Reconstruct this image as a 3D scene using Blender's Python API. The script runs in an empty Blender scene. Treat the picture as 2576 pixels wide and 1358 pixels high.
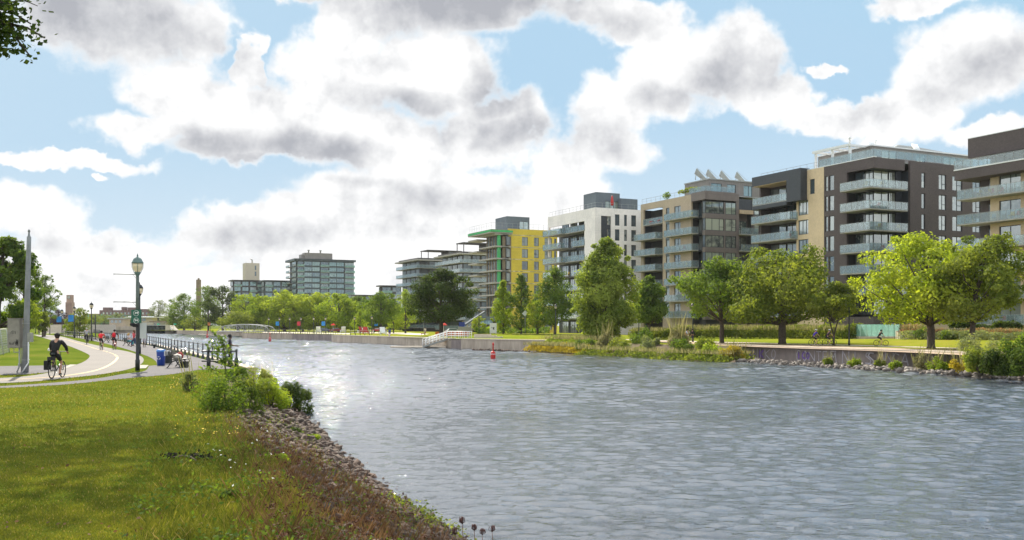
import bpy, bmesh, math, random
import numpy as np
from mathutils import Vector, Matrix, Euler
R_ = math.radians
S = bpy.context.scene
COL = S.collection
rnd = random.Random(7)

# ------------------------------------------------------------ camera, sky, sun, exposure
FPX, CX, HZ, CH, WZ = 2447.0, 1288.0, 818.0, 2.2, -1.5     # focal in px of a 2576 wide frame, horizon row, eye height, water level
cam = bpy.data.cameras.new('camera'); co = bpy.data.objects.new('camera', cam); COL.objects.link(co)
co.location = (0, 0, CH); co.rotation_euler = (R_(90), 0, 0)
cam.sensor_width = 36; cam.lens = 36 * FPX / 2576; cam.shift_y = (HZ - 679) / 2576
cam.clip_start = .1; cam.clip_end = 20000
S.camera = co
SUN_AZ, SUN_EL = -21.5, 40.0
sl = bpy.data.lights.new('sun', 'SUN'); sl.energy = 4.0; sl.angle = R_(.53); sl.color = (1, .91, .78)
so = bpy.data.objects.new('sun', sl); COL.objects.link(so)
sd = Vector((math.sin(R_(SUN_AZ)) * math.cos(R_(SUN_EL)), math.cos(R_(SUN_AZ)) * math.cos(R_(SUN_EL)), math.sin(R_(SUN_EL))))
so.rotation_euler = sd.to_track_quat('Z', 'Y').to_euler()
S.view_settings.view_transform = 'Standard'; S.view_settings.look = 'None'; S.view_settings.gamma = 1
S.view_settings.exposure = 1.15

# ------------------------------------------------------------ node helpers
class NT:
    def __init__(s, tree): s.t = tree; s.n = tree.nodes; s.l = tree.links
    def new(s, typ, **k):
        nd = s.n.new(typ)
        for a, b in k.items(): setattr(nd, a, b)
        return nd
    def put(s, sock, v):
        if v is None: return
        if isinstance(v, bpy.types.NodeSocket): s.l.new(v, sock)
        else: sock.default_value = v
    def m(s, op, a, b=None, c=None, clamp=False):
        nd = s.new('ShaderNodeMath', operation=op, use_clamp=clamp)
        for i, v in enumerate((a, b, c)): s.put(nd.inputs[i], v)
        return nd.outputs[0]
    def v(s, op, a, b=None, c=None):
        nd = s.new('ShaderNodeVectorMath', operation=op)
        for i, x in enumerate((a, b, c)): s.put(nd.inputs[i], x)
        return nd.outputs['Value'] if op in ('LENGTH', 'DOT_PRODUCT') else nd.outputs[0]
    def noise(s, vec, scale, detail=4, rough=.55, dist=0, color=False):
        nd = s.new('ShaderNodeTexNoise'); s.put(nd.inputs['Vector'], vec)
        nd.inputs['Scale'].default_value = scale; nd.inputs['Detail'].default_value = detail
        nd.inputs['Roughness'].default_value = rough; nd.inputs['Distortion'].default_value = dist
        return nd.outputs['Color' if color else 'Fac']
    def mix(s, f, a, b):
        nd = s.new('ShaderNodeMix', data_type='RGBA'); s.put(nd.inputs[0], f)
        for i, x in ((6, a), (7, b)):
            if isinstance(x, tuple) and len(x) == 3: x = x + (1,)
            s.put(nd.inputs[i], x)
        return nd.outputs[2]
    def mapr(s, x, a, b, c=0., d=1., smooth=False):
        nd = s.new('ShaderNodeMapRange', interpolation_type='SMOOTHSTEP' if smooth else 'LINEAR')
        for i, y in enumerate((x, a, b, c, d)): s.put(nd.inputs[i], y)
        return nd.outputs[0]
    def mapping(s, vec, scale=(1, 1, 1), rot=(0, 0, 0), loc=(0, 0, 0)):
        nd = s.new('ShaderNodeMapping'); s.put(nd.inputs['Vector'], vec)
        nd.inputs['Scale'].default_value = scale; nd.inputs['Rotation'].default_value = rot; nd.inputs['Location'].default_value = loc
        return nd.outputs[0]
    def ramp(s, f, stops):
        nd = s.new('ShaderNodeValToRGB'); s.put(nd.inputs[0], f); e = nd.color_ramp.elements
        while len(e) < len(stops): e.new(.5)
        for k, (p, c) in enumerate(stops): e[k].position = p; e[k].color = tuple(c) + (1,)
        return nd.outputs[0]
    def bump(s, h, strength=.3, dist=.02, normal=None):
        nd = s.new('ShaderNodeBump'); nd.inputs['Strength'].default_value = strength; nd.inputs['Distance'].default_value = dist
        s.put(nd.inputs['Height'], h); s.put(nd.inputs['Normal'], normal); return nd.outputs[0]

# ------------------------------------------------------------ world: Nishita sky with cumulus in fixed directions
w = bpy.data.worlds.new('World'); S.world = w; w.use_nodes = True
t = NT(w.node_tree)
for nd in list(t.n): t.n.remove(nd)
SKY_STR = .075
sky = t.new('ShaderNodeTexSky', sky_type='NISHITA'); sky.sun_disc = False
sky.sun_elevation = R_(SUN_EL); sky.sun_rotation = R_(SUN_AZ); sky.altitude = 50; sky.air_density = 1.0; sky.dust_density = .6; sky.ozone_density = 1.4
tc = t.new('ShaderNodeTexCoord').outputs['Generated']
dirv = t.v('NORMALIZE', tc)
sep = t.new('ShaderNodeSeparateXYZ'); t.put(sep.inputs[0], dirv)
az = t.m('ARCTAN2', sep.outputs[0], sep.outputs[1]); el = t.m('ARCSINE', sep.outputs[2])
def azel(u, v): return math.atan((u - CX) / FPX), math.atan((HZ - v) / math.hypot(FPX, u - CX))
comb = t.new('ShaderNodeCombineXYZ'); t.put(comb.inputs[0], az); t.put(comb.inputs[1], el)
nz1 = t.noise(dirv, 5.5, 5, .55, color=True)
nz2 = t.noise(dirv, 22, 6, .62, color=True)
wv = t.v('SUBTRACT', nz1, (.5, .5, .5)); wv2 = t.v('SUBTRACT', nz2, (.5, .5, .5))
warp = t.v('ADD', t.v('MULTIPLY', wv, (.16, .10, 0)), t.v('MULTIPLY', wv2, (.045, .04, 0)))
pos = t.v('ADD', comb.outputs[0], warp)
softpos = t.v('ADD', comb.outputs[0], t.v('MULTIPLY', wv, (.10, .05, 0)))
def field(p, blobs, k):
    acc = None
    for b in blobs:
        a, e = azel(b[0], b[1]); ra, re = b[2] / FPX * .92, b[3] / FPX * .97
        ln = t.v('LENGTH', t.v('MULTIPLY_ADD', p, (1 / ra, 1 / re, 0), (-a / ra, -e / re, 0)))
        d = t.m('MULTIPLY_ADD', ln, -1., 1.) if len(b) < 5 else t.m('MULTIPLY', t.mapr(ln, 1.55, .15, 0, 1, True), b[4])
        if acc is None: acc = d
        else: acc = t.m('SMOOTH_MAX', acc, d, k) if len(b) < 5 else t.m('MAXIMUM', acc, d)
    return acc
CL = [(250,30,340,150),(500,95,120,75),(450,225,185,80),(360,330,150,52),(655,165,34,62),(620,300,260,110),(850,200,170,130),(1060,190,220,140),
      (640,390,250,50),(900,370,300,90),(1200,340,160,95),(1130,5,440,100),(1560,45,200,65),(880,70,110,75),(800,-5,250,36),(1790,130,170,125),(1640,180,150,110),
      (1900,225,110,75),(1500,280,170,90),(2060,270,150,55),(1520,375,190,85),(1400,440,170,80),(2470,150,240,115),(2330,240,130,120),(2500,330,160,40),(2180,240,60,50),(2215,320,90,50),
      (2030,152,45,16),(2310,5,140,34),(140,412,270,24),(262,458,30,12),(30,540,190,75),(230,600,290,55),(640,570,260,62),(950,540,330,95),(1080,470,260,75),
      (1330,520,280,100),(200,720,900,105),(1000,660,600,110),(1700,640,500,60),(1560,-300,700,110),(300,-420,700,240),(2300,-260,260,80),(1000,-800,900,300),(-700,200,500,200),(3300,250,450,200)]
GR = [(180,35,320,110,.85),(380,80,200,70,.8),(540,370,120,48,1.),(760,385,180,42,.95),(600,410,120,22,.7),(985,262,130,45,.95),(1215,240,90,75,.9),(1262,345,100,48,.95),(1100,330,160,40,.4),
      (1150,5,420,75,.95),(1480,55,190,45,.55),(1850,180,150,75,.8),(1720,235,190,40,.55),(1500,340,150,75,.62),(2520,165,150,55,.55),(2400,230,190,40,.35),(660,590,190,38,.55),
      (1130,495,190,42,.42),(900,470,120,14,.3),(960,590,160,26,.3),(1350,475,120,30,.25),(150,590,150,20,.15),(300,700,200,20,.12),(820,650,160,18,.15),(90,610,220,26,.3),(420,640,240,18,.25),(500,735,260,14,.2)]
dens = field(pos, CL, .22)
gen = t.noise(t.mapping(dirv, (1, 1, 2.2)), 2.6, 6, .55)
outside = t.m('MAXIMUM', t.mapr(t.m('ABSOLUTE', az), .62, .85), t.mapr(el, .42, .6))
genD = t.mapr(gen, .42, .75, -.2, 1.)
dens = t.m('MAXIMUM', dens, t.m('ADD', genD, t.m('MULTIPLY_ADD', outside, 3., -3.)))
fine = t.noise(dirv, 30, 9, .62)
dens = t.m('ADD', dens, t.m('MULTIPLY_ADD', fine, .62, -.31))
mask = t.mapr(dens, -.04, .32, 0, 1, True)
puff = t.noise(dirv, 17, 9, .6)
puff2 = t.noise(t.v('ADD', dirv, tuple(sd * .022)), 17, 9, .6)
relief = t.m('MULTIPLY', t.m('SUBTRACT', puff, puff2), 1.3)
gray = field(softpos, GR, .2)
gray = t.m('ADD', t.m('MULTIPLY', gray, t.mapr(puff, .3, .7, 1.15, .7)), t.m('ADD', t.m('MULTIPLY', relief, 1.5), t.m('MULTIPLY', t.mapr(t.noise(dirv, 8, 6, .6), .44, .68), .17)))
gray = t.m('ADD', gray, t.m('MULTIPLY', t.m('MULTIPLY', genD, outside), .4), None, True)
gray = t.m('MULTIPLY', gray, t.mapr(dens, .05, .30, .0, 1.))
CW = .485 / SKY_STR
CWo = t.mapr(outside, 0, 1, 1., 1.5)
ccol = t.mix(gray, (CW * 1.0, CW * 1.0, CW * 1.0), (CW * .43, CW * .445, CW * .485))
hz = t.m('MAXIMUM', t.mapr(el, .0, .22, .85, .05), t.mapr(az, .1, -.6, .0, .30))
KB = 1 / SKY_STR
blue = t.mix(.72, t.v('MINIMUM', t.v('MULTIPLY', sky.outputs[0], (.95, 1.1, 1.2)), (.24 * KB, .34 * KB, .42 * KB)), (.185 * KB, .285 * KB, .38 * KB))
skyc = t.mix(hz, blue, (.36 * KB, .40 * KB, .425 * KB))
fin = t.mix(mask, skyc, t.v('MULTIPLY', ccol, t.mix(outside, (1., 1., 1.), (2.2, 2.15, 2.05))))  # clouds outside the view are brightened to lift the ambient light
# below the horizon: plain ground tone
fin = t.mix(t.m('LESS_THAN', sep.outputs[2], -.01), fin, (1.2, 1.3, 1.1))
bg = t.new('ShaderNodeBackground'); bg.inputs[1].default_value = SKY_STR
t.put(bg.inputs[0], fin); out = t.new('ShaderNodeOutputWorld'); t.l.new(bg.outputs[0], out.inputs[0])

# ------------------------------------------------------------ geometry helpers
def gp(u, v, z=0.):            # where the photo's column/row meets the level z
    Y = (CH - z) * FPX / (v - HZ); return Vector(((u - CX) / FPX * Y, Y, z))
def at(u, Y, z=0.): return Vector(((u - CX) / FPX * Y, Y, z))
def zat(v, Y): return CH - (v - HZ) * Y / FPX

class MB:
    def __init__(s): s.v = []; s.f = []; s.mi = []; s.sm = []
    def add(s, vs, fs, mi=0, smooth=False, M=None):
        o = len(s.v)
        s.v += [tuple(M @ Vector(p)) if M else tuple(p) for p in vs]
        for f in fs: s.f.append(tuple(i + o for i in f)); s.mi.append(mi); s.sm.append(smooth)
        return s
    def box(s, a, b, mi=0, M=None):
        x0, y0, z0 = (min(a[i], b[i]) for i in range(3)); x1, y1, z1 = (max(a[i], b[i]) for i in range(3))
        return s.add([(x0,y0,z0),(x1,y0,z0),(x1,y1,z0),(x0,y1,z0),(x0,y0,z1),(x1,y0,z1),(x1,y1,z1),(x0,y1,z1)],
              [(0,3,2,1),(4,5,6,7),(0,1,5,4),(1,2,6,5),(2,3,7,6),(3,0,4,7)], mi, False, M)
    def tube(s, pts, r, n=8, mi=0, smooth=True, cap=True):
        pts = [Vector(p) for p in pts]; rs = r if isinstance(r, (list, tuple)) else [r] * len(pts)
        vs = []; prev = None
        for i, p in enumerate(pts):
            d = (pts[min(i + 1, len(pts) - 1)] - pts[max(i - 1, 0)])
            d = d.normalized() if d.length > 1e-9 else Vector((0, 0, 1))
            if prev is None: a = d.orthogonal().normalized()
            else:
                a = prev - d * prev.dot(d); a = a.normalized() if a.length > 1e-6 else d.orthogonal().normalized()
            prev = a; b = d.cross(a)
            for k in range(n):
                q = 2 * math.pi * k / n; vs.append(p + (a * math.cos(q) + b * math.sin(q)) * rs[i])
        fs = []
        for i in range(len(pts) - 1):
            for k in range(n): fs.append((i*n+k, i*n+(k+1)%n, (i+1)*n+(k+1)%n, (i+1)*n+k))
        if cap: fs.append(tuple(range(n))[::-1]); fs.append(tuple(range((len(pts)-1)*n, len(pts)*n)))
        return s.add(vs, fs, mi, smooth)
    def ring(s, c, axis, R, r, n=24, m=6, mi=0):
        axis = Vector(axis).normalized(); a = axis.orthogonal().normalized(); b = axis.cross(a); c = Vector(c); vs = []; fs = []
        for i in range(n):
            q = 2 * math.pi * i / n; d = a * math.cos(q) + b * math.sin(q)
            for j in range(m):
                p = 2 * math.pi * j / m; vs.append(c + d * (R + r * math.cos(p)) + axis * r * math.sin(p))
        for i in range(n):
            for j in range(m): fs.append((i*m+j, ((i+1)%n)*m+j, ((i+1)%n)*m+(j+1)%m, i*m+(j+1)%m))
        return s.add(vs, fs, mi, True)
    def lathe(s, prof, n=16, mi=0, c=(0, 0, 0), smooth=True):
        return s.add([(c[0] + r * math.cos(2*math.pi*k/n), c[1] + r * math.sin(2*math.pi*k/n), c[2] + z) for r, z in prof for k in range(n)],
              [(i*n+k, i*n+(k+1)%n, (i+1)*n+(k+1)%n, (i+1)*n+k) for i in range(len(prof)-1) for k in range(n)] + [tuple(range(n))[::-1], tuple(range((len(prof)-1)*n, len(prof)*n))], mi, smooth)
    def prism(s, poly, z0, z1, mi=0, M=None):     # poly in xy
        n = len(poly)
        return s.add([(x, y, z0) for x, y in poly] + [(x, y, z1) for x, y in poly],
              [tuple(range(n))[::-1], tuple(range(n, 2*n))] + [(k, (k+1)%n, n+(k+1)%n, n+k) for k in range(n)], mi, False, M)
    def plate(s, poly, t, M, mi=0):  # outline in xz, thickness along y
        return s.prism([(x, z) for x, z in poly], -t/2, t/2, mi, M @ Matrix.Rotation(R_(90), 4, 'X'))
    def build(s, name, mats, parent=None, loc=None):
        me = bpy.data.meshes.new(name); me.from_pydata(s.v, [], s.f)
        for m_ in (mats if isinstance(mats, (list, tuple)) else [mats]): me.materials.append(m_)
        me.polygons.foreach_set('material_index', s.mi); me.polygons.foreach_set('use_smooth', s.sm)
        me.update()
        o = bpy.data.objects.new(name, me); COL.objects.link(o)
        if parent: o.parent = parent
        if loc is not None: o.location = loc
        return o
def thing(name, label, cat, loc=(0, 0, 0), rz=0, group=None):
    o = bpy.data.objects.new(name, None); COL.objects.link(o); o.empty_display_size = .3
    o.location = loc; o.rotation_euler = (0, 0, rz); o['label'] = label; o['category'] = cat
    if group: o['group'] = group
    return o
def tag(o, label, cat, group=None, kind=None):
    o['label'] = label; o['category'] = cat
    if group: o['group'] = group
    if kind: o['kind'] = kind
    return o
def struct(o): o['kind'] = 'structure'; return o
def stuff(o, label, cat): o['kind'] = 'stuff'; o['label'] = label; o['category'] = cat; return o
def copy_tree(o, parent=None):
    c = o.copy(); COL.objects.link(c); c.parent = parent
    for ch in list(o.children): copy_tree(ch, c)
    return c

def npmesh(name, V, F, mat, parent=None, var=None, smooth=False):
    V = np.asarray(V, np.float32); F = np.asarray(F, np.int32); k = F.shape[1]
    me = bpy.data.meshes.new(name); me.vertices.add(len(V)); me.vertices.foreach_set('co', V.ravel())
    me.loops.add(F.size); me.loops.foreach_set('vertex_index', F.ravel())
    me.polygons.add(len(F)); me.polygons.foreach_set('loop_start', np.arange(0, F.size, k, dtype=np.int32))
    me.polygons.foreach_set('loop_total', np.full(len(F), k, np.int32))
    if var is not None:
        a = me.attributes.new('var', 'FLOAT', 'FACE'); a.data.foreach_set('value', np.asarray(var, np.float32))
    me.materials.append(mat)
    me.update(calc_edges=True); me.validate()
    if smooth: me.polygons.foreach_set('use_smooth', np.ones(len(F), bool))
    o = bpy.data.objects.new(name, me); COL.objects.link(o)
    if parent: o.parent = parent
    return o
# ------------------------------------------------------------ materials
_mc = {}
def mat(name, col, rough=.6, metal=0., var=0., scale=3., bump=0., bscale=40., spec=.5, emit=None):
    if name in _mc: return _mc[name]
    m = bpy.data.materials.new(name); m.use_nodes = True; t = NT(m.node_tree); p = t.n['Principled BSDF']
    p.inputs['Base Color'].default_value = tuple(col) + (1,); p.inputs['Roughness'].default_value = rough
    p.inputs['Metallic'].default_value = metal; p.inputs['Specular IOR Level'].default_value = spec
    tcn = t.new('ShaderNodeTexCoord').outputs['Object']
    if var:
        f = t.noise(tcn, scale, 5, .6)
        t.put(p.inputs['Base Color'], t.mix(t.mapr(f, .3, .7), tuple(c * (1 - var) for c in col), tuple(min(1, c * (1 + var)) for c in col)))
    if bump: t.put(p.inputs['Normal'], t.bump(t.noise(tcn, bscale, 4), bump, .02))
    if emit: p.inputs['Emission Color'].default_value = tuple(emit[0]) + (1,); p.inputs['Emission Strength'].default_value = emit[1]
    _mc[name] = m; return m
def leafmat(name, c1, c2, trans=.45, tcol=None, rough=.5, c3=None):
    m = bpy.data.materials.new(name); m.use_nodes = True; t = NT(m.node_tree); p = t.n['Principled BSDF']
    at_ = t.new('ShaderNodeAttribute', attribute_name='var').outputs['Fac']
    c = t.mix(t.mapr(at_, .1, .9), c1, c2)
    if c3: c = t.mix(t.m('GREATER_THAN', at_, .93), c, c3)
    t.put(p.inputs['Base Color'], c); p.inputs['Roughness'].default_value = .75; p.inputs['Specular IOR Level'].default_value = .12
    tr = t.new('ShaderNodeBsdfTranslucent'); k = tcol or (1.5, 1.45, .5)
    t.put(tr.inputs[0], t.v('MULTIPLY', c, tuple(k)))
    mx = t.new('ShaderNodeMixShader'); mx.inputs[0].default_value = trans
    t.l.new(p.outputs[0], mx.inputs[1]); t.l.new(tr.outputs[0], mx.inputs[2])
    t.l.new(mx.outputs[0], t.n['Material Output'].inputs[0]); return m
def brickmat(name, c1, c2, mortar, sx=4.2, rough=.8, bw=.5, rh=.25, joint=None):
    m = bpy.data.materials.new(name); m.use_nodes = True; t = NT(m.node_tree); p = t.n['Principled BSDF']
    tcn = t.new('ShaderNodeTexCoord').outputs['Object']
    s = t.new('ShaderNodeSeparateXYZ'); t.put(s.inputs[0], tcn)
    c = t.new('ShaderNodeCombineXYZ'); t.put(c.inputs[0], t.m('ADD', s.outputs[0], s.outputs[1])); t.put(c.inputs[1], s.outputs[2])
    b = t.new('ShaderNodeTexBrick'); t.put(b.inputs['Vector'], c.outputs[0]); b.inputs['Scale'].default_value = sx
    b.inputs['Color1'].default_value = tuple(c1) + (1,); b.inputs['Color2'].default_value = tuple(c2) + (1,); b.inputs['Mortar'].default_value = tuple(mortar) + (1,)
    b.inputs['Mortar Size'].default_value = .012; b.inputs['Brick Width'].default_value = bw; b.inputs['Row Height'].default_value = rh
    n = t.noise(tcn, .35, 4); n2 = t.noise(tcn, 2.5, 5)
    cc = t.v('MULTIPLY', b.outputs[0], t.mix(n, (.78, .78, .78), (1.2, 1.18, 1.15))); cc = t.v('MULTIPLY', cc, t.mix(n2, (.85, .85, .85), (1.15, 1.15, 1.15)))
    t.put(p.inputs['Base Color'], cc); p.inputs['Roughness'].default_value = rough
    t.put(p.inputs['Normal'], t.bump(b.outputs['Fac'], .25, -.01)); return m
def panemat(name, cols, rough=.04, lo=.16, hi=.8):
    m = bpy.data.materials.new(name); m.use_nodes = True; t = NT(m.node_tree); p = t.n['Principled BSDF']
    r = t.new('ShaderNodeObjectInfo').outputs['Random']
    tcn = t.new('ShaderNodeTexCoord').outputs['Object']
    n = t.noise(t.v('ADD', tcn, t.v('MULTIPLY', (50, 50, 50), r)), .9, 2)
    wv = t.new('ShaderNodeTexWave'); t.put(wv.inputs[0], t.mapping(tcn, (1, 1, .02))); wv.inputs['Scale'].default_value = 4; wv.inputs['Distortion'].default_value = 2
    k = len(cols); c = t.ramp(t.m('FRACT', t.m('ADD', t.m('MULTIPLY', r, 7.3), t.m('MULTIPLY', n, .6))), [(i / k, cc) for i, cc in enumerate(cols)])
    t.n[-1].color_ramp.interpolation = 'CONSTANT' if False else 'LINEAR'
    c = t.v('MULTIPLY', c, t.mix(wv.outputs['Fac'], (.8, .8, .8), (1.1, 1.1, 1.1)))
    t.put(p.inputs['Base Color'], c); p.inputs['Roughness'].default_value = .35; p.inputs['Specular IOR Level'].default_value = .3
    gl = t.new('ShaderNodeBsdfGlossy'); gl.inputs['Roughness'].default_value = rough; gl.inputs[0].default_value = (.78, .88, .92, 1)
    t.put(gl.inputs['Normal'], t.bump(t.noise(tcn, .8, 2), .12, .05))
    lw = t.new('ShaderNodeLayerWeight'); lw.inputs[0].default_value = .35
    mx = t.new('ShaderNodeMixShader'); t.put(mx.inputs[0], t.mapr(lw.outputs['Fresnel'], 0, 1, lo, hi))
    t.l.new(p.outputs[0], mx.inputs[1]); t.l.new(gl.outputs[0], mx.inputs[2]); t.l.new(mx.outputs[0], t.n['Material Output'].inputs[0]); return m
def clearglass(name, col, alpha=.5):
    m = bpy.data.materials.new(name); m.use_nodes = True; t = NT(m.node_tree)
    t.n.remove(t.n['Principled BSDF'])
    tr = t.new('ShaderNodeBsdfTransparent'); tr.inputs[0].default_value = tuple(.25 + .75 * c for c in col) + (1,)
    p = t.new('ShaderNodeBsdfDiffuse'); p.inputs[0].default_value = tuple(col) + (1,)
    tl = t.new('ShaderNodeBsdfTranslucent'); tl.inputs[0].default_value = tuple(col) + (1,)
    gl = t.new('ShaderNodeBsdfGlossy'); gl.inputs['Roughness'].default_value = .05
    a = t.new('ShaderNodeMixShader'); a.inputs[0].default_value = .5; t.l.new(p.outputs[0], a.inputs[1]); t.l.new((tl if 'green' in name or 'lantern' in name else p).outputs[0], a.inputs[2])
    b = t.new('ShaderNodeMixShader'); b.inputs[0].default_value = alpha; t.l.new(tr.outputs[0], b.inputs[1]); t.l.new(a.outputs[0], b.inputs[2])
    c = t.new('ShaderNodeMixShader'); lw = t.new('ShaderNodeLayerWeight'); lw.inputs[0].default_value = .3; t.put(c.inputs[0], t.mapr(lw.outputs['Fresnel'], 0, 1, .05, .32))
    t.l.new(b.outputs[0], c.inputs[1]); t.l.new(gl.outputs[0], c.inputs[2]); t.l.new(c.outputs[0], t.n['Material Output'].inputs[0]); return m

M = {}
M['blackmetal'] = mat('black painted iron', (.012, .016, .018), .45)
M['railmetal'] = mat('dark green-black cast iron', (.007, .013, .016), .45, var=.3, scale=8)
M['greymetal'] = mat('grey galvanised metal', (.33, .34, .33), .55, .3, var=.15, scale=4)
M['white'] = mat('white paint', (.75, .76, .76), .5, var=.08)
M['frame'] = mat('dark window frame', (.03, .033, .038), .5)
M['tyre'] = mat('tyre rubber', (.012, .012, .012), .8)
M['chrome'] = mat('bright metal', (.6, .6, .6), .3, .9)
M['skin'] = mat('skin', (.45, .24, .16), .55)
M['darkskin'] = mat('dark skin', (.09, .045, .03), .55)
M['slab'] = mat('balcony concrete', (.36, .34, .31), .85, var=.15)
M['bark'] = mat('bark', (.07, .055, .042), .95, var=.4, scale=6, bump=.8, bscale=9)
M['polegrey'] = mat('weathered concrete pole', (.23, .24, .25), .8, var=.25, scale=2, bump=.2)
M['railglass'] = clearglass('balcony glass', (.60, .72, .76), .16)
M['greenglass'] = clearglass('green glass', (.45, .68, .63), .5)
M['pane_canal'] = panemat('panes facing canal', [(.03,.05,.06),(.07,.10,.12),(.02,.03,.035),(.25,.27,.26)])
M['pane_dark'] = panemat('dark panes', [(.02,.03,.035),(.05,.07,.08),(.015,.02,.022),(.16,.18,.17)], lo=.06, hi=.45)
M['pane_town'] = panemat('panes with blinds', [(.05,.08,.07),(.30,.34,.26),(.03,.04,.04),(.42,.44,.34)])
M['pane_far'] = panemat('green panes', [(.06,.13,.13),(.25,.34,.33),(.05,.09,.12),(.14,.24,.25)])
M['darkbrick'] = brickmat('dark brown brick', (.085,.068,.07), (.12,.097,.095), (.06,.052,.052))
M['beigebrick'] = brickmat('beige brick', (.62,.48,.31), (.68,.54,.36), (.54,.44,.31))
M['tanbrick'] = brickmat('tan brick', (.43,.35,.255), (.49,.40,.295), (.36,.30,.23))
M['whitewall'] = brickmat('white panels', (.84,.79,.77), (.87,.82,.80), (.6,.57,.56), sx=1, bw=3., rh=3.)
M['brownmetal'] = brickmat('brown metal cladding', (.15,.122,.11), (.165,.135,.122), (.085,.07,.065), sx=1, bw=1.3, rh=1.5, rough=.5)
M['zinc'] = brickmat('zinc standing seam', (.20,.185,.175), (.22,.2,.19), (.11,.1,.1), sx=1, bw=.5, rh=6., rough=.5)
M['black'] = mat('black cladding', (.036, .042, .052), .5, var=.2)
M['yellow'] = brickmat('yellow sheathing', (.60,.45,.05), (.64,.49,.06), (.46,.35,.05), sx=1, bw=2.4, rh=.3)
M['dash'] = brickmat('dashed joint tape', (.62,.55,.38), (.25,.2,.1), (.5,.4,.2), sx=1, bw=.7, rh=.5)
M['greenwrap'] = brickmat('green membrane', (.06,.42,.15), (.07,.37,.14), (.3,.45,.38), sx=1, bw=1.1, rh=3.)
M['rawbrown'] = brickmat('unclad brown block', (.17,.13,.09), (.22,.17,.12), (.30,.25,.17), sx=1, bw=1.2, rh=.42)
M['darkgrey'] = brickmat('dark grey cladding', (.09,.085,.085), (.10,.095,.095), (.05,.05,.05), sx=1, bw=1.2, rh=3.)
M['bluegrey'] = brickmat('blue grey cladding', (.12,.145,.17), (.13,.16,.185), (.08,.09,.1), sx=1, bw=1.5, rh=2.9)
M['interior'] = mat('dim interior', (.04, .04, .04), .9)
M['soffit'] = mat('timber soffit', (.45, .34, .22), .7, var=.12)
M['roofgrey'] = mat('roof membrane', (.35, .35, .34), .9)
M['red'] = mat('red paint', (.45, .02, .015), .5, var=.15, scale=5)
M['blue'] = mat('blue plastic', (.012, .045, .28), .4, var=.1)
M['orange'] = mat('orange mesh', (.7, .13, .04), .7)
M['cloth'] = lambda c: mat('cloth %.2f %.2f %.2f' % c, c, .9, var=.15, scale=9)

# ground materials
def groundmat(name, cols, scales=(.12, .9, 14), rough=.95, bump=.6, bs=30., stretch=(1, 1, 1), rot=0):
    m = bpy.data.materials.new(name); m.use_nodes = True; t = NT(m.node_tree); p = t.n['Principled BSDF']
    tcn = t.mapping(t.new('ShaderNodeTexCoord').outputs['Object'], stretch, (0, 0, rot))
    a = t.noise(tcn, scales[0], 4); b = t.noise(tcn, scales[1], 5, .6); c = t.noise(tcn, scales[2], 5, .7)
    f = t.m('ADD', t.m('MULTIPLY', a, .45), t.m('ADD', t.m('MULTIPLY', b, .33), t.m('MULTIPLY', c, .22)))
    k = len(cols); t.put(p.inputs['Base Color'], t.ramp(t.mapr(f, .33, .67), [(i / (k - 1), cc) for i, cc in enumerate(cols)]))
    p.inputs['Roughness'].default_value = rough; p.inputs['Specular IOR Level'].default_value = .0 if 'lawn' in name else .15
    if bump: t.put(p.inputs['Normal'], t.bump(t.noise(tcn, bs, 5, .7), bump, .03))
    return m
M['grass'] = groundmat('lawn', [(.035,.06,.01),(.075,.11,.014),(.11,.135,.02),(.16,.14,.04)])
M['grassfar'] = groundmat('far lawn', [(.12,.165,.016),(.16,.20,.02),(.21,.21,.028),(.26,.19,.055)], scales=(.05, .3, 3))
M['asphalt'] = groundmat('grey asphalt', [(.105,.10,.105),(.13,.125,.13),(.16,.15,.15)], scales=(.3, 3, 60), bump=.3, bs=120)
M['path'] = groundmat('pale cycle path', [(.19,.18,.165),(.215,.20,.185),(.235,.22,.20)], scales=(.25, 2, 60), bump=.2, bs=120)
M['slabpale'] = groundmat('pale paver', [(.3,.28,.24),(.4,.37,.32)], scales=(.5, 3, 40), bump=.2)
M['dirt'] = groundmat('bare dirt path', [(.30,.21,.15),(.40,.30,.22),(.46,.37,.28)], scales=(.1, 1, 10))
M['soil'] = groundmat('stony bank soil', [(.05,.04,.025),(.10,.075,.05),(.10,.10,.03)], scales=(.3, 2, 20))
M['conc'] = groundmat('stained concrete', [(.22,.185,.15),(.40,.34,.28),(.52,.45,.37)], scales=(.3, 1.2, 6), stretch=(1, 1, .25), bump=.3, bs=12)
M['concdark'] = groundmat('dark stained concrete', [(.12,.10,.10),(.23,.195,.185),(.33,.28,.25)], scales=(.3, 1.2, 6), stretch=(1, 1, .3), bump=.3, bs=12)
M['coping'] = mat('pale coping', (.5, .44, .36), .85, var=.15)
M['yline'] = mat('worn yellow line', (.55, .38, .17), .8, var=.15, scale=6)
M['rock'] = None
def rockmat(name, cols):
    m = bpy.data.materials.new(name); m.use_nodes = True; t = NT(m.node_tree); p = t.n['Principled BSDF']
    a = t.new('ShaderNodeAttribute', attribute_name='var').outputs['Fac']; tcn = t.new('ShaderNodeTexCoord').outputs['Object']
    c = t.ramp(a, [(i / (len(cols) - 1), cc) for i, cc in enumerate(cols)])
    t.put(p.inputs['Base Color'], t.v('MULTIPLY', c, t.mix(t.noise(tcn, 14, 5), (.6, .6, .6), (1.35, 1.35, 1.35)))); p.inputs['Roughness'].default_value = .9
    t.put(p.inputs['Normal'], t.bump(t.noise(tcn, 30, 4), .5, .02)); return m
M['rock'] = rockmat('broken stone', [(.032,.020,.014),(.064,.038,.027),(.09,.056,.04),(.042,.030,.024),(.12,.083,.06)])
M['rockpale'] = rockmat('pale broken stone', [(.09,.075,.065),(.18,.155,.135),(.30,.27,.24)])

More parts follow.
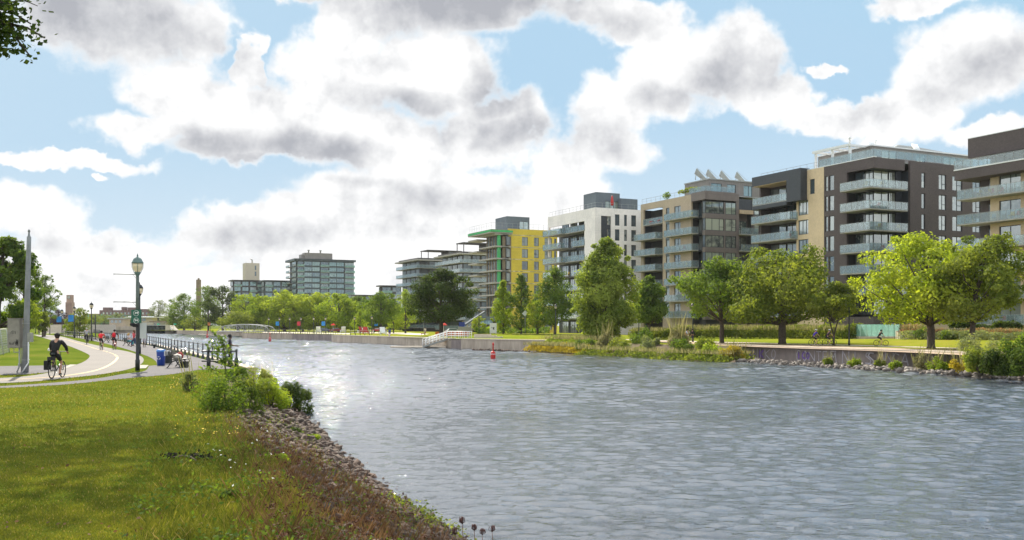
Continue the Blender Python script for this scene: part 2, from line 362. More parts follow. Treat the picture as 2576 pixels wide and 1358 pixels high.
# water
def watermat():
    m = bpy.data.materials.new('canal water'); m.use_nodes = True; t = NT(m.node_tree); p = t.n['Principled BSDF']
    p.inputs['Base Color'].default_value = (.050, .062, .080, 1); p.inputs['IOR'].default_value = 2.4; p.inputs['Roughness'].default_value = .03
    p.inputs['Specular IOR Level'].default_value = .5
    o = t.new('ShaderNodeTexCoord').outputs['Object']
    g = t.noise(t.mapping(o, (.5, 1, 1), (0, 0, R_(-8))), 1.3, 3, .55, .3)
    r = t.noise(t.mapping(o, (.45, 1, 1), (0, 0, R_(12))), 4.5, 4, .6, .2)
    q = t.noise(t.mapping(o, (.6, 1, 1), (0, 0, R_(-20))), 15, 3, .6)
    patch = t.mapr(t.noise(t.mapping(o, (.5, 1, 1), (0, 0, R_(15))), .055, 4), .35, .68, .45, 1.25)
    h = t.m('ADD', t.m('MULTIPLY', g, .05), t.m('ADD', t.m('MULTIPLY', r, .055), t.m('MULTIPLY', q, .022)))
    h = t.m('MULTIPLY', h, patch)
    t.put(p.inputs['Normal'], t.bump(h, 1., 1.)); return m
M['water'] = watermat()

# ------------------------------------------------------------ setting: banks, water, paths
def w2(o): return o
def sheet(name, pts, m, z=None):
    bm = bmesh.new(); vs = [bm.verts.new((p[0], p[1], (p[2] if len(p) > 2 and z is None else (z or 0.)))) for p in pts]
    f = bm.faces.new(vs); f.normal_update()
    if f.normal.z < 0: f.normal_flip()
    bmesh.ops.triangulate(bm, faces=[f], ngon_method='EAR_CLIP')
    me = bpy.data.meshes.new(name); bm.to_mesh(me); bm.free(); me.materials.append(m)
    o = bpy.data.objects.new(name, me); COL.objects.link(o); return struct(o)
toe = [gp(u, v, WZ) for u, v in ((1330,1500),(1150,1358),(1030,1280),(920,1200),(850,1130),(790,1075),(750,1035))]
toe = [toe[0] + Vector((3.5, -16, 0))] + toe + [Vector((-12.2, 49.2, WZ))]
crest = [Vector((p.x - 3.15 + (0.0 if i < 8 else 1.0), p.y - 1.0, 0)) for i, p in enumerate(toe)]
crest[0] = Vector((2.0, -4., 0))
rail_pts = [gp(595, 927), gp(515, 903), gp(380, 869), Vector((-72, 170, 0)), Vector((-108, 255, 0)), Vector((-150, 340, 0)), Vector((-186, 432, 0))]
crest[-1] = Vector((rail_pts[0].x + .3, rail_pts[0].y - .3, 0))
toe[-1] = Vector((rail_pts[0].x + 1.6, rail_pts[0].y + .6, WZ))
edge = [Vector((p.x + .45, p.y + .15, 0)) for p in rail_pts]
left_poly = [p for p in crest] + edge + [Vector((-186, 6000, 0)), Vector((-6000, 6000, 0)), Vector((-6000, -60, 0)), Vector((2.0, -60, 0))]
sheet('ground', left_poly, M['grass'])
# stony slope of the near bank
mb = MB(); n = len(crest)
low = [Vector((p.x + 1.6, p.y + .5, WZ - .8)) for p in toe]
for i in range(n - 1):
    mb.add([crest[i], crest[i+1], toe[i+1], toe[i]], [(0, 3, 2, 1)]); mb.add([toe[i], toe[i+1], low[i+1], low[i]], [(0, 3, 2, 1)])
struct(mb.build('bank_slope', M['soil']))
# left quay wall under the railing
mb = MB()
def wallstrip(mb, pts, z0, z1, th, mi=0, cope=None):
    for a, b in zip(pts[:-1], pts[1:]):
        d = (b - a); d.z = 0; nrm = Vector((d.y, -d.x, 0)).normalized() * th
        za1 = a.z if z1 is None else z1; zb1 = b.z if z1 is None else z1
        A, B = a.copy(), b.copy()
        mb.add([(A.x,A.y,z0),(B.x,B.y,z0),(B.x-nrm.x,B.y-nrm.y,z0),(A.x-nrm.x,A.y-nrm.y,z0),(A.x,A.y,za1),(B.x,B.y,zb1),(B.x-nrm.x,B.y-nrm.y,zb1),(A.x-nrm.x,A.y-nrm.y,za1)],
               [(0,3,2,1),(4,5,6,7),(0,1,5,4),(1,2,6,5),(2,3,7,6),(3,0,4,7)], mi)
    return mb
wallstrip(mb, edge, WZ - 1, .05, -.5)
tag(mb.build('quay_wall', M['conc']), 'long concrete quay edge under the dark railing on the near bank', 'quay wall')
# water
W0 = [Vector((-7000, -80, WZ)), Vector((7000, -80, WZ)), Vector((7000, 7000, WZ)), Vector((-7000, 7000, WZ))]
WL = W0
sheet('water', [Vector((p.x, p.y, -1.62)) for p in W0], M['water'])
def waves(x0, x1, y0, y1, dx, slope=.15):
    """one continuous field of short wind waves; the shortest ones die out with distance so that each mesh can carry them"""
    g = np.random.default_rng(99); nx = int((x1 - x0) / dx) + 1; ny = int((y1 - y0) / dx) + 1
    ya = np.linspace(y0, y1, ny, dtype=np.float32); X, Y = np.meshgrid(np.linspace(x0, x1, nx, dtype=np.float32), ya); Z = np.zeros_like(X)
    N_ = 130; ws = []
    for i in range(N_):
        lam = .22 * (4.6 / .22) ** (i / (N_ - 1)); a = math.pi / 2 + g.normal() * .50 + (.12 if i % 3 else -.35); ph = g.random() * 6.28; r_ = .5 + g.random()
        lc = np.maximum(.2, .0095 * ya + .05); lm = .50 + .020 * ya
        ws.append((lam, a, ph, lam ** .8 * r_ * np.clip((lam / lc - 1) / .35, 0, 1) * np.clip((1.4 - lam / lm) / .4, 0, 1), i))
    nrm = slope / np.sqrt(sum((2 * math.pi / l * w_) ** 2 / 2 for l, _, _, w_, _ in ws) + 1e-9)
    for lam, a, ph, w_, i in ws:
        if w_.max() <= 0: continue
        kx, ky = 2 * math.pi / lam * math.cos(a), 2 * math.pi / lam * math.sin(a); q = kx * X + ky * Y + (ph + .7 * np.sin(.21 * X + .17 * Y + i)); Z += (w_ * nrm)[:, None] * (np.sin(q) + .22 * np.cos(2 * q))
    pm = .85 + .4 * np.sin(X * .13 + Y * .05 + 1.3 * np.sin(Y * .09)) * np.sin(Y * .11 - X * .06 + 1)
    V = np.stack([X, Y, WZ + Z * pm], 2).reshape(-1, 3); I = np.arange(nx * ny).reshape(ny, nx)
    F = np.stack([I[:-1, :-1], I[:-1, 1:], I[1:, 1:], I[1:, :-1]], 2).reshape(-1, 4)
    return struct(npmesh('water', V, F, M['water'], smooth=True))
waves(-12, 25, 12, 38, .075); waves(-34, 46, 37.9, 84, .13); waves(-78, 46, 83.8, 180, .24); waves(-190, 0, 179.6, 450, .6)

# right bank waterline
RW = [(2900,1010),(2760,985),(2640,968),(2560,956),(2440,948),(2300,938),(2170,930),(2000,921),(1850,912),(1700,905),(1560,898),(1480,893),(1400,887),(1325,884)]
rw = [gp(u, v, WZ) for u, v in RW]
wall_right = [gp(u, v, WZ) for u, v in ((2460,941),(2300,930),(2170,924),(2000,914),(1850,905))]
wall_mid = [gp(u, v, WZ) for u, v in ((1385,884),(1325,882),(1160,877))]
wall_dock = [gp(u, v, WZ) for u, v in ((1160,877),(1075,873),(983,867.5))]
wall_far = [gp(u, v, WZ) for u, v in ((983,867.5),(836,860.5),(834,856.5),(700,853.2),(610,851))]
wall_lock = [gp(524,843.5, WZ), gp(444,840, WZ)]
lockline = [gp(444, 840, WZ), at(355, 436, WZ), at(232, 432, WZ)]
def flat(ps, z=0.): return [Vector((p.x, p.y, z)) for p in ps]
bankline = [Vector((240, 30, 0))] + flat([p + Vector((3.0, 3.2, 0)) for p in rw[:4]]) + flat(wall_right) + flat([p + Vector((2.2, 3.2, 0)) for p in rw[9:13]]) + flat(wall_mid[0:]) + flat(wall_dock[1:]) + flat(wall_far[1:]) \
    + [at(613, 330), at(560, 345)] + flat(wall_lock) + flat(lockline[1:])
sheet('far_ground', bankline + [Vector((-186.5, 6000, 0)), Vector((6000, 6000, 0)), Vector((6000, 30, 0))], M['grassfar'])
def qwall(pts, m, label, name='quay_wall', top=0., th=-.6, cope=True):
    r = thing(name, label, 'quay wall', pts[0])
    L = [p - pts[0] for p in pts]
    mb = MB(); wallstrip(mb, L, -1, -WZ + top, th); mb.build('wall', m, r)
    if cope:
        mb = MB(); L2 = [Vector((p.x - .08, p.y - .1, 0)) for p in L]; wallstrip(mb, L2, -WZ + top + .002, -WZ + top + .14, -.75); mb.build('coping', M['coping'], r)
    return r
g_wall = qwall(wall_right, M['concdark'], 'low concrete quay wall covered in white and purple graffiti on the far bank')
qwall(wall_mid[::1], M['conc'], 'pale curved concrete quay wall right of the white gangway', top=.0)
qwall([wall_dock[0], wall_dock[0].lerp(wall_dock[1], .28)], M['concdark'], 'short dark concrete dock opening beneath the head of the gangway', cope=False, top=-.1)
qwall([wall_dock[0].lerp(wall_dock[1], .282), wall_dock[2]], M['conc'], 'ribbed grey concrete wall behind the white gangway')
qwall(wall_far[0:2], M['conc'], 'tan concrete quay wall where a person in white sits')
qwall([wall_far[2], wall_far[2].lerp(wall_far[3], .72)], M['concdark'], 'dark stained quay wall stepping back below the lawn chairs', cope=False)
qwall([wall_far[2].lerp(wall_far[3], .725), wall_far[4]], M['conc'], 'orange tan quay wall running up to the truss footbridge')
mb = MB(); wallstrip(mb, [wall_far[1], wall_far[2]], WZ - 1, .0, -.5); tag(mb.build('wall_return', M['concdark']), 'short end wall where the far quay steps back', 'quay wall')
qwall(wall_lock, M['conc'], 'grey concrete wall left of the footbridge inlet beside the steps')
# vegetated far bank slopes
def slope(top, bot, name):
    mb = MB()
    for i in range(len(bot) - 1):
        a, b = top[i], top[i+1]; c, d = bot[i+1], bot[i]
        mb.add([a, b, c, d, c + Vector((-1, -1, -1)), d + Vector((-1, -1, -1))], [(0, 1, 2, 3), (3, 2, 4, 5)])
    return struct(mb.build(name, M['soil']))
slope(flat([p + Vector((3.0, 3.2, 0)) for p in rw[:4]] + [wall_right[0]], .01), rw[:5], 'far_bank_slope')
slope([wall_right[4] + Vector((0, 0, 1.5))] + flat([p + Vector((2.2, 3.2, 0)) for p in rw[9:13]], .01) + flat([wall_mid[0]]), rw[8:14], 'far_bank_slope')

# left bank paths (surveyed as pixel contours of the photo laid on the level ground)
def zz(pts, s=1.997, ox=0, oy=880): return [((ox + x / s) / 1.5905, (oy + y / s) / 1.5905) for x, y in pts]
def smooth_line(pts, it=2):
    for _ in range(it):
        q = [pts[0]]
        for a, b in zip(pts[:-1], pts[1:]): q += [a.lerp(b, .25), a.lerp(b, .75)]
        pts = q + [pts[-1]]
    return pts
pl_up = [gp(u, v) for u, v in zz([(-400,1275),(0,1265),(200,1253),(400,1222),(520,1186),(600,1160),(655,1142),(700,1115),(722,1087),(700,1070),(640,1042),(540,1002),(400,957),(330,937),(265,917)])]
pl_dn = [gp(u, v) for u, v in zz([(380,917),(490,930),(560,949),(640,973),(760,998),(900,1030),(1020,1050),(1100,1075),(1145,1100),(1150,1130),(1120,1160),(1060,1185),(960,1210),(800,1237),(530,1266),(300,1291),(0,1306),(-400,1318)])]
path_poly = smooth_line(pl_up) + smooth_line(pl_dn)
sheet('cycle_path', path_poly, M['path'], .012)
stop = [gp(u, v) for u, v in zz([(1255,1160),(1250,1130),(1200,1095),(1100,1060),(1020,1035),(900,1000),(760,968),(600,938),(480,915)])]
promenade = smooth_line([gp(u, v) for u, v in zz([(-500,1365),(0,1345),(300,1330),(600,1311),(900,1277),(1170,1252),(1398,1233)])] + [gp(500, 930)]) + [p + Vector((-.1, -.1, 0)) for p in rail_pts[:4]] \
    + [gp(u, v) for u, v in zz([(480,912)])] + smooth_line(stop[::-1])[1:] + smooth_line([gp(u, v) for u, v in zz([(1190,1166),(1165,1214),(1000,1227),(800,1266),(450,1301),(0,1330),(-500,1350)])])
sheet('promenade', promenade, M['asphalt'], .008)
side = [gp(u, v) for u, v in zz([(-500,1172),(0,1168),(300,1164),(605,1158),(520,1187),(400,1217),(200,1235),(0,1240),(-500,1250)])]
sheet('gravel_path', side, M['asphalt'], .008)
sheet('paver_strip', [gp(u, v) for u, v in zz([(560,1157),(612,1157),(520,1190),(480,1198)])], M['slabpale'], .02)
sheet('paver_strip', [gp(u, v) for u, v in zz([(1120,1160),(1188,1162),(1165,1186),(1080,1190)])], M['slabpale'], .02)
# painted line
cl = smooth_line([gp(u, v) for u, v in zz([(-300,1296),(0,1283),(200,1272),(400,1258),(540,1245),(700,1220),(800,1195),(870,1165),(920,1130),(940,1102)])])
def ribbon(mb, pts, wd, z):
    for a, b in zip(pts[:-1], pts[1:]):
        d = (b - a).normalized(); nrm = Vector((d.y, -d.x, 0)) * wd / 2
        mb.add([a + nrm, b + nrm, b - nrm, a - nrm], [(0, 1, 2, 3)], M=Matrix.Translation((0, 0, z)))
mb = MB(); ribbon(mb, cl, .16, .018)
dl = smooth_line([gp(u, v) for u, v in zz([(940,1102),(930,1085),(890,1064),(830,1048),(760,1028),(690,1005),(600,978),(520,955),(430,935)])])
acc = 0
for a, b in zip(dl[:-1], dl[1:]):
    L = (b - a).length; k = max(1, int(L / .5))
    for i in range(k):
        if int((acc + L * i / k) / 1.5) % 2 == 0: ribbon(mb, [a.lerp(b, i / k), a.lerp(b, (i + 1) / k)], .16, .018)
    acc += L
struct(mb.build('path_marking', M['yline']))
# right bank paths
def strip(name, upts, dpts, m, z): sheet(name, [gp(u, v) for u, v in upts] + [gp(u, v) for u, v in dpts[::-1]], m, z)
strip('dirt_path', [(1640,857),(1760,861),(1900,865),(2100,870),(2300,877),(2500,883),(2800,893)], [(1640,860),(1760,866),(1900,872.5),(2000,876),(2150,881),(2300,887),(2500,897),(2800,908)], M['dirt'], .01)
strip('concrete_path', [(1560,853),(1700,857),(1850,861),(2000,864.5),(2200,869),(2400,875),(2800,884)], [(1560,854.3),(1700,858.6),(1850,862.8),(2000,866.3),(2200,871.2),(2400,877),(2800,886.5)], M['coping'], .02)

strip('concrete_path', [(880,836.3),(960,836.2),(1030,837),(1080,840)], [(880,837.2),(960,838.5),(1000,840.5),(1060,843)], M['coping'], .02)
strip('concrete_path', [(660,835.2),(760,836.2),(880,838.6)], [(660,836.7),(760,838.3),(880,840.6)], M['coping'], .02)
# lawn rising gently to the hedge and the buildings on the right
FR = [gp(u, v, .03) for u, v in ((1180,849),(1300,850),(1400,851.5),(1500,852),(1560,852),(1700,856.5),(1911,861.5),(2000,864),(2163,867.5),(2270,870.5),(2400,874.5),(2560,878),(2800,884))]
HL = [(1180,190,839.5),(1300,180,840),(1400,172,840.5),(1500,162,842.5),(1600,155,847.5),(1700,149,851),(1911,144,851.5),(2000,138,851.5),(2163,126,852.5),(2270,117,853.5),(2400,108,855),(2560,104,857),(2800,99,861)]
def rise(u, back=0.):
    Y = float(np.interp(u, [h[0] for h in HL], [h[1] for h in HL])); v = float(np.interp(u, [h[0] for h in HL], [h[2] for h in HL])); p = at(u, Y, zat(v, Y)); d = Vector((p.x, p.y, 0)).normalized() * back; return p + d
mb = MB(); HP = [rise(h[0]) for h in HL]; BK = [p + Vector((p.x, p.y, 0)).normalized() * 30 for p in HP]
for i in range(len(HL) - 1): mb.add([FR[i], FR[i+1], HP[i+1], HP[i]], [(0,1,2,3)], 0, True); mb.add([HP[i], HP[i+1], BK[i+1], BK[i]], [(0,1,2,3)], 0, True)
struct(mb.build('lawn_rise', M['grassfar']))
sheet('concrete_path', [rise(u) + Vector((0, -.3, .03)) for u in (1290,1350,1420,1500,1560)] + [rise(u, 1.6) + Vector((0, 0, .03)) for u in (1560,1500,1420,1350,1290)], M['coping'])
inl = [wall_far[4], at(613, 330, WZ), at(560, 345, WZ), wall_lock[0]]
mb = MB(); wallstrip(mb, inl, WZ - 1, -.002, -.5); tag(mb.build('inlet_wall', M['conc']), 'shadowed concrete wall around the inlet under the truss footbridge', 'wall')
# ------------------------------------------------------------ buildings
PH = R_(26)
class Bld:
    """local frame: x along the town-facing front, y along the canal-facing side (away), corner at the origin"""
    def __init__(s, u, Y, label, cat='apartment building', v=None, group=None, ph=PH):
        s.c = at(u, Y); s.ph = ph; s.r = thing('apartment_building', label, cat, s.c, ph, group); s.cs, s.sn = math.cos(ph), math.sin(ph)
    def fx(s, u):
        k = (u - CX) / FPX; return (k * s.c.y - s.c.x) / (s.cs - k * s.sn)
    def ly(s, u):
        k = (u - CX) / FPX; return (s.c.x - k * s.c.y) / (k * s.cs + s.sn)
    def p(s, face, a, z, d):      # face 'F' (front, faces -y) or 'L' (canal side, faces -x); d = outwards
        return (a, -d, z) if face == 'F' else (-d, a, z)
    def part(s, name, boxes, m, parent=None):
        mb = MB()
        for face, a0, a1, z0, z1, d0, d1 in boxes: mb.box(s.p(face, a0, z0, d0), s.p(face, a1, z1, d1))
        return mb.build(name, m, parent or s.r)
    def win(s, face, a0, a1, z0, z1, d=0., mull=(.5,), pm='pane_canal', trans=None, fr=.07):
        mb = MB(); B = lambda b0, b1, c0, c1, e0, e1: mb.box(s.p(face, b0, c0, e0), s.p(face, b1, c1, e1))
        B(a0, a0 + fr, z0, z1, d - .12, d + .05); B(a1 - fr, a1, z0, z1, d - .12, d + .05)
        B(a0 + fr, a1 - fr, z0, z0 + fr, d - .12, d + .05); B(a0 + fr, a1 - fr, z1 - fr, z1, d - .12, d + .05)
        for q in mull: x = a0 + (a1 - a0) * q; B(x - fr / 2, x + fr / 2, z0 + fr, z1 - fr, d - .12, d + .045)
        if trans: x0 = a0 + (a1 - a0) * trans[0]; x1 = a0 + (a1 - a0) * trans[1]; zz_ = z0 + (z1 - z0) * trans[2]; B(x0 + fr / 2 + .002, x1 - fr / 2 - .002, zz_, zz_ + fr, d - .1, d + .04)
        w_ = mb.build('window', M['frame'], s.r)
        mb = MB(); mb.box(s.p(face, a0 + fr * .5, z0 + fr * .5, d - .02), s.p(face, a1 - fr * .5, z1 - fr * .5, d)); mb.build('pane', M[pm], w_)
    def hole_wall(s, face, a0, a1, z0, z1, holes, m, th=.35, d=0., name='wall', parent=None):
        """a wall with real openings: horizontal bands between hole rows, piers between holes"""
        rows = sorted({(h[2], h[3]) for h in holes}); mb = MB(); z = z0
        for r0, r1 in rows:
            if r0 > z: mb.box(s.p(face, a0, z, d - th), s.p(face, a1, r0, d))
            hs = sorted(h for h in holes if (h[2], h[3]) == (r0, r1)); x = a0
            for h in hs:
                if h[0] > x: mb.box(s.p(face, x, r0, d - th), s.p(face, h[0], r1, d))
                x = h[1]
            if x < a1: mb.box(s.p(face, x, r0, d - th), s.p(face, a1, r1, d))
            z = r1
        if z < z1: mb.box(s.p(face, a0, z, d - th), s.p(face, a1, z1, d))
        return mb.build(name, m, parent or s.r)
    def balcony(s, pts, z, closed=False, slab=.22, h=1.07, gm='railglass', out=None):
        """pts: outline in local xy of the outer edge; slab polygon given by out (or pts)"""
        mb = MB(); mb.prism(out or pts, z - slab, z, 0); b = mb.build('balcony', M['slab'], s.r)
        g = MB(); f = MB(); zt = z + h
        for a, c in zip(pts[:-1], pts[1:]):
            A = Vector((a[0], a[1], 0)); C = Vector((c[0], c[1], 0)); L = (C - A).length; d = (C - A) / L; nn = Vector((-d.y, d.x, 0)) * .012
            k = max(1, round(L / 1.15))
            for i in range(k):
                p0 = A + d * (L * i / k + .03); p1 = A + d * (L * (i + 1) / k - .03)
                g.add([(p0 - nn + Vector((0,0,z - .1))), (p1 - nn + Vector((0,0,z - .1))), (p1 + nn + Vector((0,0,z - .1))), (p0 + nn + Vector((0,0,z - .1))),
                       (p0 - nn + Vector((0,0,zt - .04))), (p1 - nn + Vector((0,0,zt - .04))), (p1 + nn + Vector((0,0,zt - .04))), (p0 + nn + Vector((0,0,zt - .04)))],
                      [(0,3,2,1),(4,5,6,7),(0,1,5,4),(1,2,6,5),(2,3,7,6),(3,0,4,7)])
            for i in range(k + 1):
                q = A + d * (L * i / k); f.box((q.x - .02, q.y - .02, z - .05), (q.x + .02, q.y + .02, zt))
            f.tube([A + Vector((0,0,zt)), C + Vector((0,0,zt))], .022, 4, 0, False)
        g.build('glass_panels', M[gm], b); f.build('railing', M['greymetal'], b)
        return b
    def roofrail(s, pts, z, h=1.0, glass=False):
        if glass:
            g = MB()
            for a, c in zip(pts[:-1], pts[1:]):
                A = Vector((a[0], a[1], z + .05)); C = Vector((c[0], c[1], z + .05)); d = (C - A).normalized(); nn = Vector((-d.y, d.x, 0)) * .01; u = Vector((0, 0, h - .1))
                g.add([A - nn, C - nn, C + nn, A + nn, A - nn + u, C - nn + u, C + nn + u, A + nn + u], [(0,3,2,1),(4,5,6,7),(0,1,5,4),(1,2,6,5),(2,3,7,6),(3,0,4,7)])
            g.build('glass_guard', M['railglass'], s.r)
        f = MB()
        for a, c in zip(pts[:-1], pts[1:]):
            A = Vector((a[0], a[1], z)); C = Vector((c[0], c[1], z)); L = (C - A).length; k = max(1, round(L / 1.5))
            for i in range(k + 1):
                q = A.lerp(C, i / k); f.tube([q, q + Vector((0, 0, h))], .025, 4, 0, False)
            f.tube([A + Vector((0,0,h)), C + Vector((0,0,h))], .03, 4, 0, False)
            if not glass: f.tube([A + Vector((0,0,h*.5)), C + Vector((0,0,h*.5))], .018, 4, 0, False)
        f.build('roof_railing', M['greymetal'], s.r)
    def furnish(s, face, a0, a1, z, d, n, cols=None):
        cols = cols or [(.45,.03,.03),(.6,.4,.03),(.5,.5,.48),(.05,.12,.03),(.04,.10,.03),(.3,.3,.3)]
        for i in range(n):
            a = rnd.uniform(a0, a1); c = rnd.choice(cols); mb = MB(); q = s.p(face, a, z, d)
            if c[1] > c[0]:   # plant pot
                mb.lathe([(.14,0),(.2,.35),(.2,.36),(.05,.37)], 8, 0, q)
                for k in range(26):
                    o = Vector((q[0] + rnd.gauss(0,.17), q[1] + rnd.gauss(0,.17), q[2] + .6 + rnd.gauss(0,.2))); mb.add([o, o + Vector((.16,rnd.uniform(-.1,.1),.08)), o + Vector((.03,.05,.2))], [(0,1,2)], 1)
                mb.build('potted_plant', [M['slab'], M['cloth'](c)], s.r)
            else:
                mb.box((q[0]-.25,q[1]-.25,q[2]+.4),(q[0]+.25,q[1]+.25,q[2]+.46)); mb.box((q[0]+.2,q[1]-.25,q[2]+.46),(q[0]+.25,q[1]+.25,q[2]+.9))
                for sx in (-.22,.22):
                    for sy in (-.22,.22): mb.tube([(q[0]+sx,q[1]+sy,q[2]),(q[0]+sx,q[1]+sy,q[2]+.4)], .02, 4)
                mb.build('balcony_chair', M['cloth'](c), s.r)
FL = [.7 + 3 * k for k in range(8)]      # floor levels

def roofcap(b, W, L, z, m='roofgrey', x0=0, y0=0):
    mb = MB(); mb.box((x0 + .36, y0 + .36, z - .4), (W - .36, L - .36, z - .25)); mb.build('roof', M[m], b.r)
def core(b, x0, y0, x1, y1, z0, z1, m='interior', name='core'):
    mb = MB(); mb.box((x0, y0, z0), (x1, y1, z1)); return mb.build(name, M[m], b.r)
def coping(b, pts, z, th=.5):
    mb = MB()
    for a, c in zip(pts[:-1], pts[1:]):
        mb.box((min(a[0], c[0]) - .06, min(a[1], c[1]) - .06, z + .002), (max(a[0], c[0]) + (th if a[0] == c[0] else 0), max(a[1], c[1]) + (th if a[1] == c[1] else 0), z + .1))
    mb.build('roof_flashing', M['white'], b.r)

# --- D: dark brick building with beige strip
b = Bld(2198, 137, 'dark brown brick apartment building with a beige strip and stacked glass balconies at its corner')
W_, L_ = 26., b.ly(1911); ZR = 25.9
n0, n1 = b.fx(2276), b.ly(2130)       # notch on the front / on the canal side
y_dark = b.ly(2073); y_beige = b.ly(2004)
zb = lambda k: FL[k]
hol = []; wl = []
for k in range(1, 8):
    z0, z1 = FL[k] + .5, FL[k] + 2.75
    for a0, a1 in ((b.ly(2098), b.ly(2085.5)), (b.ly(2082.5), b.ly(2075.5))): wl.append((a0, a1, z0, z1))
b.hole_wall('L', n1, y_dark, 0, ZR, wl, M['darkbrick'], name='brick_wall')
for i, h in enumerate(wl): b.win('L', h[0], h[1], h[2], h[3], -.15, () if i % 2 == 0 else (), 'pane_canal', (0, 1, .22) if i % 2 else None)
b.part('brick_parapet', [('L', 0, n1, 24.4, ZR, -.35, 0), ('F', 0.35, n0, 24.4, ZR, -.35, 0)], M['darkbrick'])
b.part('brick_base', [('L', 0, n1, 0, 3.4, -.35, 0), ('F', .35, n0, 0, 3.4, -.35, 0)], M['darkbrick'])
wl = []
for k in range(1, 8):
    z0, z1 = FL[k] + .45, FL[k] + 2.7
    wl.append((b.ly(2034), b.ly(2009), z0, z1) if k < 7 else (b.ly(2050), b.ly(2038), z0, z1))
b.hole_wall('L', y_dark, y_beige, 0, ZR, wl, M['beigebrick'], d=.05, name='beige_wall')
for h in wl: b.win('L', h[0], h[1], h[2], h[3], -.1, (.25, .6) if h[1] - h[0] > 2 else ())
wl = []
cols = [(3263+0, 0)]
fxs = lambda x: b.fx((3250 + x / 1.94) / 1.5905)
xs = [(fxs(848), fxs(877)), (fxs(982), fxs(1040)), (fxs(1088), fxs(1165))]
xs.append((xs[2][1] + 2.2, xs[2][1] + 4.0))
for k in range(1, 8):
    for a0, a1 in xs: wl.append((a0, a1, FL[k] + .45, FL[k] + 2.65))
b.hole_wall('F', n0 + 1.1, W_, 0, ZR, wl, M['darkbrick'], name='brick_wall')
for i, h in enumerate(wl): b.win('F', h[0], h[1], h[2], h[3], -.15, () if i % 4 == 0 else (.5,), 'pane_canal', (.5, 1, .35) if i % 4 else None)
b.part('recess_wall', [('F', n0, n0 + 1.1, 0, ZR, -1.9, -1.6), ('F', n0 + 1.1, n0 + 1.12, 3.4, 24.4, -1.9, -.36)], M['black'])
core(b, 2.1, 2.1, W_ - .4, L_ - .4, 0, 24.6); core(b, .37, n1 + .3, 2.0, y_beige, 0, 24.6); core(b, n0 + 1.2, .37, W_ - .4, 2.0, 0, 24.6)
roofcap(b, W_, L_, ZR)
# corner glazing + balconies
for k in range(1, 8):
    z = FL[k]
    a = b.ly(2130)
    b.win('L', 1.7, 1.7 + (a - 1.7) * .45, z + .05, z + 2.72, -1.7, (.5,), 'pane_canal'); b.win('L', 1.7 + (a - 1.7) * .46, a, z + .05, z + 2.72, -1.7, (.3,), 'pane_canal')
    b.win('F', 1.7, 4.6, z + .05, z + 2.72, -1.7, (.55,), 'pane_town'); b.win('F', 4.7, n0 - .1, z + .05, z + 2.72, -1.7, (.35, .7), 'pane_town')
    b.part('ceiling', [('F', 0.36, n0, z + 2.74, z + 2.98, -2., -.36)], M['frame'])
    if k > 1:
        q = [(-1.2, n1 + .1), (-1.2, -.45), (n0 + .1, -.45)]
        b.balcony(q, z, out=[(-1.2, n1 + .1), (-1.2, -.45), (n0 + .1, -.45), (n0 + .1, -.003), (n0, 1.7), (1.7, 1.7), (1.7, n1), (0 - .003, n1 + .1)])
        b.furnish('F', .5, n0 - 1, z, .0, 4)
        b.furnish('L', .2, n1 - .5, z, .4, 2)
# far left loggias
y0 = y_beige; y1 = L_
b.part('back_wall', [('L', y0, y1, 0, ZR, -2.3, -2.0), ('L', y1 - .3, y1, 0, ZR, -2.0, -.0)], M['darkbrick'])
b.part('black_frame', [('L', b.ly(2031), y1 + .3, 24.7, 26.2, -.5, 1.35), ('L', b.ly(2031), b.ly(1995), 21.3, 24.7, .06, 1.35), ('L', b.ly(1995), y1 + .3, 20.9, 21.5, .06, 1.35)], M['black'])
b.part('soffit', [('L', b.ly(1995), y1, 24.62, 24.69, -1.9, 1.3)], M['soffit'])
for k in range(1, 8):
    z = FL[k]; b.win('L', y0 + .3, (y0 + y1) / 2, z + .05, z + 2.6, -1.95, (.35, .7)); b.win('L', (y0 + y1) / 2 + .2, y1 - .4, z + .05, z + 2.6, -1.95, (.5,))
    if k < 7: q = [(-1.6, y1 + .2), (-1.6, y0 - .3)]; b.balcony([(0, y1 + .2)] + q + [(0, y0 - .3)], z, out=[(1.98, y1), (-.0, y1 + .2)] + q + [(0, y0 - .3), (1.98, y0 + .003)])
    else: b.balcony([(-1.3, y1 + .2), (-1.3, b.ly(1995))], z + .0, out=[(1.98, y1), (0, y1 + .2), (-1.3, y1 + .2), (-1.3, b.ly(1995)), (1.98, b.ly(1995))])
    if k < 7: b.furnish('L', y0, y1 - 1, z, .6, 3)
coping(b, [(0, 0), (0, L_)], ZR); 
b.roofrail([(.3, b.ly(2062)), (.3, L_)], ZR, 1.0)
b.roofrail([(.2, b.ly(2058)), (.2, .2), (W_, .2)], ZR + .1, 1.15, True)
# penthouse, pergola
pz = ZR + 2.6
b.hole_wall('F', 4., W_ - .5, ZR - .3, pz, [(6, 9, ZR + .2, ZR + 2.1), (13, 15, ZR + .2, ZR + 2.1), (19, 22, ZR + .2, ZR + 2.1)], M['zinc'], d=-4.2, name='penthouse_wall')
for a in ((6, 9), (13, 15), (19, 22)): b.win('F', a[0], a[1], ZR + .2, ZR + 2.1, -4.3, (.5,), 'pane_town')
mb = MB(); mb.box((4., 4.6, ZR - .3), (4.3, L_ - 9, pz)); mb.build('penthouse_wall', M['zinc'], b.r)
mb = MB(); mb.box((3.8, 4.0, pz), (W_ - .3, L_ - 9, pz + .18)); mb.build('penthouse_roof', M['white'], b.r)
mb = MB(); py0, py1 = b.ly(2165) + 3, b.ly(2052) + 1
for x in (1.0, 4.8):
    for y in (py0, (py0 + py1) / 2, py1): mb.box((x - .15, y - .15, ZR - .2), (x + .15, y + .15, ZR + 2.5))
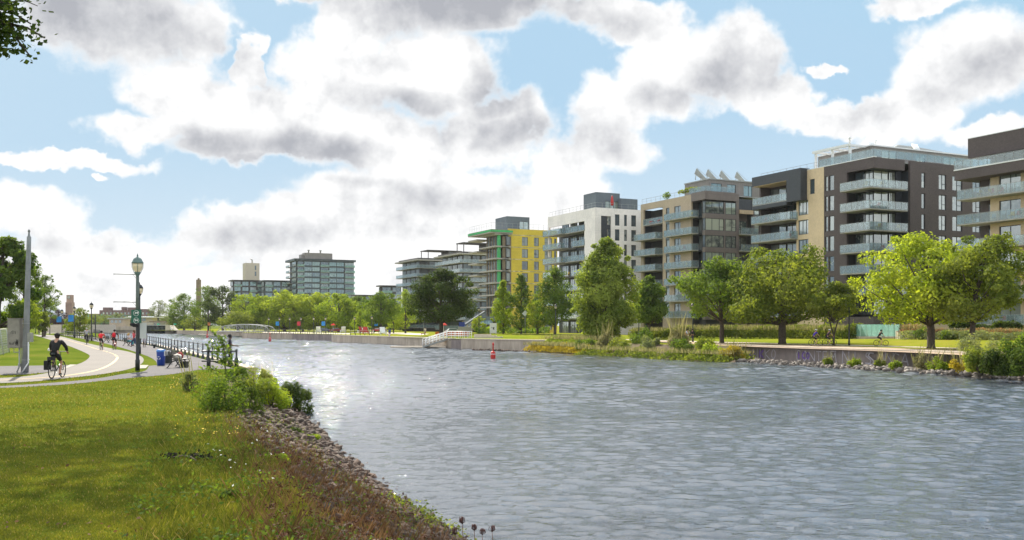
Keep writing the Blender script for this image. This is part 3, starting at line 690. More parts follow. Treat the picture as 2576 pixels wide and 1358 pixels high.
for y in (py0, (py0 + py1) / 2, py1): mb.box((.7, y - .2, ZR + 2.5), (5.1, y + .2, ZR + 2.8))
for x in (.7, 4.9): mb.box((x - .2, py0 - .3, ZR + 2.502), (x + .2, py1 + .3, ZR + 2.83))
for i in range(6): y = py0 + (py1 - py0) * (i + .5) / 6; mb.box((.9, y - .06, ZR + 2.55), (4.7, y + .06, ZR + 2.7))
mb.build('pergola', M['white'], b.r)
def duct(b, pts, r): mb = MB(); mb.tube(pts, r, 12); mb.build('duct', M['greymetal'], b.r)
duct(b, [(12.5, 8, pz), (12.7, 8, pz + .7), (13.4, 8, pz + 1.05), (17, 8, pz + 1.05), (24, 9, pz + 1.0)], .5)
for x in (5.5, 15):
    mb = MB(); 
    for i in range(6): mb.tube([(x + i * .2, 5.8, pz + .2), (x + .8 + i * .2, 7.4, pz + 1.7)], .11, 6)
    mb.build('solar_collector', M['white'], b.r)
for x in (7.2, 2.): mb = MB(); mb.lathe([(.12, 0), (.12, 1.1), (.25, 1.15), (.25, 1.4), (.12, 1.45)], 8, 0, (x, 6.5, pz + .1)); mb.build('vent_pipe', M['white'], b.r)
mb = MB()
for x in (-.9, 1.7): mb.box((x, 9.4, 3.1), (x + .1, 9.5, 3.2))
mb.box((.0, 4, 3.15), (W_ - 2, 3.9, 3.2)); 
# --- C: tan brick building
b = Bld(1774, 172, 'tan brick apartment building with a glazed brown corner and tilted solar panels on its roof')
L_ = b.ly(1612); W_ = b.fx(1925); ZR = 25.8
ya, yb_ = b.ly(1619), b.ly(1667)   # loggia (far)
ys0, ys1 = b.ly(1684), b.ly(1675)  # window strip
yd0, yd1 = b.ly(1767), b.ly(1739)  # dark recess
wl = []
for k in range(1, 8):
    wl.append((b.ly(1712), b.ly(1696), FL[k] + .2, FL[k] + 2.5)); wl.append((ys0, ys1, FL[k] + .2, FL[k] + 2.5))
b.hole_wall('L', yd1, yb_, 0, ZR, wl, M['tanbrick'], name='tan_wall')
for i, h in enumerate(wl):
    b.win('L', h[0], h[1], h[2], h[3], -.15, (.45,) if i % 2 == 0 else (), 'pane_canal', None if i % 2 == 0 else (0, 1, .3))
b.part('pale_panel', [('L', ys0 + .02, ys1 - .02, FL[k] + 2.503, FL[k] + 3.197, .0, .05) for k in range(1, 7)], M['bluegrey'])
b.part('tan_frame', [('L', yb_, L_, 24.6, ZR, -.35, 0), ('L', ya, L_, 0, 24.6, -.35, 0)], M['tanbrick'])
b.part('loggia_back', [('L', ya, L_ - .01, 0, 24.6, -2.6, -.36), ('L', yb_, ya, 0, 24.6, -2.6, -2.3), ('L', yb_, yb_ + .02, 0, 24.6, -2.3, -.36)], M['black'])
b.part('brown_cap', [('L', 0, yd1, 24.5, ZR + .2, -.35, .04), ('F', .36, b.fx(1852), 24.5, ZR + .2, -.35, .04)], M['brownmetal'])
b.part('brown_spandrel', [('L', 0, yd0, FL[k] + 2.5, FL[k] + 3.35, -.3, .0) for k in range(0, 7)] + [('F', .31, b.fx(1853), FL[k] + 2.5, FL[k] + 3.35, -.3, 0) for k in range(0, 7)]
       + [('F', b.fx(1821.5), b.fx(1824.5), FL[k] + 3.35, FL[k] + 5.5, -.3, .01) for k in range(0, 7)] + [('F', b.fx(1852), b.fx(1859), 0, ZR, -.3, .02)], M['brownmetal'])
for k in range(1, 8):
    z0, z1 = FL[k] + .35, FL[k] + 2.5
    b.win('L', .1, yd0, z0, z1, -.08, (.5,), 'pane_canal')
    b.win('F', .05, b.fx(1821), z0, z1, -.08, (.36, .76), 'pane_town', (.76, 1, .3)); b.win('F', b.fx(1825), b.fx(1851.5), z0, z1, -.08, (.6,), 'pane_town', (.6, 1, .3))
    b.win('L', yd0 + .1, yd1 - .1, FL[k] + .05, z1 + .2, -1.6, (.5,), 'pane_canal')
    b.part('recess_side', [('L', yd0, yd1, FL[k] + 2.75, FL[k] + 3.0, -1.7, -.36)], M['frame'])
    b.win('L', yb_ + .4, ya - .5, FL[k] + .05, z1 + .1, -2.25, (.33, .66), 'pane_canal')
    z = FL[k]; y0, y1 = b.ly(1757), b.ly(1687)
    b.balcony([(0, y1), (-1.5, y1), (-1.5, y0), (0, y0)], z, out=[(-.003, y1), (-1.5, y1), (-1.5, y0), (-.003, y0)])
    b.furnish('L', y0 + .5, y1 - .5, z, .7, 3)
    if k < 7: b.balcony([(0, ya + .9), (-1.7, ya + .9), (-1.7, yb_), (0, yb_)], z, out=[(2.28, ya), (-.003, ya), (-.003, ya + .9), (-1.7, ya + .9), (-1.7, yb_), (2.28, yb_ + .025)])
    else: b.balcony([(-.05, ya), (-.05, yb_)], z, out=[(2.28, ya), (-.05, ya), (-.05, yb_), (2.28, yb_ + .025)])
    b.furnish('L', yb_ + .5, ya - .5, z, .2, 2)
core(b, 1.8, 1.8, W_ - .5, L_ - .5, 0, 24.5); core(b, .37, yd1 + .1, 1.7, yb_ - .1, 0, 24.5); core(b, .5, .5, b.fx(1852), 1.7, 0, 24.5)
roofcap(b, W_, L_, ZR)
x0 = b.fx(1859); x1 = b.fx(1893); 
b.part('recess_wall', [('F', x0, x1, 0, 24., -1.8, -1.5)], M['brownmetal'])
for k in range(1, 8):
    if k < 7: b.win('F', x0 + .2, x1 - .2, FL[k] + .05, FL[k] + 2.5, -1.45, (.5,), 'pane_town')
    if k < 7: b.balcony([(x0, -.6), (x1 + .8, -.6)], FL[k], out=[(x0, 1.5), (x0, -.6), (x1 + .8, -.6), (x1 + .8, -.003), (x1, 0), (x1, 1.5)])
    if k < 7: b.furnish('F', x0 + .3, x1, FL[k], .2, 3)
b.part('awning', [('F', x0, x1, FL[7] + .6, FL[7] + 1.3, -.1, .25)], M['soffit'])
wl = [(b.fx(1898), b.fx(1911), FL[k] + .4, FL[k] + 2.5) for k in range(1, 8)]
b.hole_wall('F', x1, W_, 0, 24.9, wl, M['darkbrick'], name='brick_wall')
for h in wl: b.win('F', h[0], h[1], h[2], h[3], -.15, (), 'pane_town', (0, 1, .45))
b.part('black_box', [('F', x0, x1, FL[7] + 1.35, 25., -1.4, -.1)], M['black'])
b.roofrail([(.3, b.ly(1745)), (.3, L_)], ZR, 1.0)
b.roofrail([(.3, b.ly(1730)), (.3, .3), (b.fx(1850), .3)], ZR + .2, 1.0, True)
pz = ZR + 2.8
b.hole_wall('F', 3.2, W_ + 4, ZR - .5, pz, [(3.6, 6.0, ZR + .2, ZR + 2.2), (7.2, 9.2, ZR + .2, ZR + 2.2), (11, 13, ZR + .2, ZR + 2.2)], M['zinc'], d=-3, name='penthouse_wall')
for a in ((3.6, 6.0), (7.2, 9.2), (11, 13)): b.win('F', a[0], a[1], ZR + .2, ZR + 2.2, -3.1, (.6,), 'pane_far')
mb = MB(); mb.box((3.2, 3.36, ZR - .5), (3.5, L_ - 10, pz)); mb.build('penthouse_wall', M['zinc'], b.r)
mb = MB(); mb.box((3.0, 2.8, pz), (W_ + 4.2, L_ - 10, pz + .2)); mb.build('penthouse_roof', M['greymetal'], b.r)
M['panelgrey'] = brickmat('solar glass', (.38,.40,.40), (.42,.44,.43), (.15,.15,.15), sx=1, bw=.35, rh=4, rough=.35)
for i, (u, ) in enumerate(((1783,), (1812,), (1846,), (1886,))):
    x = b.fx(u) + 1.5; mt = Matrix.Translation((x, 7 if i else 8.5, pz + .35)) @ Matrix.Rotation(R_(-34), 4, 'Z') @ Matrix.Rotation(R_(-38), 4, 'Y')
    mb = MB(); q0 = Vector((x - .8, 5, pz + 1.12)); al = Vector((3.7, 1.6, -1.05)); up_ = Vector((.25, -.3, 1.0)); th_ = Vector((-.05, .12, .05))
    mb.add([q0, q0 + al, q0 + al + up_ * .55, q0 + up_, q0 + th_, q0 + al + th_, q0 + al + up_ * .55 + th_, q0 + up_ + th_], [(0,1,2,3),(7,6,5,4),(0,4,5,1),(1,5,6,2),(2,6,7,3),(3,7,4,0)]); o = mb.build('solar_panel', M['panelgrey'], b.r)
    mb = MB()
    for f_ in (.05, .5, .95):
        e_ = q0 + al * f_; mb.tube([(e_.x, e_.y, pz + .1), tuple(e_ + up_ * .3)], .06, 4)
    mb.tube([q0 + up_ * 1.1, q0 + al + up_ * .9], .03, 4)
    mb.build('panel_support', M['greymetal'], o)
# roof garden
def foliage_blob(name, c, r, n, mt, parent=None, leaf=.12, seed=1, squash=1.):
    g = np.random.default_rng(seed); d = g.normal(size=(n, 3)); d /= np.linalg.norm(d, axis=1)[:, None]
    P = np.array(c) + d * np.array([r[0], r[1], r[2]]) * (g.random((n, 1)) ** .4)
    return leafquads(name, P, d, leaf, g, mt, parent)
def leafquads(name, P, Nn, leaf, g, mt, parent=None, var=None, asp=.55):
    n = len(P); Nn = Nn + g.normal(size=(n, 3)) * .55; Nn /= np.linalg.norm(Nn, axis=1)[:, None] + 1e-9
    r = g.normal(size=(n, 3)); T = np.cross(Nn, r); T /= np.linalg.norm(T, axis=1)[:, None] + 1e-9; Bv = np.cross(Nn, T)
    s = (leaf * (.6 + .8 * g.random(n)))[:, None]
    V = np.stack([P + T * s, P + Bv * s * asp, P - T * s * .9, P - Bv * s * asp], 1).reshape(-1, 3)
    F = np.arange(4 * n).reshape(n, 4)
    return npmesh(name, V, F, mt, parent, g.random(n) if var is None else var)
LM = {}
LM['dark'] = leafmat('dark green leaves', (.026,.050,.012), (.075,.11,.022), .48)
LM['mid'] = leafmat('mid green leaves', (0.060, 0.115, 0.021), (0.159, 0.224, 0.041), .52)
LM['olive'] = leafmat('olive green leaves', (0.098, 0.144, 0.025), (0.230, 0.266, 0.053), .54)
LM['bright'] = leafmat('bright yellow green leaves', (0.144, 0.218, 0.021), (0.301, 0.372, 0.047), .55)
LM['lime'] = leafmat('lime yellow leaves', (0.178, 0.247, 0.023), (0.354, 0.413, 0.059), .55)
LM['poplar'] = leafmat('glossy poplar leaves', (0.115, 0.172, 0.032), (0.307, 0.366, 0.083), .52, rough=.35)
LM['pale'] = leafmat('pale grey green leaves', (.13,.165,.08), (.24,.27,.14), .48)
LM['haze'] = leafmat('distant green leaves', (.09,.125,.06), (.17,.205,.09), .45)  # paler and greyer: aerial haze put into the leaf colour
LM['purple'] = leafmat('dark purple leaves', (.03,.018,.022), (.06,.035,.04), .3, (1.3, 1, 1))
LM['gold'] = leafmat('golden leaves', (.28,.22,.02), (.42,.34,.05), .5)
LM['rust'] = leafmat('rusty brown stalks', (.095,.05,.026), (.23,.14,.07), .3, (1.2, 1.1, .8))
LM['reed'] = leafmat('pale reed', (.16,.17,.06), (.34,.30,.15), .45, (1.1, 1.1, .9))
LM['wheat'] = leafmat('orange ornamental grass', (.38,.22,.08), (.55,.36,.16), .4, (1.1, 1, .8))
foliage_blob('roof_plants', (.9, 6, ZR + 1.1), (.5, 3.6, .5), 420, LM['olive'], b.r, .2, 3)
foliage_blob('roof_plants', (.9, 13, ZR + .9), (.5, 1.2, .7), 160, LM['mid'], b.r, .2, 4)
# --- B: white building
b = Bld(1497, 193, 'white framed apartment building with recessed dark balconies and a red parasol on its roof')
L_ = b.ly(1378); W_ = b.fx(1614); ZR = 25.6
c0 = b.ly(1470) # white corner pier depth on canal side
b.part('white_frame', [('L', 0, L_, 22.9 + .4, ZR, -.4, 0), ('L', 0, c0, 0, 23.3, -.4, 0), ('L', L_ - .5, L_, 17, 23.3, -.4, 0)], M['whitewall'])
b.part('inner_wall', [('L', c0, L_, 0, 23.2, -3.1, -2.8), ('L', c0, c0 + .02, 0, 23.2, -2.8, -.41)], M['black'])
f = b.fx
wl = []; zf = [k * 3. + 1.2 for k in range(0, 8)]
cw = [(f(1547), f(1558.5)), (f(1570), f(1577)), (f(1588), f(1600))]
for z in zf[1:]:
    for c in cw: wl.append((c[0], c[1], z, z + 2.25))
b.hole_wall('F', f(1537), W_, 0, ZR, wl, M['whitewall'], d=.01, name='white_wall')
for i, h in enumerate(wl): b.win('F', h[0], h[1], h[2], h[3], -.12, () if i % 3 == 1 else (.4,), 'pane_canal')
b.part('white_corner', [('F', .41, f(1512), 0, ZR, -.4, 0), ('F', f(1512), f(1537), 24, ZR, -.4, 0)], M['whitewall'])
b.part('dark_strip', [('F', f(1512), f(1528), 0, 24, -.4, -.15), ('F', f(1536), f(1537), 0, 24, -.4, -.15)], M['black'])
for z in zf[1:]: b.win('F', f(1528), f(1536), z, z + 2.25, -.2, (), 'pane_canal')
b.part('dark_strip', [('F', f(1528), f(1536), z + 2.25, z + 3., -.4, -.15) for z in zf], M['black'])
core(b, 3.2, .5, W_ - .5, L_ - .5, 0, 23.2); core(b, .5, .5, 3.1, c0, 0, 23.2); roofcap(b, W_, L_, ZR)
for k in range(0, 8):
    z = k * 3. + .5
    for j in range(4):
        a = c0 + .6 + j * (L_ - c0 - 1.4) / 4; b.win('L', a, a + (L_ - c0) / 4 - 1.1, z + .05, z + 2.5, -2.75, (.4, .75), 'pane_canal')
    if k == 0: continue
    y0, y1 = b.ly(1420), L_ + .6
    b.balcony([(0, y1), (-.9, y1), (-.9, y0), (0, y0)], z, out=[(2.78, y1 - 1.3), (.0, L_ - .6), (0, y1), (-.9, y1), (-.9, y0), (2.78, y0)])
    y0, y1 = b.ly(1471), b.ly((1452, 1434)[k % 2])
    b.balcony([(.0, y1 + 2), (-.1, y1 + 2), (-.1, y0), (0, y0)], z, out=[(2.78, y1 + 2), (-.1, y1 + 2), (-.1, y0), (2.78, y0)])
    b.furnish('L', y0, L_ - 1, z, -.6, 4)
b.roofrail([(.3, L_), (.3, .3), (W_, .3)], ZR, 1.0, False)
zb0 = ZR + 3.5
b.hole_wall('F', 2.6, 8.3, ZR - .3, zb0, [(4.8, 7.9, ZR + .1, ZR + 2.)], M['bluegrey'], d=-4, name='penthouse_wall'); b.win('F', 4.8, 7.9, ZR + .1, ZR + 2., -4.1, (.33, .66), 'pane_town')
mb = MB(); mb.box((2.6, 4.36, ZR - .3), (2.9, 9, zb0)); mb.box((2.91, 8, ZR - .3), (8.3, 9, zb0)); mb.box((2.6, 4.0, zb0), (8.3, 9, zb0 + .2)); mb.build('penthouse_wall', M['bluegrey'], b.r)
mb = MB(); xb = f(1575); mb.box((xb + .6, 3, ZR - .3), (W_ + 1, 7, ZR + 2.6)); mb.build('stair_box', M['bluegrey'], b.r)
mb = MB(); mb.tube([(5.2, 2, ZR - .2), (5.2, 2, ZR + 1)], .05, 6); mb.build('parasol_pole', M['white'], b.r)
mb = MB(); mb.lathe([(.03, 0), (.3, .1), (.33, .8), (.18, 1.8), (.03, 2.1)], 8, 0, (5.2, 2, ZR + .8)); mb.build('red_parasol', M['red'], b.r)
b.part('canopy', [('L', b.ly(1465), b.ly(1420), 3.6, 4.3, -.2, 2.2)], M['white'])
# --- Y: yellow building under construction
b = Bld(1252, 244, 'yellow sheathed apartment building under construction with a bright green corner strip')
L_ = b.ly(1219); W_ = b.fx(1402); ZR = 26.6; f = b.fx
xg = f(1258); xb = f(1286); xy = f(1284)
zr = lambda v, a=10: zat(v, b.c.y + a * b.sn)
zf = [24.6 - 3.05 * k for k in range(8)]      # window tops
cw = [(f(1313), f(1328)), (f(1343.5), f(1355.5)), (f(1370), f(1388.5)), (f(1394), f(1400))]
wl = [(c[0], c[1], z - 2.2, z) for z in zf[:8] for c in cw]
b.hole_wall('F', xb + .02, W_, 0, ZR, wl, M['yellow'], name='yellow_wall')
for h in wl: b.win('F', h[0], h[1], h[2], h[3], -.12, (.4,), 'pane_dark', (0, .4, .45))
b.part('joint_tape', [('F', xb + .02, W_, z + .32, z + .52, .002, .02) for z in zf], M['dash'])
b.part('block_wall', [('F', xg + 2.3, xb, 0, 24.6, -.35, .0)], M['rawbrown'])
b.part('block_pier', [('F', xg + .7, xg + 1.5, 0, 24.6, -.35, -.0)], M['rawbrown'])
b.part('yellow_cap', [('F', xg + 2.3, xb, 24.6, ZR, -.35, 0.01)], M['yellow'])
for z in zf: b.win('F', f(1273), f(1283), z - 2.2, z - .02, .06, (), 'pane_dark')
for z in zf: b.win('F', xg + 1.5, xg + 2.3, z - 2.2, z + .2, -.2, (), 'pane_dark')
b.part('green_strip', [('F', -.02, .75, 1.5, 24.9, -.3, .12)], M['greenwrap'])
for k, z in enumerate(zf):
    b.part('floor_slab', [('L', -.5, L_ + 1.2, z + .25, z + .6, -3.5, 1.1)], M['slab'])
    b.part('floor_edge', [('F', 1.0, xg + 2.2, z + .25, z + .6, -.3, .5)], M['slab'])
    b.part('projecting_balcony', [('L', L_ + 1.2, L_ + 7, z - .5, z - .15, -2, 1.6)], M['slab'])
    n = 4; st = (L_ - 1.2) / n
    for i in range(n):
        a = 1.1 + i * st; b.win('L', a, a + st * .66, z - 2.4, z + .24, -.6, (.5,), 'pane_dark')
        b.part('block_pier', [('L', a + st * .66, a + st, z - 2.4, z + .24, -.9, -.5)], M['rawbrown'])
b.part('roof_overhang', [('L', -.7, L_ + 5.5, 25.25, 25.5, -3, 2.3), ('F', .7, xg + 3.2, 25.25, 25.5, -.3, .75)], M['slab'])
b.part('green_fascia', [('L', -.8, L_ + 5.5, 25.55, 26.05, 2.1, 2.35), ('F', -2.0, xg + 3.2, 25.55, 26.05, .7, .85)], M['greenwrap'])
b.part('fascia_underside', [('L', -.6, L_ + 5.5, 25.5, 26.2, -3, 2.05)], M['rawbrown'])
core(b, .9, .95, W_ - .4, L_ - .4, 0, 25.2); roofcap(b, W_, L_ + 5, ZR)
b.roofrail([(-2, L_ + 5), (-2, -.6), (W_, -.6)], 26.35, 1.5)
mb = MB(); mb.box((4.5, 4, 26), (11, 11, 30.2)); mb.build('stair_tower', M['bluegrey'], b.r)
b.win('F', 8, 10.6, 26.6, 29.0, -3.97, (.5,), 'pane_far'); 
b.part('ground_cover', [('L', -1, L_ + 1, 3.2, 4.4, 1.2, 5)], M['bluegrey'])
b.part('scaffold_posts', [('L', -.8 + i * 3, -.6 + i * 3, 0, 3.2, 4.6, 4.8) for i in range(5)], M['soffit'])
# --- G2, G1: two dark grey terraced buildings with long glass balconies
def slabbuilding(u, Y, ul, W_, nf, label, ZT, pav):
    b = Bld(u, Y, label, group='grey slab balcony buildings beside the yellow one'); L_ = b.ly(ul); step = 3.05
    for k in range(nf + 1):
        z = ZT - step * (k + 1) + .2
        if z < -1: break
        q = [(-1.8, L_ + 1.8), (-1.8, -1.8), (W_, -1.8)]
        if k > 0 or True: b.balcony(q, z, out=[(-1.8, L_ + 1.8), (-1.8, -1.8), (W_, -1.8), (W_, .4), (.4, .4), (.4, L_ + 1.8)], slab=.2, h=1.05)
        n = 4; st = L_ / n
        for i in range(n): b.win('L', i * st + .25, (i + 1) * st - .35, z + .05, z + 2.7, 0, (.3, .62), 'pane_dark')
        n = max(3, int(W_ / 3)); st = W_ / n
        for i in range(n): b.win('F', i * st + .2, (i + 1) * st - .3, z + .05, z + 2.7, 0, (.5,), 'pane_dark')
    core(b, .1, .1, W_ - .1, L_, 0, ZT - .4, 'darkgrey')
    b.part('roof_slab', [('L', -2.2, L_ + 2.2, ZT - .35, ZT + .1, -9, 2.2), ('F', 9, W_, ZT - .35, ZT + .1, -7, 2.2)], M['slab'])
    b.part('roof_edge', [('L', -1, L_ + 1.2, ZT + .1, ZT + .7, -8, 1), ('F', 8, W_, ZT + .1, ZT + .7, -6, 1)], M['darkgrey'])
    mb = MB(); z0, z1 = ZT + .7, ZT + 3.6; x0, x1, y0, y1 = pav
    for x in (x0, x1):
        for y in (y0, y1): mb.box((x - .12, y - .12, z0), (x + .12, y + .12, z1))
    mb.box((x0 - .3, y0 - .3, z1), (W_, y1 + .3, z1 + .3)); mb.build('roof_pergola', M['darkgrey'], b.r)
    mb = MB(); mb.box((x1, y0 + .3, z0), (W_ - 1, y1, z1)); mb.build('roof_pavilion', M['darkgrey'], b.r)
    b.win('F', x1 + .3, W_ - 1.5, z0 + .2, z1 - .3, -y0 - .25, (.3, .6), 'pane_dark')
    return b
slabbuilding(1164, 313, 1112, 16, 8, 'dark grey apartment building with long glass balconies directly left of the yellow building', 25.2, (1, 9, 1.5, 7))
slabbuilding(1056, 348, 1012, 17, 8, 'dark grey apartment building with glass balconies behind the big dark tree', 25.6, (4, 12, 2, 9))
# --- far glass tower
b = Bld(747, 536, 'large blue green glass apartment block above the bright trees', 'apartment block'); f = b.fx
W_ = f(892); L_ = b.ly(727.5); ZT = 39.
core(b, .3, .3, W_ - .3, L_ - .3, 0, ZT - .6, 'bluegrey')
b.part('roof_slab', [('L', -1.0, L_ + 3, ZT - 1.2, ZT, -W_ * .98, 1.6), ('F', -1.6, W_ + .5, ZT - 1.2, ZT, .0, 1.0)], M['bluegrey'])
xc = [f(x) for x in (747, 764, 805, 827, 866, 891)]
for k in range(10):
    z = ZT - 1.2 - 3.05 * (k + 1)
    if z < 9: break
    for j in range(5):
        a0, a1 = xc[j], xc[j + 1]
        if j % 2 == 0:
            b.win('F', a0 + .3, a1 - .3, z + .3, z + 2.7, -1.0 if False else .31, (.35, .7), 'pane_canal')
            b.balcony([(a0, -1.5), (a1, -1.5)], z + .1, out=[(a0, -.31), (a0, -1.5), (a1, -1.5), (a1, -.31)], gm='greenglass')
        else:
            m_ = (a0 + a1) / 2; b.win('F', a0 + .2, m_ - .1, z + .45, z + 2.75, .31, (.4, .7), 'pane_far'); b.win('F', m_ + .1, a1 - .2, z + .45, z + 2.75, .31, (.3, .65), 'pane_far')
    b.win('L', 1, L_ * .55, z + .3, z + 2.7, .31, (.5,), 'pane_far'); b.balcony([(-1.6, L_ + 1.5), (-1.6, L_ * .6)], z + .1, out=[(.3, L_ + 1.5), (-1.6, L_ + 1.5), (-1.6, L_ * .6), (.3, L_ * .6)])
mb = MB(); mb.box((f(770), 3, ZT), (f(840), 9, ZT + 3.6)); mb.box((f(762), 4, ZT), (f(770) - .02, 9, ZT + 2.6)); mb.build('plant_room', M['zinc'], b.r)
mb = MB()
for x in (f(782), f(812)): mb.lathe([(.4, 0), (.4, 1.2), (.7, 1.3), (.7, 1.8)], 8, 0, (x, 5, ZT + 3.6))
mb.build('vent_pipe', M['greymetal'], b.r)
def lowwing(u0, u1, uL, Y, zt, nfl, label, m, pm):
    b = Bld(u0, Y, label, 'apartment block'); W_ = b.fx(u1); L_ = max(4, b.ly(uL)); core(b, .3, .3, W_, L_, 0, zt - .5, m)
    b.part('roof_slab', [('L', -1.2, L_ + 1, zt - .6, zt, -W_, 1.2), ('F', 0.01, W_, zt - .6, zt, 0, 1.2)], M[m])
    for k in range(nfl):
        z = zt - .6 - 3.1 * (k + 1); n = max(2, int(W_ / 4.2)); st = W_ / n
        for i in range(n):
            if (i + k) % 3: b.win('F', i * st + .3, (i + 1) * st - .5, z + .4, z + 2.8, .31, (.5,), pm)
            else: b.balcony([(i * st, -1.2), ((i + 1) * st, -1.2)], z + .1, out=[(i * st, -.31), (i * st, -1.2), ((i + 1) * st, -1.2), ((i + 1) * st, -.31)], gm='greenglass'); b.win('F', i * st + .3, (i + 1) * st - .5, z + .1, z + 2.8, -.0 + .31, (.5,), 'pane_canal')
        b.win('L', 1, L_ - 1, z + .3, z + 2.8, .31, (.4, .7), 'pane_canal')
    return b
lowwing(666, 748, 658, 545, 27.5, 4, 'low green glass wing joined to the left of the far glass block', 'bluegrey', 'pane_far')
lowwing(588, 666, 580, 552, 28.0, 4, 'low dark brick wing left of the far glass block below the pale tower', 'darkgrey', 'pane_far')
# pale tower, brick chimney, low dark building
b = Bld(617, 575, 'plain pale concrete tower with two small windows rising behind the low wing', 'tower'); b.r.name = 'tower'
W_ = b.fx(653); ZT = zat(661, 575); core(b, 0, 0, W_, 8, 0, ZT, 'coping', 'shaft')
for v_ in (672, 687): z = zat(v_, 577); b.win('F', b.fx(641), b.fx(644.5), z - 1.6, z + 1, .03, (), 'pane_canal')
mb = MB(); mb.tube([(W_ * .55, 3, ZT), (W_ * .55, 3, ZT + 2), (W_ * .45, 3, ZT + 2.6)], .4, 6); mb.build('vent_pipe', M['greymetal'], b.r)
b = Bld(495, 480, 'slim brick chimney standing above the trees left of the low wing', 'chimney'); b.r.name = 'chimney'
W_ = b.fx(506); ZT = zat(703, 480); core(b, 0, 0, W_, 2.4, 0, ZT, 'rawbrown', 'shaft'); b.part('crown', [('F', W_ * .3, W_ * .7, ZT, ZT + .8, -1.5, -.7)], M['rawbrown'])
lowwing(960, 1010, 955, 470, 21.5, 2, 'low brown flat roofed building behind the trees left of the grey balcony buildings', 'darkgrey', 'pane_canal')
lowwing(895, 960, 893, 520, 18.5, 2, 'long low dark roofed building beside the far glass block', 'darkgrey', 'pane_canal')
# --- A: building cut by the right frame edge
cA = at(2444, 121); LA = 27.
cc = Vector((cA.x + LA * math.sin(PH), cA.y - LA * math.cos(PH), 0))
b = Bld(2000, 100, 'dark and beige apartment building with long staggered glass balconies at the right edge'); b.c = cc; b.r.location = cc
ZR = zat(352, 121) ; ly = b.ly; yE = LA
zA = lambda x, y, Yy=121: zat((500 + y / 1.94) / 1.5905, Yy)
zs = [zat((500 + y / 1.94) / 1.5905, 121) for y in (372, 575, 768)]   # slab levels at far end
z6 = zs[1]; z5 = zs[2]; st = z6 - z5; z7 = zs[0] + .4
core(b, 2.4, 0, 22, yE - .4, 0, ZR - 3.4, 'interior'); 
b.part('roof_fascia', [('L', -1, yE - .2, ZR - 2.4, ZR, -1.5, .9)], M['darkbrick'])
b.part('upper_wall', [('L', -1, yE - 2.5, z7, ZR - 2.4, -3.2, -2.9), ('L', yE - 2.9, yE - 2.5, z7, ZR - 2.4, -2.9, -.2)], M['darkbrick'])
for i in range(7): b.win('L', yE - 3.2 - i * 3.3 - 2.4, yE - 3.2 - i * 3.3, z7 + .05, ZR - 2.6, -2.85, (.5,), 'pane_canal')
b.part('terrace_band', [('L', -1, yE + 1.2, z7 - 1.3, z7 - .02, -3.4, 1.6)], M['darkbrick'])
b.balcony([(-1.6, yE + 1.2), (-1.6, -1)], z7, slab=.1, out=[(-1.55, yE + 1.1), (-1.55, -1), (3, -1), (3, yE + 1.1)])
b.part('edge_trim', [('L', -1, yE + 1.25, z7 - .12, z7 + .03, 1.6, 1.68)], M['white'])
b.part('far_end_wall', [('L', yE - 1.2, yE, 0, z7 - 1.3, -3., -1.6)], M['darkbrick'])
wl = []
for k in range(0, 7):
    z = z6 - st * k
    if z < 0: break
    for a in (yE - 6.5, yE - 13, yE - 19.5, yE - 26): wl.append((a, a + 2.9, z + .05, z + 2.45))
b.hole_wall('L', -1, yE - 2.4, 0, z7 - 1.3, wl, M['beigebrick'], d=-.3, name='beige_wall')
for i, h in enumerate(wl): b.win('L', h[0], h[1], h[2], h[3], -.5, (.5,), 'pane_canal')
for k in range(0, 7):
    z = z6 - st * k
    if z < 0: break
    b.win('L', yE - 2.3, yE - 1.3, z + .05, z + 2.4, -1.5, (.5,), 'pane_canal')
    zc = z + (.0 if k % 2 == 0 else .0)
    y0, y1 = yE - 10.5, yE + .9
    b.balcony([(1.5, y1), (-1.5, y1), (-1.5, y0), (0.3, y0)], z, out=[(1.5, y1), (-1.5, y1), (-1.5, y0), (.3, y0), (.3, yE - 2.4), (1.5, yE - 2.4)])
    b.balcony([(.3, y0 - (.6 if k % 2 else .05)), (-1.5, y0 - (.6 if k % 2 else .05)), (-1.5, -1), (.3, -1)], z + .9, out=[(.3, y0 - (.6 if k % 2 else .05)), (-1.5, y0 - (.6 if k % 2 else .05)), (-1.5, -1), (.3, -1)])
    b.furnish('L', y0 + .5, y1 - 1, z, .6, 6); b.furnish('L', 2, y0 - 2, z + .9, .6, 5)
mb = MB(); mb.box((1.5, 0, ZR - 2.4), (20, yE - 1, ZR - .2)); mb.build('roof', M['roofgrey'], b.r)
b.roofrail([(.3, yE - 8), (.3, -1)], ZR, 1.0)
mb = MB(); mb.box((-.95, -1, ZR + .003), (-.3, yE - .2, ZR + .08)); mb.build('roof_flashing', M['white'], b.r)
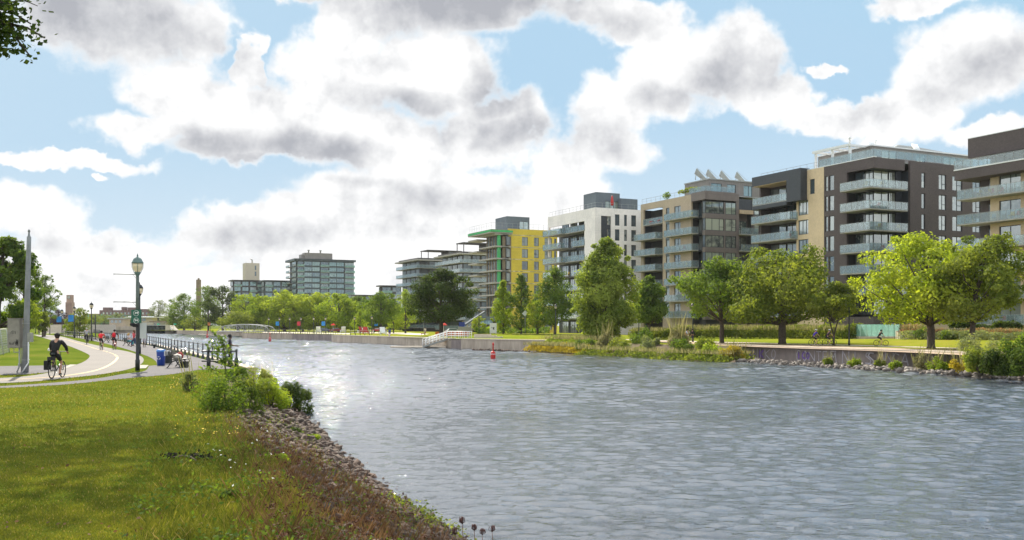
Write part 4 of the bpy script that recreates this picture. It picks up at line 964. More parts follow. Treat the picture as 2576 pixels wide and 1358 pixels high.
# ------------------------------------------------------------ trees
def profile(kind, h):
    if kind == 'poplar': return min(1, h * 2.6 + .5) * max(0, 1 - h ** 3.0) ** .75
    if kind == 'cone': return (1 - h) ** .75 * min(1, h * 6 + .35)
    if kind == 'wide': return math.sqrt(max(0, 1 - (h * 1.25 - .35) ** 2 / .85)) if h < .98 else .1
    return math.sqrt(max(0.02, 1 - (2 * h - .9) ** 2 / 1.25))
def tree(p, R, top, bot, mt, kind, label, n=7000, leaf=None, trunk=None, seed=None, cat='tree', group=None, name='tree', lean=0., gaps=.0, fork=False):
    seed = seed or int(abs(p.x * 13 + p.y * 7)) + 11; g = np.random.default_rng(seed); rr = random.Random(seed)
    r = thing(name, label, cat, p, 0, group); H = top - bot; leaf = (leaf or max(.13, R * .042)) * .92; n = int(n * 1.8); trunk = trunk or R * .055 + .06
    lob = []; K = 52 if kind != 'poplar' else 84
    for i in range(K):
        h = (i + rr.random()) / K; h = h ** .9; pr = profile(kind, h) * R; q = rr.uniform(0, 2 * math.pi); lr = R * rr.uniform(.15, .36) * (.75 if h > .8 else 1) * (1.12 if kind == 'poplar' else 1)
        rad = max(0, pr * 1.12 - lr * .6) * (rr.random() ** .3) * rr.uniform(.80, 1.20)
        lob.append((rad * math.cos(q) + lean * h, rad * math.sin(q), bot + h * (H - lr * .9), lr))
    lob.append((lean, 0, top - R * .2, R * .2))
    for i in range(14):      # ragged twigs beyond the outline
        h = rr.uniform(.1, .97); q = rr.uniform(0, 6.28); pr = max(profile(kind, h), .25) * R * rr.uniform(1.0, 1.18); lob.append((pr * math.cos(q) + lean * h, pr * math.sin(q), bot + h * H * 1.02, R * rr.uniform(.07, .13)))
    per = n // len(lob); P = []; Nn = []; va = []
    for (x, y, z, lr) in lob:
        k = int(per * (lr / (R * .28)) ** 1.6) + 20; d = g.normal(size=(k, 3)); d /= np.linalg.norm(d, axis=1)[:, None]
        rad = lr * (.55 + .55 * g.random((k, 1)) ** .6) * (1 + .25 * np.sin(d[:, :1] * 7 + x) * np.cos(d[:, 1:2] * 6 + z)); q = np.array([x, y, z]) + d * rad * np.array([1.1, 1.1, .8])
        P.append(q); o = q - np.array([lean * .5, 0, bot + H * .35]); o /= np.linalg.norm(o, axis=1)[:, None] + 1e-6
        Nn.append(d * .7 + o * .5 + np.array([0, 0, .35])); va.append(np.clip(rr.uniform(.15, .85) + g.normal(size=k) * .16, 0, 1))
    P = np.concatenate(P); Nn = np.concatenate(Nn); va = np.concatenate(va)
    ok = P[:, 2] > bot * .8; P, Nn, va = P[ok], Nn[ok], va[ok]
    leafquads('crown', P, Nn, leaf, g, mt, r, va)
    mb = MB(); mid = bot + H * .25
    if fork:
        mb.tube([(0, 0, -.1), (.03, 0, bot * .35)], [trunk * 1.3, trunk], 8)
        for sx in (-1, 1): mb.tube([(.03, 0, bot * .33), (sx * R * .16, 0, bot * .8), (sx * R * .25, rr.uniform(-.3, .3), mid + H * .2)], [trunk * .85, trunk * .65, trunk * .25], 7)
    else: mb.tube([(0, 0, -.15), (0, 0, .25), (rr.uniform(-.05, .05), 0, bot * .6), (lean * .2, 0, mid), (lean * .7, 0, bot + H * .8)], [trunk * 1.5, trunk * 1.08, trunk, trunk * .8, trunk * .15], 9)
    for (x, y, z, lr) in lob[::3]:
        zb = min(z - .1, max(bot * .75, z - abs(x) * .6 - abs(y) * .6 - .6)); zb = max(zb, bot * .6)
        a = Vector((lean * .1, 0, zb)); c = Vector((x, y, z)); m_ = a.lerp(c, .5) + Vector((rr.uniform(-.2, .2), rr.uniform(-.2, .2), -.15))
        mb.tube([a, m_, c], [trunk * .38, trunk * .25, trunk * .08], 5)
    mb.build('trunk', M['bark'], r)
    return r
def T(u, vb, vt, w, vc, mt, kind, label, n=7000, Y=None, uc=None, foot=None, **k):
    """trunk column u, foot row vb, top row vt, crown width w px, crown bottom row vc"""
    p = gp(u, vb) if Y is None else at(u, Y); Y = p.y
    if foot is not None: p.z = max(0, zat(foot, Y))
    R = w / 2 * Y / FPX; lean = ((uc - u) * Y / FPX) if uc else 0
    return tree(p, R, zat(vt, Y) - p.z, max(.3, zat(vc, Y) - p.z), LM[mt], kind, label, n=n, lean=lean, **k)
# right bank, near
T(2445, 880, 588, 215, 792, 'olive', 'round', 'spreading green tree at the right frame edge with a thin dark trunk', 13000, uc=2500, trunk=.24)
T(2342, 876.5, 580, 285, 800, 'lime', 'round', 'bright yellow green maple with a thick dark trunk left of the right edge tree', 16000, uc=2300, trunk=.34, leaf=.17)
T(2097, 868.5, 705, 130, 792, 'olive', 'round', 'small tree with a forked trunk beside the cyclists on the far lawn', 6000, trunk=.11, fork=True, leaf=.15)
T(1968, 865.5, 622, 285, 800, 'olive', 'wide', 'broad green tree with a straight thick trunk on bare soil by the graffiti wall', 16000, trunk=.42, leaf=.19)
T(1816, 862.5, 648, 205, 790, 'mid', 'round', 'round tree with a slightly leaning trunk left of the broad tree on bare soil', 12000, uc=1800, trunk=.27, leaf=.18)
T(1632, 0, 692, 96, 806, 'mid', 'poplar', 'dense dark young tree right of the tall silvery poplar', 7000, leaf=.2, Y=150, foot=847)
T(1526, 858, 594, 156, 846, 'poplar', 'poplar', 'tall silvery green poplar by the shore before the white building', 30000, leaf=.18, trunk=.3)
T(1396, 0, 668, 100, 815, 'mid', 'poplar', 'dark feathery tree left of the tall silvery poplar in front of the white building', 9500, trunk=.22, Y=174, foot=840)
T(1352, 0, 752, 56, 822, 'lime', 'round', 'small yellowing tree between the thin dark tree and the dark feathery tree', 3500, Y=177, foot=840)
T(1311, 0, 688, 56, 826, 'mid', 'poplar', 'thin dark columnar tree with a pointed top in front of the yellow building', 6000, Y=183, foot=840)
T(1266, 0, 703, 54, 830, 'bright', 'poplar', 'slim bright green poplar in front of the green corner strip', 6500, Y=186, foot=840)
T(1110, 845.5, 671, 156, 802, 'dark', 'wide', 'big very dark round tree in front of the grey slab balcony buildings', 17000, trunk=.42, leaf=.22)
T(1205, 0, 795, 34, 832, 'lime', 'round', 'low lime yellow bush beside the grey construction hoist', 1400, Y=205, foot=839, cat='bush', name='bush')
T(1020, 838, 726, 58, 824, 'bright', 'poplar', 'slender light green tree just left of the big dark tree', 4500)
T(958, 839, 732, 96, 808, 'mid', 'round', 'broad crowned green tree with a bare trunk left of the slender light green tree', 8000, trunk=.3)
T(906, 838, 778, 52, 828, 'bright', 'cone', 'small bright green tree beside the lounge chairs', 2600)
T(990, 838, 775, 40, 828, 'bright', 'round', 'small light green tree between the slender tree and the broad crowned one', 2000)
# bright row behind the quay
row = [(852,735,88,'bright','bright green tree at the right end of the row behind the quay lamps',310),(800,733,80,'lime','yellowest tree in the bright row below the glass block',318),
       (762,738,72,'lime','yellow green tree left of the yellowest one in the bright row',322),(716,728,92,'lime','tall light tree left of the glass block corner in the bright row',326),
       (668,742,78,'bright','bright green tree at the left end of the row beside the footbridge',330),(900,742,70,'mid','dull green tree behind the small bright tree at the right of the row',330),(944,752,60,'mid','muted green tree behind the broad crowned tree',345)]
for u, vt, w_, m_, lb, Y in row: T(u, 0, vt, w_ * 1.18, 826, m_, 'round', lb, 11000, Y=Y, group='row of trees behind the far quay')
T(617, 0, 738, 76, 826, 'bright', 'round', 'light green tree rising right behind the truss footbridge', 6500, Y=335)
T(598, 0, 780, 84, 824, 'olive', 'wide', 'low drooping grey green willow at the left end of the footbridge', 5500, Y=322)
T(560, 0, 716, 88, 815, 'dark', 'round', 'tall dark tree behind the drooping willow', 8500, Y=345)
T(640, 0, 752, 60, 826, 'dark', 'round', 'shaded dark tree behind the light green tree at the footbridge', 4500, Y=352)
T(524, 0, 716, 74, 818, 'mid', 'round', 'dark green tree at the foot of the brick chimney', 7500, Y=365)
T(463, 0, 736, 74, 822, 'mid', 'round', 'loose crowned green tree at the left end of the far bank woods', 7000, Y=400, trunk=.4)
T(490, 0, 785, 60, 826, 'olive', 'round', 'low bushy green tree under the loose crowned tree above the grey wall', 3500, Y=385)
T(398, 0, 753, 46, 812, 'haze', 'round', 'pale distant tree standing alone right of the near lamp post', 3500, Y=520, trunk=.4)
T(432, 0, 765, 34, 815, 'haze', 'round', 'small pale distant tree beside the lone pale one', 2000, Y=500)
# left bank
T(-12, 0, 592, 150, 812, 'mid', 'wide', 'massive dark green tree at the left frame edge behind the grey pole', 16000, Y=120, trunk=.5, uc=20, leaf=.24)
T(60, 0, 640, 90, 818, 'mid', 'round', 'dark green tree whose crown shows right of the grey pole', 8500, Y=150)
T(112, 0, 690, 66, 800, 'mid', 'round', 'smaller dark tree with a ragged crown right of the massive left edge tree', 6500, Y=190)
T(72, 0, 752, 60, 822, 'lime', 'round', 'small yellow green tree below the dark left edge trees', 3500, Y=140)
T(46, 0, 768, 34, 826, 'gold', 'round', 'yellowing bush directly left of the grey pole', 1600, Y=120, cat='bush', name='bush')
T(107, 0, 783, 38, 830, 'olive', 'round', 'round green bush behind the second banner lamp', 3000, Y=180, cat='bush', name='bush')
T(146, 0, 778, 44, 826, 'purple', 'round', 'dark purple leaved tree below the clock tower', 2800, Y=300)
T(201, 0, 772, 52, 838, 'olive', 'round', 'loose green tree between two path lamps left of the tall lamp', 4500, Y=215)
T(172, 0, 800, 26, 840, 'bright', 'round', 'small light green bush between the banner lamps', 1200, Y=230, cat='bush', name='bush')
T(128, 0, 745, 36, 810, 'haze', 'round', 'pale distant tree behind the ragged dark tree', 2200, Y=330)
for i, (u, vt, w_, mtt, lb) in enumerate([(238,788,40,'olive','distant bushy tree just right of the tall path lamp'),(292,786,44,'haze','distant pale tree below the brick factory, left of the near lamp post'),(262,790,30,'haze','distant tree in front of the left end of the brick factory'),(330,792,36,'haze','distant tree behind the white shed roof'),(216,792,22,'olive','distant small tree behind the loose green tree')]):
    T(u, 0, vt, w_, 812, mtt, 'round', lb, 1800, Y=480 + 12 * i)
# distant woods closing the horizon
def woods(u0, u1, Y, vt, n, mt, label, seed=5, z0=0.5):
    g = np.random.default_rng(seed); x0 = (u0 - CX) / FPX * Y; x1 = (u1 - CX) / FPX * Y; zt = zat(vt, Y)
    a = g.random(n); x = x0 + (x1 - x0) * a; h = (.72 + .28 * np.sin(a * 31 + seed) * np.sin(a * 77 + 1)) ; z = z0 + (zt - z0) * h * g.random(n) ** .6
    P = np.stack([x, Y + g.normal(size=n) * 5, z], 1); return stuff(leafquads('far_woods', P, np.array([0, -.6, .6]) + g.normal(size=(n, 3)) * .3, Y * .0022, g, LM[mt]), label, 'woods')
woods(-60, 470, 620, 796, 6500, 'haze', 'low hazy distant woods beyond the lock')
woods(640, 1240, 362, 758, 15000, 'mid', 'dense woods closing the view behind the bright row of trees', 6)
woods(1200, 1378, 200, 822, 2600, 'mid', 'low planting at the foot of the yellow building', 8, .5)
# overhanging cottonwood, trunk outside the left frame edge
def overhang():
    g = np.random.default_rng(21); base = Vector((-26, 40, 0)); r = thing('cottonwood_tree', 'big cottonwood whose leafy branch hangs into the top left corner of the view', 'tree', base)
    P = []; C = np.array([-15.5, 37, 18.8])
    for i in range(150):
        d = g.normal(size=3); d /= np.linalg.norm(d); c = C + d * np.array([11, 8.5, 3.8]) * g.random() ** .5; k = 45
        e = g.normal(size=(k, 3)) * .55; P.append(c + e)
    P = np.concatenate(P)
    uu = CX + P[:, 0] / P[:, 1] * FPX; vv = HZ - (P[:, 2] - CH) / P[:, 1] * FPX
    P = P[~((uu > -45) & (uu < 2700) & (vv > -30))]
    leafquads('crown', P, np.tile([0, 0, 1.], (len(P), 1)), .17, g, LM['mid'], r).location = -base
    mb = MB(); mb.tube([(0, 0, -.2), (0, 0, 5), (.6, -.3, 11), (2, -1, 16)], [.7, .55, .4, .15], 12)
    for e in ((3.5, -7, 17), (9, -4, 18.6), (-4, -4, 17), (6, 3, 19.5), (4, -9, 18), (15, -4, 19.5)): mb.tube([(.3, 0, 10.5), (e[0] * .4, e[1] * .4, e[2] - 1.5), e], [.3, .2, .05], 7)
    mb.build('trunk', M['bark'], r)
    # the hanging branch
    Y = 27.; q = lambda u, v, dy=0: at(u, Y + dy, zat(v, Y + dy)) - base
    mb = MB(); tw = []
    for pts in ([(-160,-60),(-60,20),(20,60),(60,110)], [(-60,20),(0,10),(60,0),(95,15)], [(20,60),(70,70),(112,95)], [(-40,35),(-10,90),(10,130)], [(0,50),(40,95),(75,140)], [(-60,20),(-20,60),(0,110)], [(0,0),(30,30),(78,60)]):
        ps = [q(u, v, .25 * math.sin(u)) for u, v in pts]; mb.tube(ps, [.05, .03, .02, .01][:len(ps)], 5); tw.append(ps)
    br = mb.build('branch', M['bark'], r)
    PL = []
    for ps in tw:
        for a, c in zip(ps[:-1], ps[1:]):
            k = int(26 * (c - a).length) + 8
            for _ in range(k):
                o = a.lerp(c, rnd.random()); PL.append((o.x + rnd.gauss(0, .13), o.y + rnd.gauss(0, .3), o.z + rnd.gauss(0, .13) - .04))
    for _ in range(1500):
        u = rnd.uniform(-60, 70); v = rnd.uniform(-30, 140)
        if rnd.random() < (1.15 - (u + 20) / 75): o = q(u, v, rnd.gauss(0, .4)); PL.append(tuple(o))
    PL = np.array(PL); leafquads('leaves', PL, np.tile([0, -.7, .6], (len(PL), 1)), .075, g, LM['dark'], br, asp=.8)
overhang()

# ------------------------------------------------------------ shrubs, reeds, rocks, weeds
def pip(x, y, poly):
    inside = np.zeros(len(x), bool); n = len(poly)
    for i in range(n):
        x1, y1, x2, y2 = poly[i][0], poly[i][1], poly[i-1][0], poly[i-1][1]
        c = ((y1 > y) != (y2 > y)) & (x < (x2 - x1) * (y - y1) / (y2 - y1 + 1e-12) + x1); inside ^= c
    return inside
def bankz(x, y):      # height of the near bank slope
    tx = np.interp(y, [p.y for p in toe], [p.x for p in toe]); cx_ = np.interp(y, [p.y for p in crest], [p.x for p in crest])
    return np.clip((x - cx_) / np.maximum(.1, tx - cx_), 0, 1.6) * WZ
def blades(name, P, h, wd, g, mt, lean=.35, parent=None, var=None):
    n = len(P); h = (h * (.6 + .8 * g.random(n)))[:, None]; a = g.random(n) * 2 * np.pi; d = np.stack([np.cos(a), np.sin(a), np.zeros(n)], 1)
    b_ = g.random(n) * 2 * np.pi; l = np.stack([np.cos(b_), np.sin(b_), np.zeros(n)], 1) * h * lean * g.random((n, 1)); up = np.array([0, 0, 1.]) * h; wd = np.broadcast_to(np.asarray(wd, float).reshape(-1, 1), (n, 1))
    V = np.stack([P - d * wd / 2, P + d * wd / 2, P + up * .6 + l * .5 + d * wd * .4, P + up + l], 1).reshape(-1, 3)
    return npmesh(name, V, np.arange(4 * n).reshape(n, 4), mt, parent, g.random(n) if var is None else var)
g = np.random.default_rng(3)
LM['blade'] = leafmat('lawn blades', (.065,.092,.018), (.205,.205,.04), .40, c3=(.32,.25,.12))
# lawn blades: density falls with distance
n = 520000; y = 8.3 / (1 - g.random(n) * (1 - 8.3 / 46)); hw = .53 * y
x = (g.random(n) * 2 - 1) * hw
cxv = np.interp(y, [p.y for p in crest], [p.x for p in crest])
ok = x < cxv + .3; paths = [promenade, path_poly, side]
for pl in paths: ok &= ~pip(x, y, [(p.x, p.y) for p in pl])
x, y = x[ok], y[ok]
fr = .5 + .5 * np.sin(x * .9 + 2 * np.sin(y * .35)) * np.cos(y * .6 + np.sin(x * .5)); fr2 = .5 + .5 * np.sin(x * 3.1 + y * 1.3) * np.sin(y * 2.7 - x)
va = np.clip(.15 + .45 * fr + .2 * fr2 + g.normal(size=len(x)) * .14, 0, .92); va[g.random(len(x)) < .05] = .97
stuff(blades('lawn_grass', np.stack([x, y, np.zeros(len(x)) - .005], 1), (.022 + .0006 * y) * (.7 + .6 * fr2), .003 + .0008 * y, g, LM['blade'], .9, var=va), 'short green lawn grass of the near bank with yellow dry patches', 'grass')
# fallen leaves and little flowers
n = 260; y = 9 / (1 - g.random(n) * (1 - 9 / 40)); x = -g.random(n) * .53 * y
ok = x < np.interp(y, [p.y for p in crest], [p.x for p in crest]) - .3
for pl in paths: ok &= ~pip(x, y, [(p.x, p.y) for p in pl])
P = np.stack([x, y, np.full(n, .05)], 1)[ok]; stuff(leafquads('fallen_leaves', P, np.tile([0, 0, 1.], (len(P), 1)), .03, g, LM['rust']), 'scattered brown fallen leaves on the near lawn', 'leaves')
def flowers(u0, u1, v0, v1, n, mt, lab):
    P = np.array([gp(g.uniform(u0, u1), g.uniform(v0, v1)) for _ in range(n)]); P[:, 2] = .1 + .06 * g.random(n)
    stuff(leafquads('small_flowers', P, np.tile([0, -.4, 1.], (n, 1)), .024, g, mt), lab, 'flowers')
M['yf'] = mat('yellow petals', (.75, .5, .02), .7); M['wf'] = mat('white petals', (.75, .73, .62), .8)
flowers(425, 520, 955, 985, 120, M['yf'], 'yellow wildflowers on the lawn below the bench'); flowers(440, 600, 1045, 1110, 60, M['yf'], 'yellow wildflowers at the lawn edge above the rocks')
flowers(520, 720, 1080, 1250, 26, M['wf'], 'white dried flower heads among the green weeds')
# rocks
PHI = (1 + 5 ** .5) / 2
ico = np.array([(-1,PHI,0),(1,PHI,0),(-1,-PHI,0),(1,-PHI,0),(0,-1,PHI),(0,1,PHI),(0,-1,-PHI),(0,1,-PHI),(PHI,0,-1),(PHI,0,1),(-PHI,0,-1),(-PHI,0,1)]) / math.hypot(1, PHI)
icf = np.array([(0,11,5),(0,5,1),(0,1,7),(0,7,10),(0,10,11),(1,5,9),(5,11,4),(11,10,2),(10,7,6),(7,1,8),(3,9,4),(3,4,2),(3,2,6),(3,6,8),(3,8,9),(4,9,5),(2,4,11),(6,2,10),(8,6,7),(9,8,1)])
def rocks(name, P, size, g, mt):
    n = len(P); s = (size * (.45 + .9 * g.random(n) ** 2.2))[:, None, None] * (np.array([1, .75, .5])[None, None] * (.75 + .5 * g.random((n, 1, 3))))
    V = ico[None] * (1 + g.uniform(-.28, .28, (n, 12, 1))) * s
    a = g.random((n, 3)) * np.array([.9, .9, 6.28]); ca, sa = np.cos(a), np.sin(a)
    y1 = V[:, :, 1] * ca[:, :1] - V[:, :, 2] * sa[:, :1]; z1 = V[:, :, 1] * sa[:, :1] + V[:, :, 2] * ca[:, :1]
    x2 = V[:, :, 0] * ca[:, 1:2] + z1 * sa[:, 1:2]; z2 = -V[:, :, 0] * sa[:, 1:2] + z1 * ca[:, 1:2]
    x3 = x2 * ca[:, 2:] - y1 * sa[:, 2:]; y3 = x2 * sa[:, 2:] + y1 * ca[:, 2:]
    V = np.stack([x3, y3, z2], 2) + P[:, None]; F = (icf[None] + (np.arange(n) * 12)[:, None, None]).reshape(-1, 3)
    return npmesh(name, V.reshape(-1, 3), F, mt, None, np.repeat(g.random(n), 20))
n = 13000; y = 6 / (1 - g.random(n) * (1 - 6 / 47.)); tx = np.interp(y, [p.y for p in toe], [p.x for p in toe]); cc_ = np.interp(y, [p.y for p in crest], [p.x for p in crest])
f_ = .16 + 1.0 * g.random(n) ** .75; x = cc_ + (tx - cc_) * f_; z = bankz(x, y)
stuff(rocks('riprap', np.stack([x, y, z], 1), .105 + .0016 * y, g, M['rock']), 'heap of broken brown grey stones lining the near bank', 'rocks')
# weeds on the near bank
def bankpts(n, y0, y1, f0, f1, pw=1.):
    y = y0 / (1 - g.random(n) * (1 - y0 / y1)); tx = np.interp(y, [p.y for p in toe], [p.x for p in toe]); c0 = np.interp(y, [p.y for p in crest], [p.x for p in crest])
    x = c0 + (tx - c0) * (f0 + (f1 - f0) * g.random(n) ** pw); return np.stack([x, y, bankz(x, y)], 1)
P = bankpts(40000, 6.5, 25, -.25, .95); P = P[g.random(len(P)) < np.clip(1.25 - np.abs((P[:, 0] - np.interp(P[:, 1], [p.y for p in crest], [p.x for p in crest])) / 3.1 - .42) * 1.9, 0, 1) * np.clip((27 - P[:, 1]) / 8, 0, 1)]; k = .5 + .5 * np.sin(P[:, 1] * 1.7 + P[:, 0] * 2.2) * np.cos(P[:, 0] * 3.1 - P[:, 1] * .8); P = P[g.random(len(P)) < .25 + k]
stuff(blades('dry_weeds', P, .19, .0045, g, LM['rust'], .8), 'rusty brown dead weed stalks on the near bank', 'weeds')
P = bankpts(52000, 7, 46, -.5, .75); P = P[g.random(len(P)) < .35 + .65 * (.5 + .5 * np.sin(P[:, 0] * 2.9 + P[:, 1] * 1.1) * np.sin(P[:, 1] * 1.9))]; stuff(blades('green_weeds', P, .10, .005, g, LM['blade'], .9), 'mixed green weeds along the top of the near bank', 'weeds')
P = bankpts(16000, 7, 42, -.55, .75); P = P[g.random(len(P)) < (.5 + .5 * np.sin(P[:, 0] * 1.9 - P[:, 1] * 1.3)) ** 1.5]; P[:, 2] += .10; stuff(leafquads('weed_leaves', P + g.normal(size=P.shape) * .05, np.tile([0, -.3, .8], (len(P), 1)), .027, g, LM['mid']), 'broad leaved green weeds among the stalks of the near bank', 'weeds')
P = bankpts(800, 7, 20, -.1, .75); P[:, 2] += .34 + .1 * g.random(len(P)); hd = np.repeat(P, 9, 0) + g.normal(size=(len(P) * 9, 3)) * .016
LM['headbrown'] = leafmat('dried seed heads', (.05,.022,.014), (.12,.05,.025), .2, (1, 1, 1)); stuff(leafquads('seed_heads', hd, np.tile([0, 0, 1.], (len(hd), 1)), .015, g, LM['headbrown']), 'dark brown dried umbels on the near bank', 'weeds')
P = bankpts(6200, 6.5, 19, .80, 1.02); ok = np.sin(P[:, 1] * 1.1 + 1) > -.2; P = P[ok]; P[:, 2] += .14; stuff(leafquads('creeper', P + g.normal(size=P.shape) * .08, np.tile([0, -.2, 1.], (len(P), 1)), .035, g, LM['olive']), 'yellow green creeper over the stones at the water edge of the near bank', 'creeper')
def shrub(p, R, H, mt, label, n=1500, leaf=.06, seed=1, name='shrub', cat='shrub', K=14, stems=True, spiky=0, group=None):
    g = np.random.default_rng(seed); rr = random.Random(seed); r = thing(name, label, cat, p, 0, group); P = []; Nn = []; va = []; cs = []
    for i in range(K):
        a = rr.uniform(0, 6.28); q = R * .85 * rr.random() ** .5; h = H * (.06 + .72 * rr.random() * (1 - .5 * q / R)); c = np.array([q * math.cos(a), q * math.sin(a), h]); cs.append(c); lr = R * rr.uniform(.25, .42)
        k = n // K; d = g.normal(size=(k, 3)); d /= np.linalg.norm(d, axis=1)[:, None]; w_ = c + d * lr * (.5 + .6 * g.random((k, 1))) * np.array([1, 1, min(1.2, H / R * .75)]); P.append(w_); Nn.append(d + [0, -.1, .4]); va.append(np.clip(rr.uniform(.2, .8) + g.normal(size=k) * .18, 0, 1))
    P = np.concatenate(P); P[:, 2] = np.maximum(P[:, 2], -.05 + .1 * g.random(len(P)))
    leafquads('foliage', P, np.concatenate(Nn), leaf, g, LM[mt], r, np.concatenate(va))
    if stems:
        mb = MB()
        for c in cs: mb.tube([(c[0] * .15, c[1] * .15, -.1), (c[0] * .7, c[1] * .7, c[2] * .6), tuple(c * 1.05)], [.022, .015, .006], 5)
        mb.build('stem', M['bark'], r)
    if spiky: blades('stalks', np.stack([g.normal(size=spiky) * R * .4, g.normal(size=spiky) * R * .4, np.zeros(spiky)], 1), H * 1.15, .02, g, LM['reed'], .35, r)
    return r
def SB(u, v, zg, w, h, mt, label, n=1500, Y=None, leaf=None, **k):
    p = gp(u, v, zg) if Y is None else at(u, Y, zg); s = p.y / FPX; return shrub(p, w / 2 * s, h * s, mt, label, n, leaf or max(.035, .0011 * p.y), seed=int(u + v * 3), **k)
# near bank shrubs
SB(478, 985, 0, 44, 72, 'pale', 'small silvery green upright shrub on the lawn right of the black crate', 900, spiky=14)
SB(540, 1040, -.1, 150, 125, 'mid', 'large green leafy shrub around the foot of the thin sapling', 4200, K=22)
SB(615, 1050, -.5, 110, 130, 'dark', 'dark green shrub right of the large leafy shrub at the top of the rocks', 3000)
SB(640, 992, -.3, 95, 85, 'olive', 'olive bush with brownish twigs between the sapling and the water', 2200)
SB(682, 1024, -.8, 105, 92, 'bright', 'rounded bright green shrub beside the dark overhanging bush', 3000, leaf=.05)
SB(736, 1038, WZ + .05, 92, 108, 'dark', 'very dark rounded bush hanging over the water on the near bank', 3800, leaf=.06)
SB(600, 962, 0, 60, 50, 'mid', 'green brambles behind the sapling below the fisherman', 1800)
SB(668, 960, -.6, 50, 40, 'olive', 'loose wild shrub nearest the water behind the rounded bright shrub', 1300, spiky=20)
SB(735, 1095, -1.0, 60, 26, 'dark', 'low dark ivy patch on the rocks just below the overhanging bush', 1300, stems=False)
SB(790, 1108, -1.2, 36, 20, 'bright', 'small light green plant tuft at the water edge of the rocks', 500, stems=False)
SB(700, 1165, -.2, 60, 30, 'bright', 'leafy light green weed clump between the lawn and the rocks', 800, stems=False)
SB(580, 1255, 0, 55, 28, 'mid', 'dark green weed clump at the lawn edge in the foreground', 700, stems=False, leaf=.03)
# sapling
p = gp(565, 1010); r = thing('sapling', 'thin leafy sapling standing in front of the fisherman', 'sapling', p); s = p.y / FPX; Hs = 165 * s
mb = MB(); mb.tube([(0,0,0),(.03,0,Hs*.4),(.0,0,Hs*.75),(.12,0,Hs)], [.03,.022,.015,.006], 6); tips = []
for k in range(16):
    z = Hs * (.3 + .65 * k / 16); a = rnd.uniform(0, 6.28); L = rnd.uniform(.25, .6); e = (math.cos(a) * L, math.sin(a) * L * .6, z + rnd.uniform(.05, .35)); mb.tube([(.02, 0, z), e], [.01, .004], 4); tips += [Vector((.02,0,z)).lerp(Vector(e), f) for f in (.3,.5,.7,.85,1.)]
mb.build('stem', M['bark'], r); P = np.repeat(np.array([tuple(x) for x in tips]), 8, 0); P = P + g.normal(size=P.shape) * .055
leafquads('leaves', P, np.tile([0, -.3, .7], (len(P), 1)), .05, g, LM['mid'], r)
# far bank shrubs
def hedge(name, pts, wd, h, mt, n, label, leaf=.2, cat='hedge', seed=2, bl=0, lump=0):
    g = np.random.default_rng(seed); P = []; L = [(c - a).length for a, c in zip(pts[:-1], pts[1:])]; r = thing(name, label, cat, pts[0])
    for (a, c), l in zip(zip(pts[:-1], pts[1:]), L):
        k = int(n * l / sum(L)); q = g.random(k); d = np.array(c - a); o = np.array([-(c - a).y, (c - a).x, 0]) / l
        s_ = g.random(k) * 2 - 1; zz_ = g.random(k) ** .5 * h * ((1 + .14 * np.sin(q * l * 1.1) + .06 * np.sin(q * l * 3.7)) if not lump else (.62 + lump * (np.sin(q * l * 1.35 + s_ * 2) * np.sin(q * l * .47 + 1) + .5 * np.sin(q * l * 3.3 - s_ * 3)))) * np.sqrt(np.clip(1 - s_ ** 4, .05, 1))
        P.append(np.array(a) + q[:, None] * d + o * (s_ * wd / 2)[:, None] + np.array([0, 0, 1.]) * zz_[:, None])
    P = np.concatenate(P) - np.array(pts[0]); va = np.clip(.5 + .35 * np.sin(P[:, 0] * 1.1) * np.sin(P[:, 1] * .9 + P[:, 0] * .4) + g.normal(size=len(P)) * .17, 0, 1); leafquads('foliage', P, np.tile([0, -.4, .7], (len(P), 1)), leaf, g, LM[mt], r, va)
    if bl: Q = P[g.integers(0, len(P), bl)].copy(); Q[:, 2] = h * .75; blades('grass_blades', Q, h * .42, .06, g, LM['reed'], .5, r)
    return r
hedge('hedge', [rise(1700, 2), rise(1830, 2), rise(2000, 2), rise(2158, 2)], 4, 1.75, 'olive', 20000, 'long grassy green hedge on the far bank left of the glass kiosk', .17, bl=4000)
hedge('hedge', [rise(1600, 2), rise(1695, 2)], 4, 1.3, 'olive', 4500, 'low brownish hedge left of the long green hedge', .17, bl=900)
hedge('flower_bed', [rise(2280, 1.5), rise(2420, 1.5), rise(2600, 1.5), rise(2750, 1.5)], 3., .95, 'pale', 7000, 'low grey green planting on the lawn behind the right hand trees', .13, 'flower bed')
hedge('ornamental_grass', [rise(2330, 4.5), rise(2500, 4.5), rise(2600, 4.3), rise(2760, 4)], 1.6, 1.15, 'wheat', 5500, 'band of orange feathery ornamental grass behind the grey green planting', .14, 'grass bed', bl=1800)
hedge('ornamental_grass', [rise(2275, 5), rise(2332, 5)], 1.6, 1.6, 'wheat', 1300, 'short orange grass clump beside the stairs of the glass kiosk', .13, 'grass bed', bl=400)
hedge('hedge', [rise(2390, 7), rise(2500, 6.5), rise(2570, 6.2)], 1.6, 1.9, 'dark', 4000, 'dark clipped hedge at the foot of the right edge building', .18)
for u, m_, lb in ((2352,'rust','reddish shrub in front of the thick maple trunk'),(2325,'mid','dark green shrub beside the kiosk stairs'),(2385,'mid','green shrub right of the maple trunk'),(2432,'rust','small reddish shrub before the right edge tree')):
    p = rise(u, 1.0 + (u % 3)); s = p.y / FPX; shrub(p, 22 * s, 34 * s, m_, lb, 800, .12, seed=u)
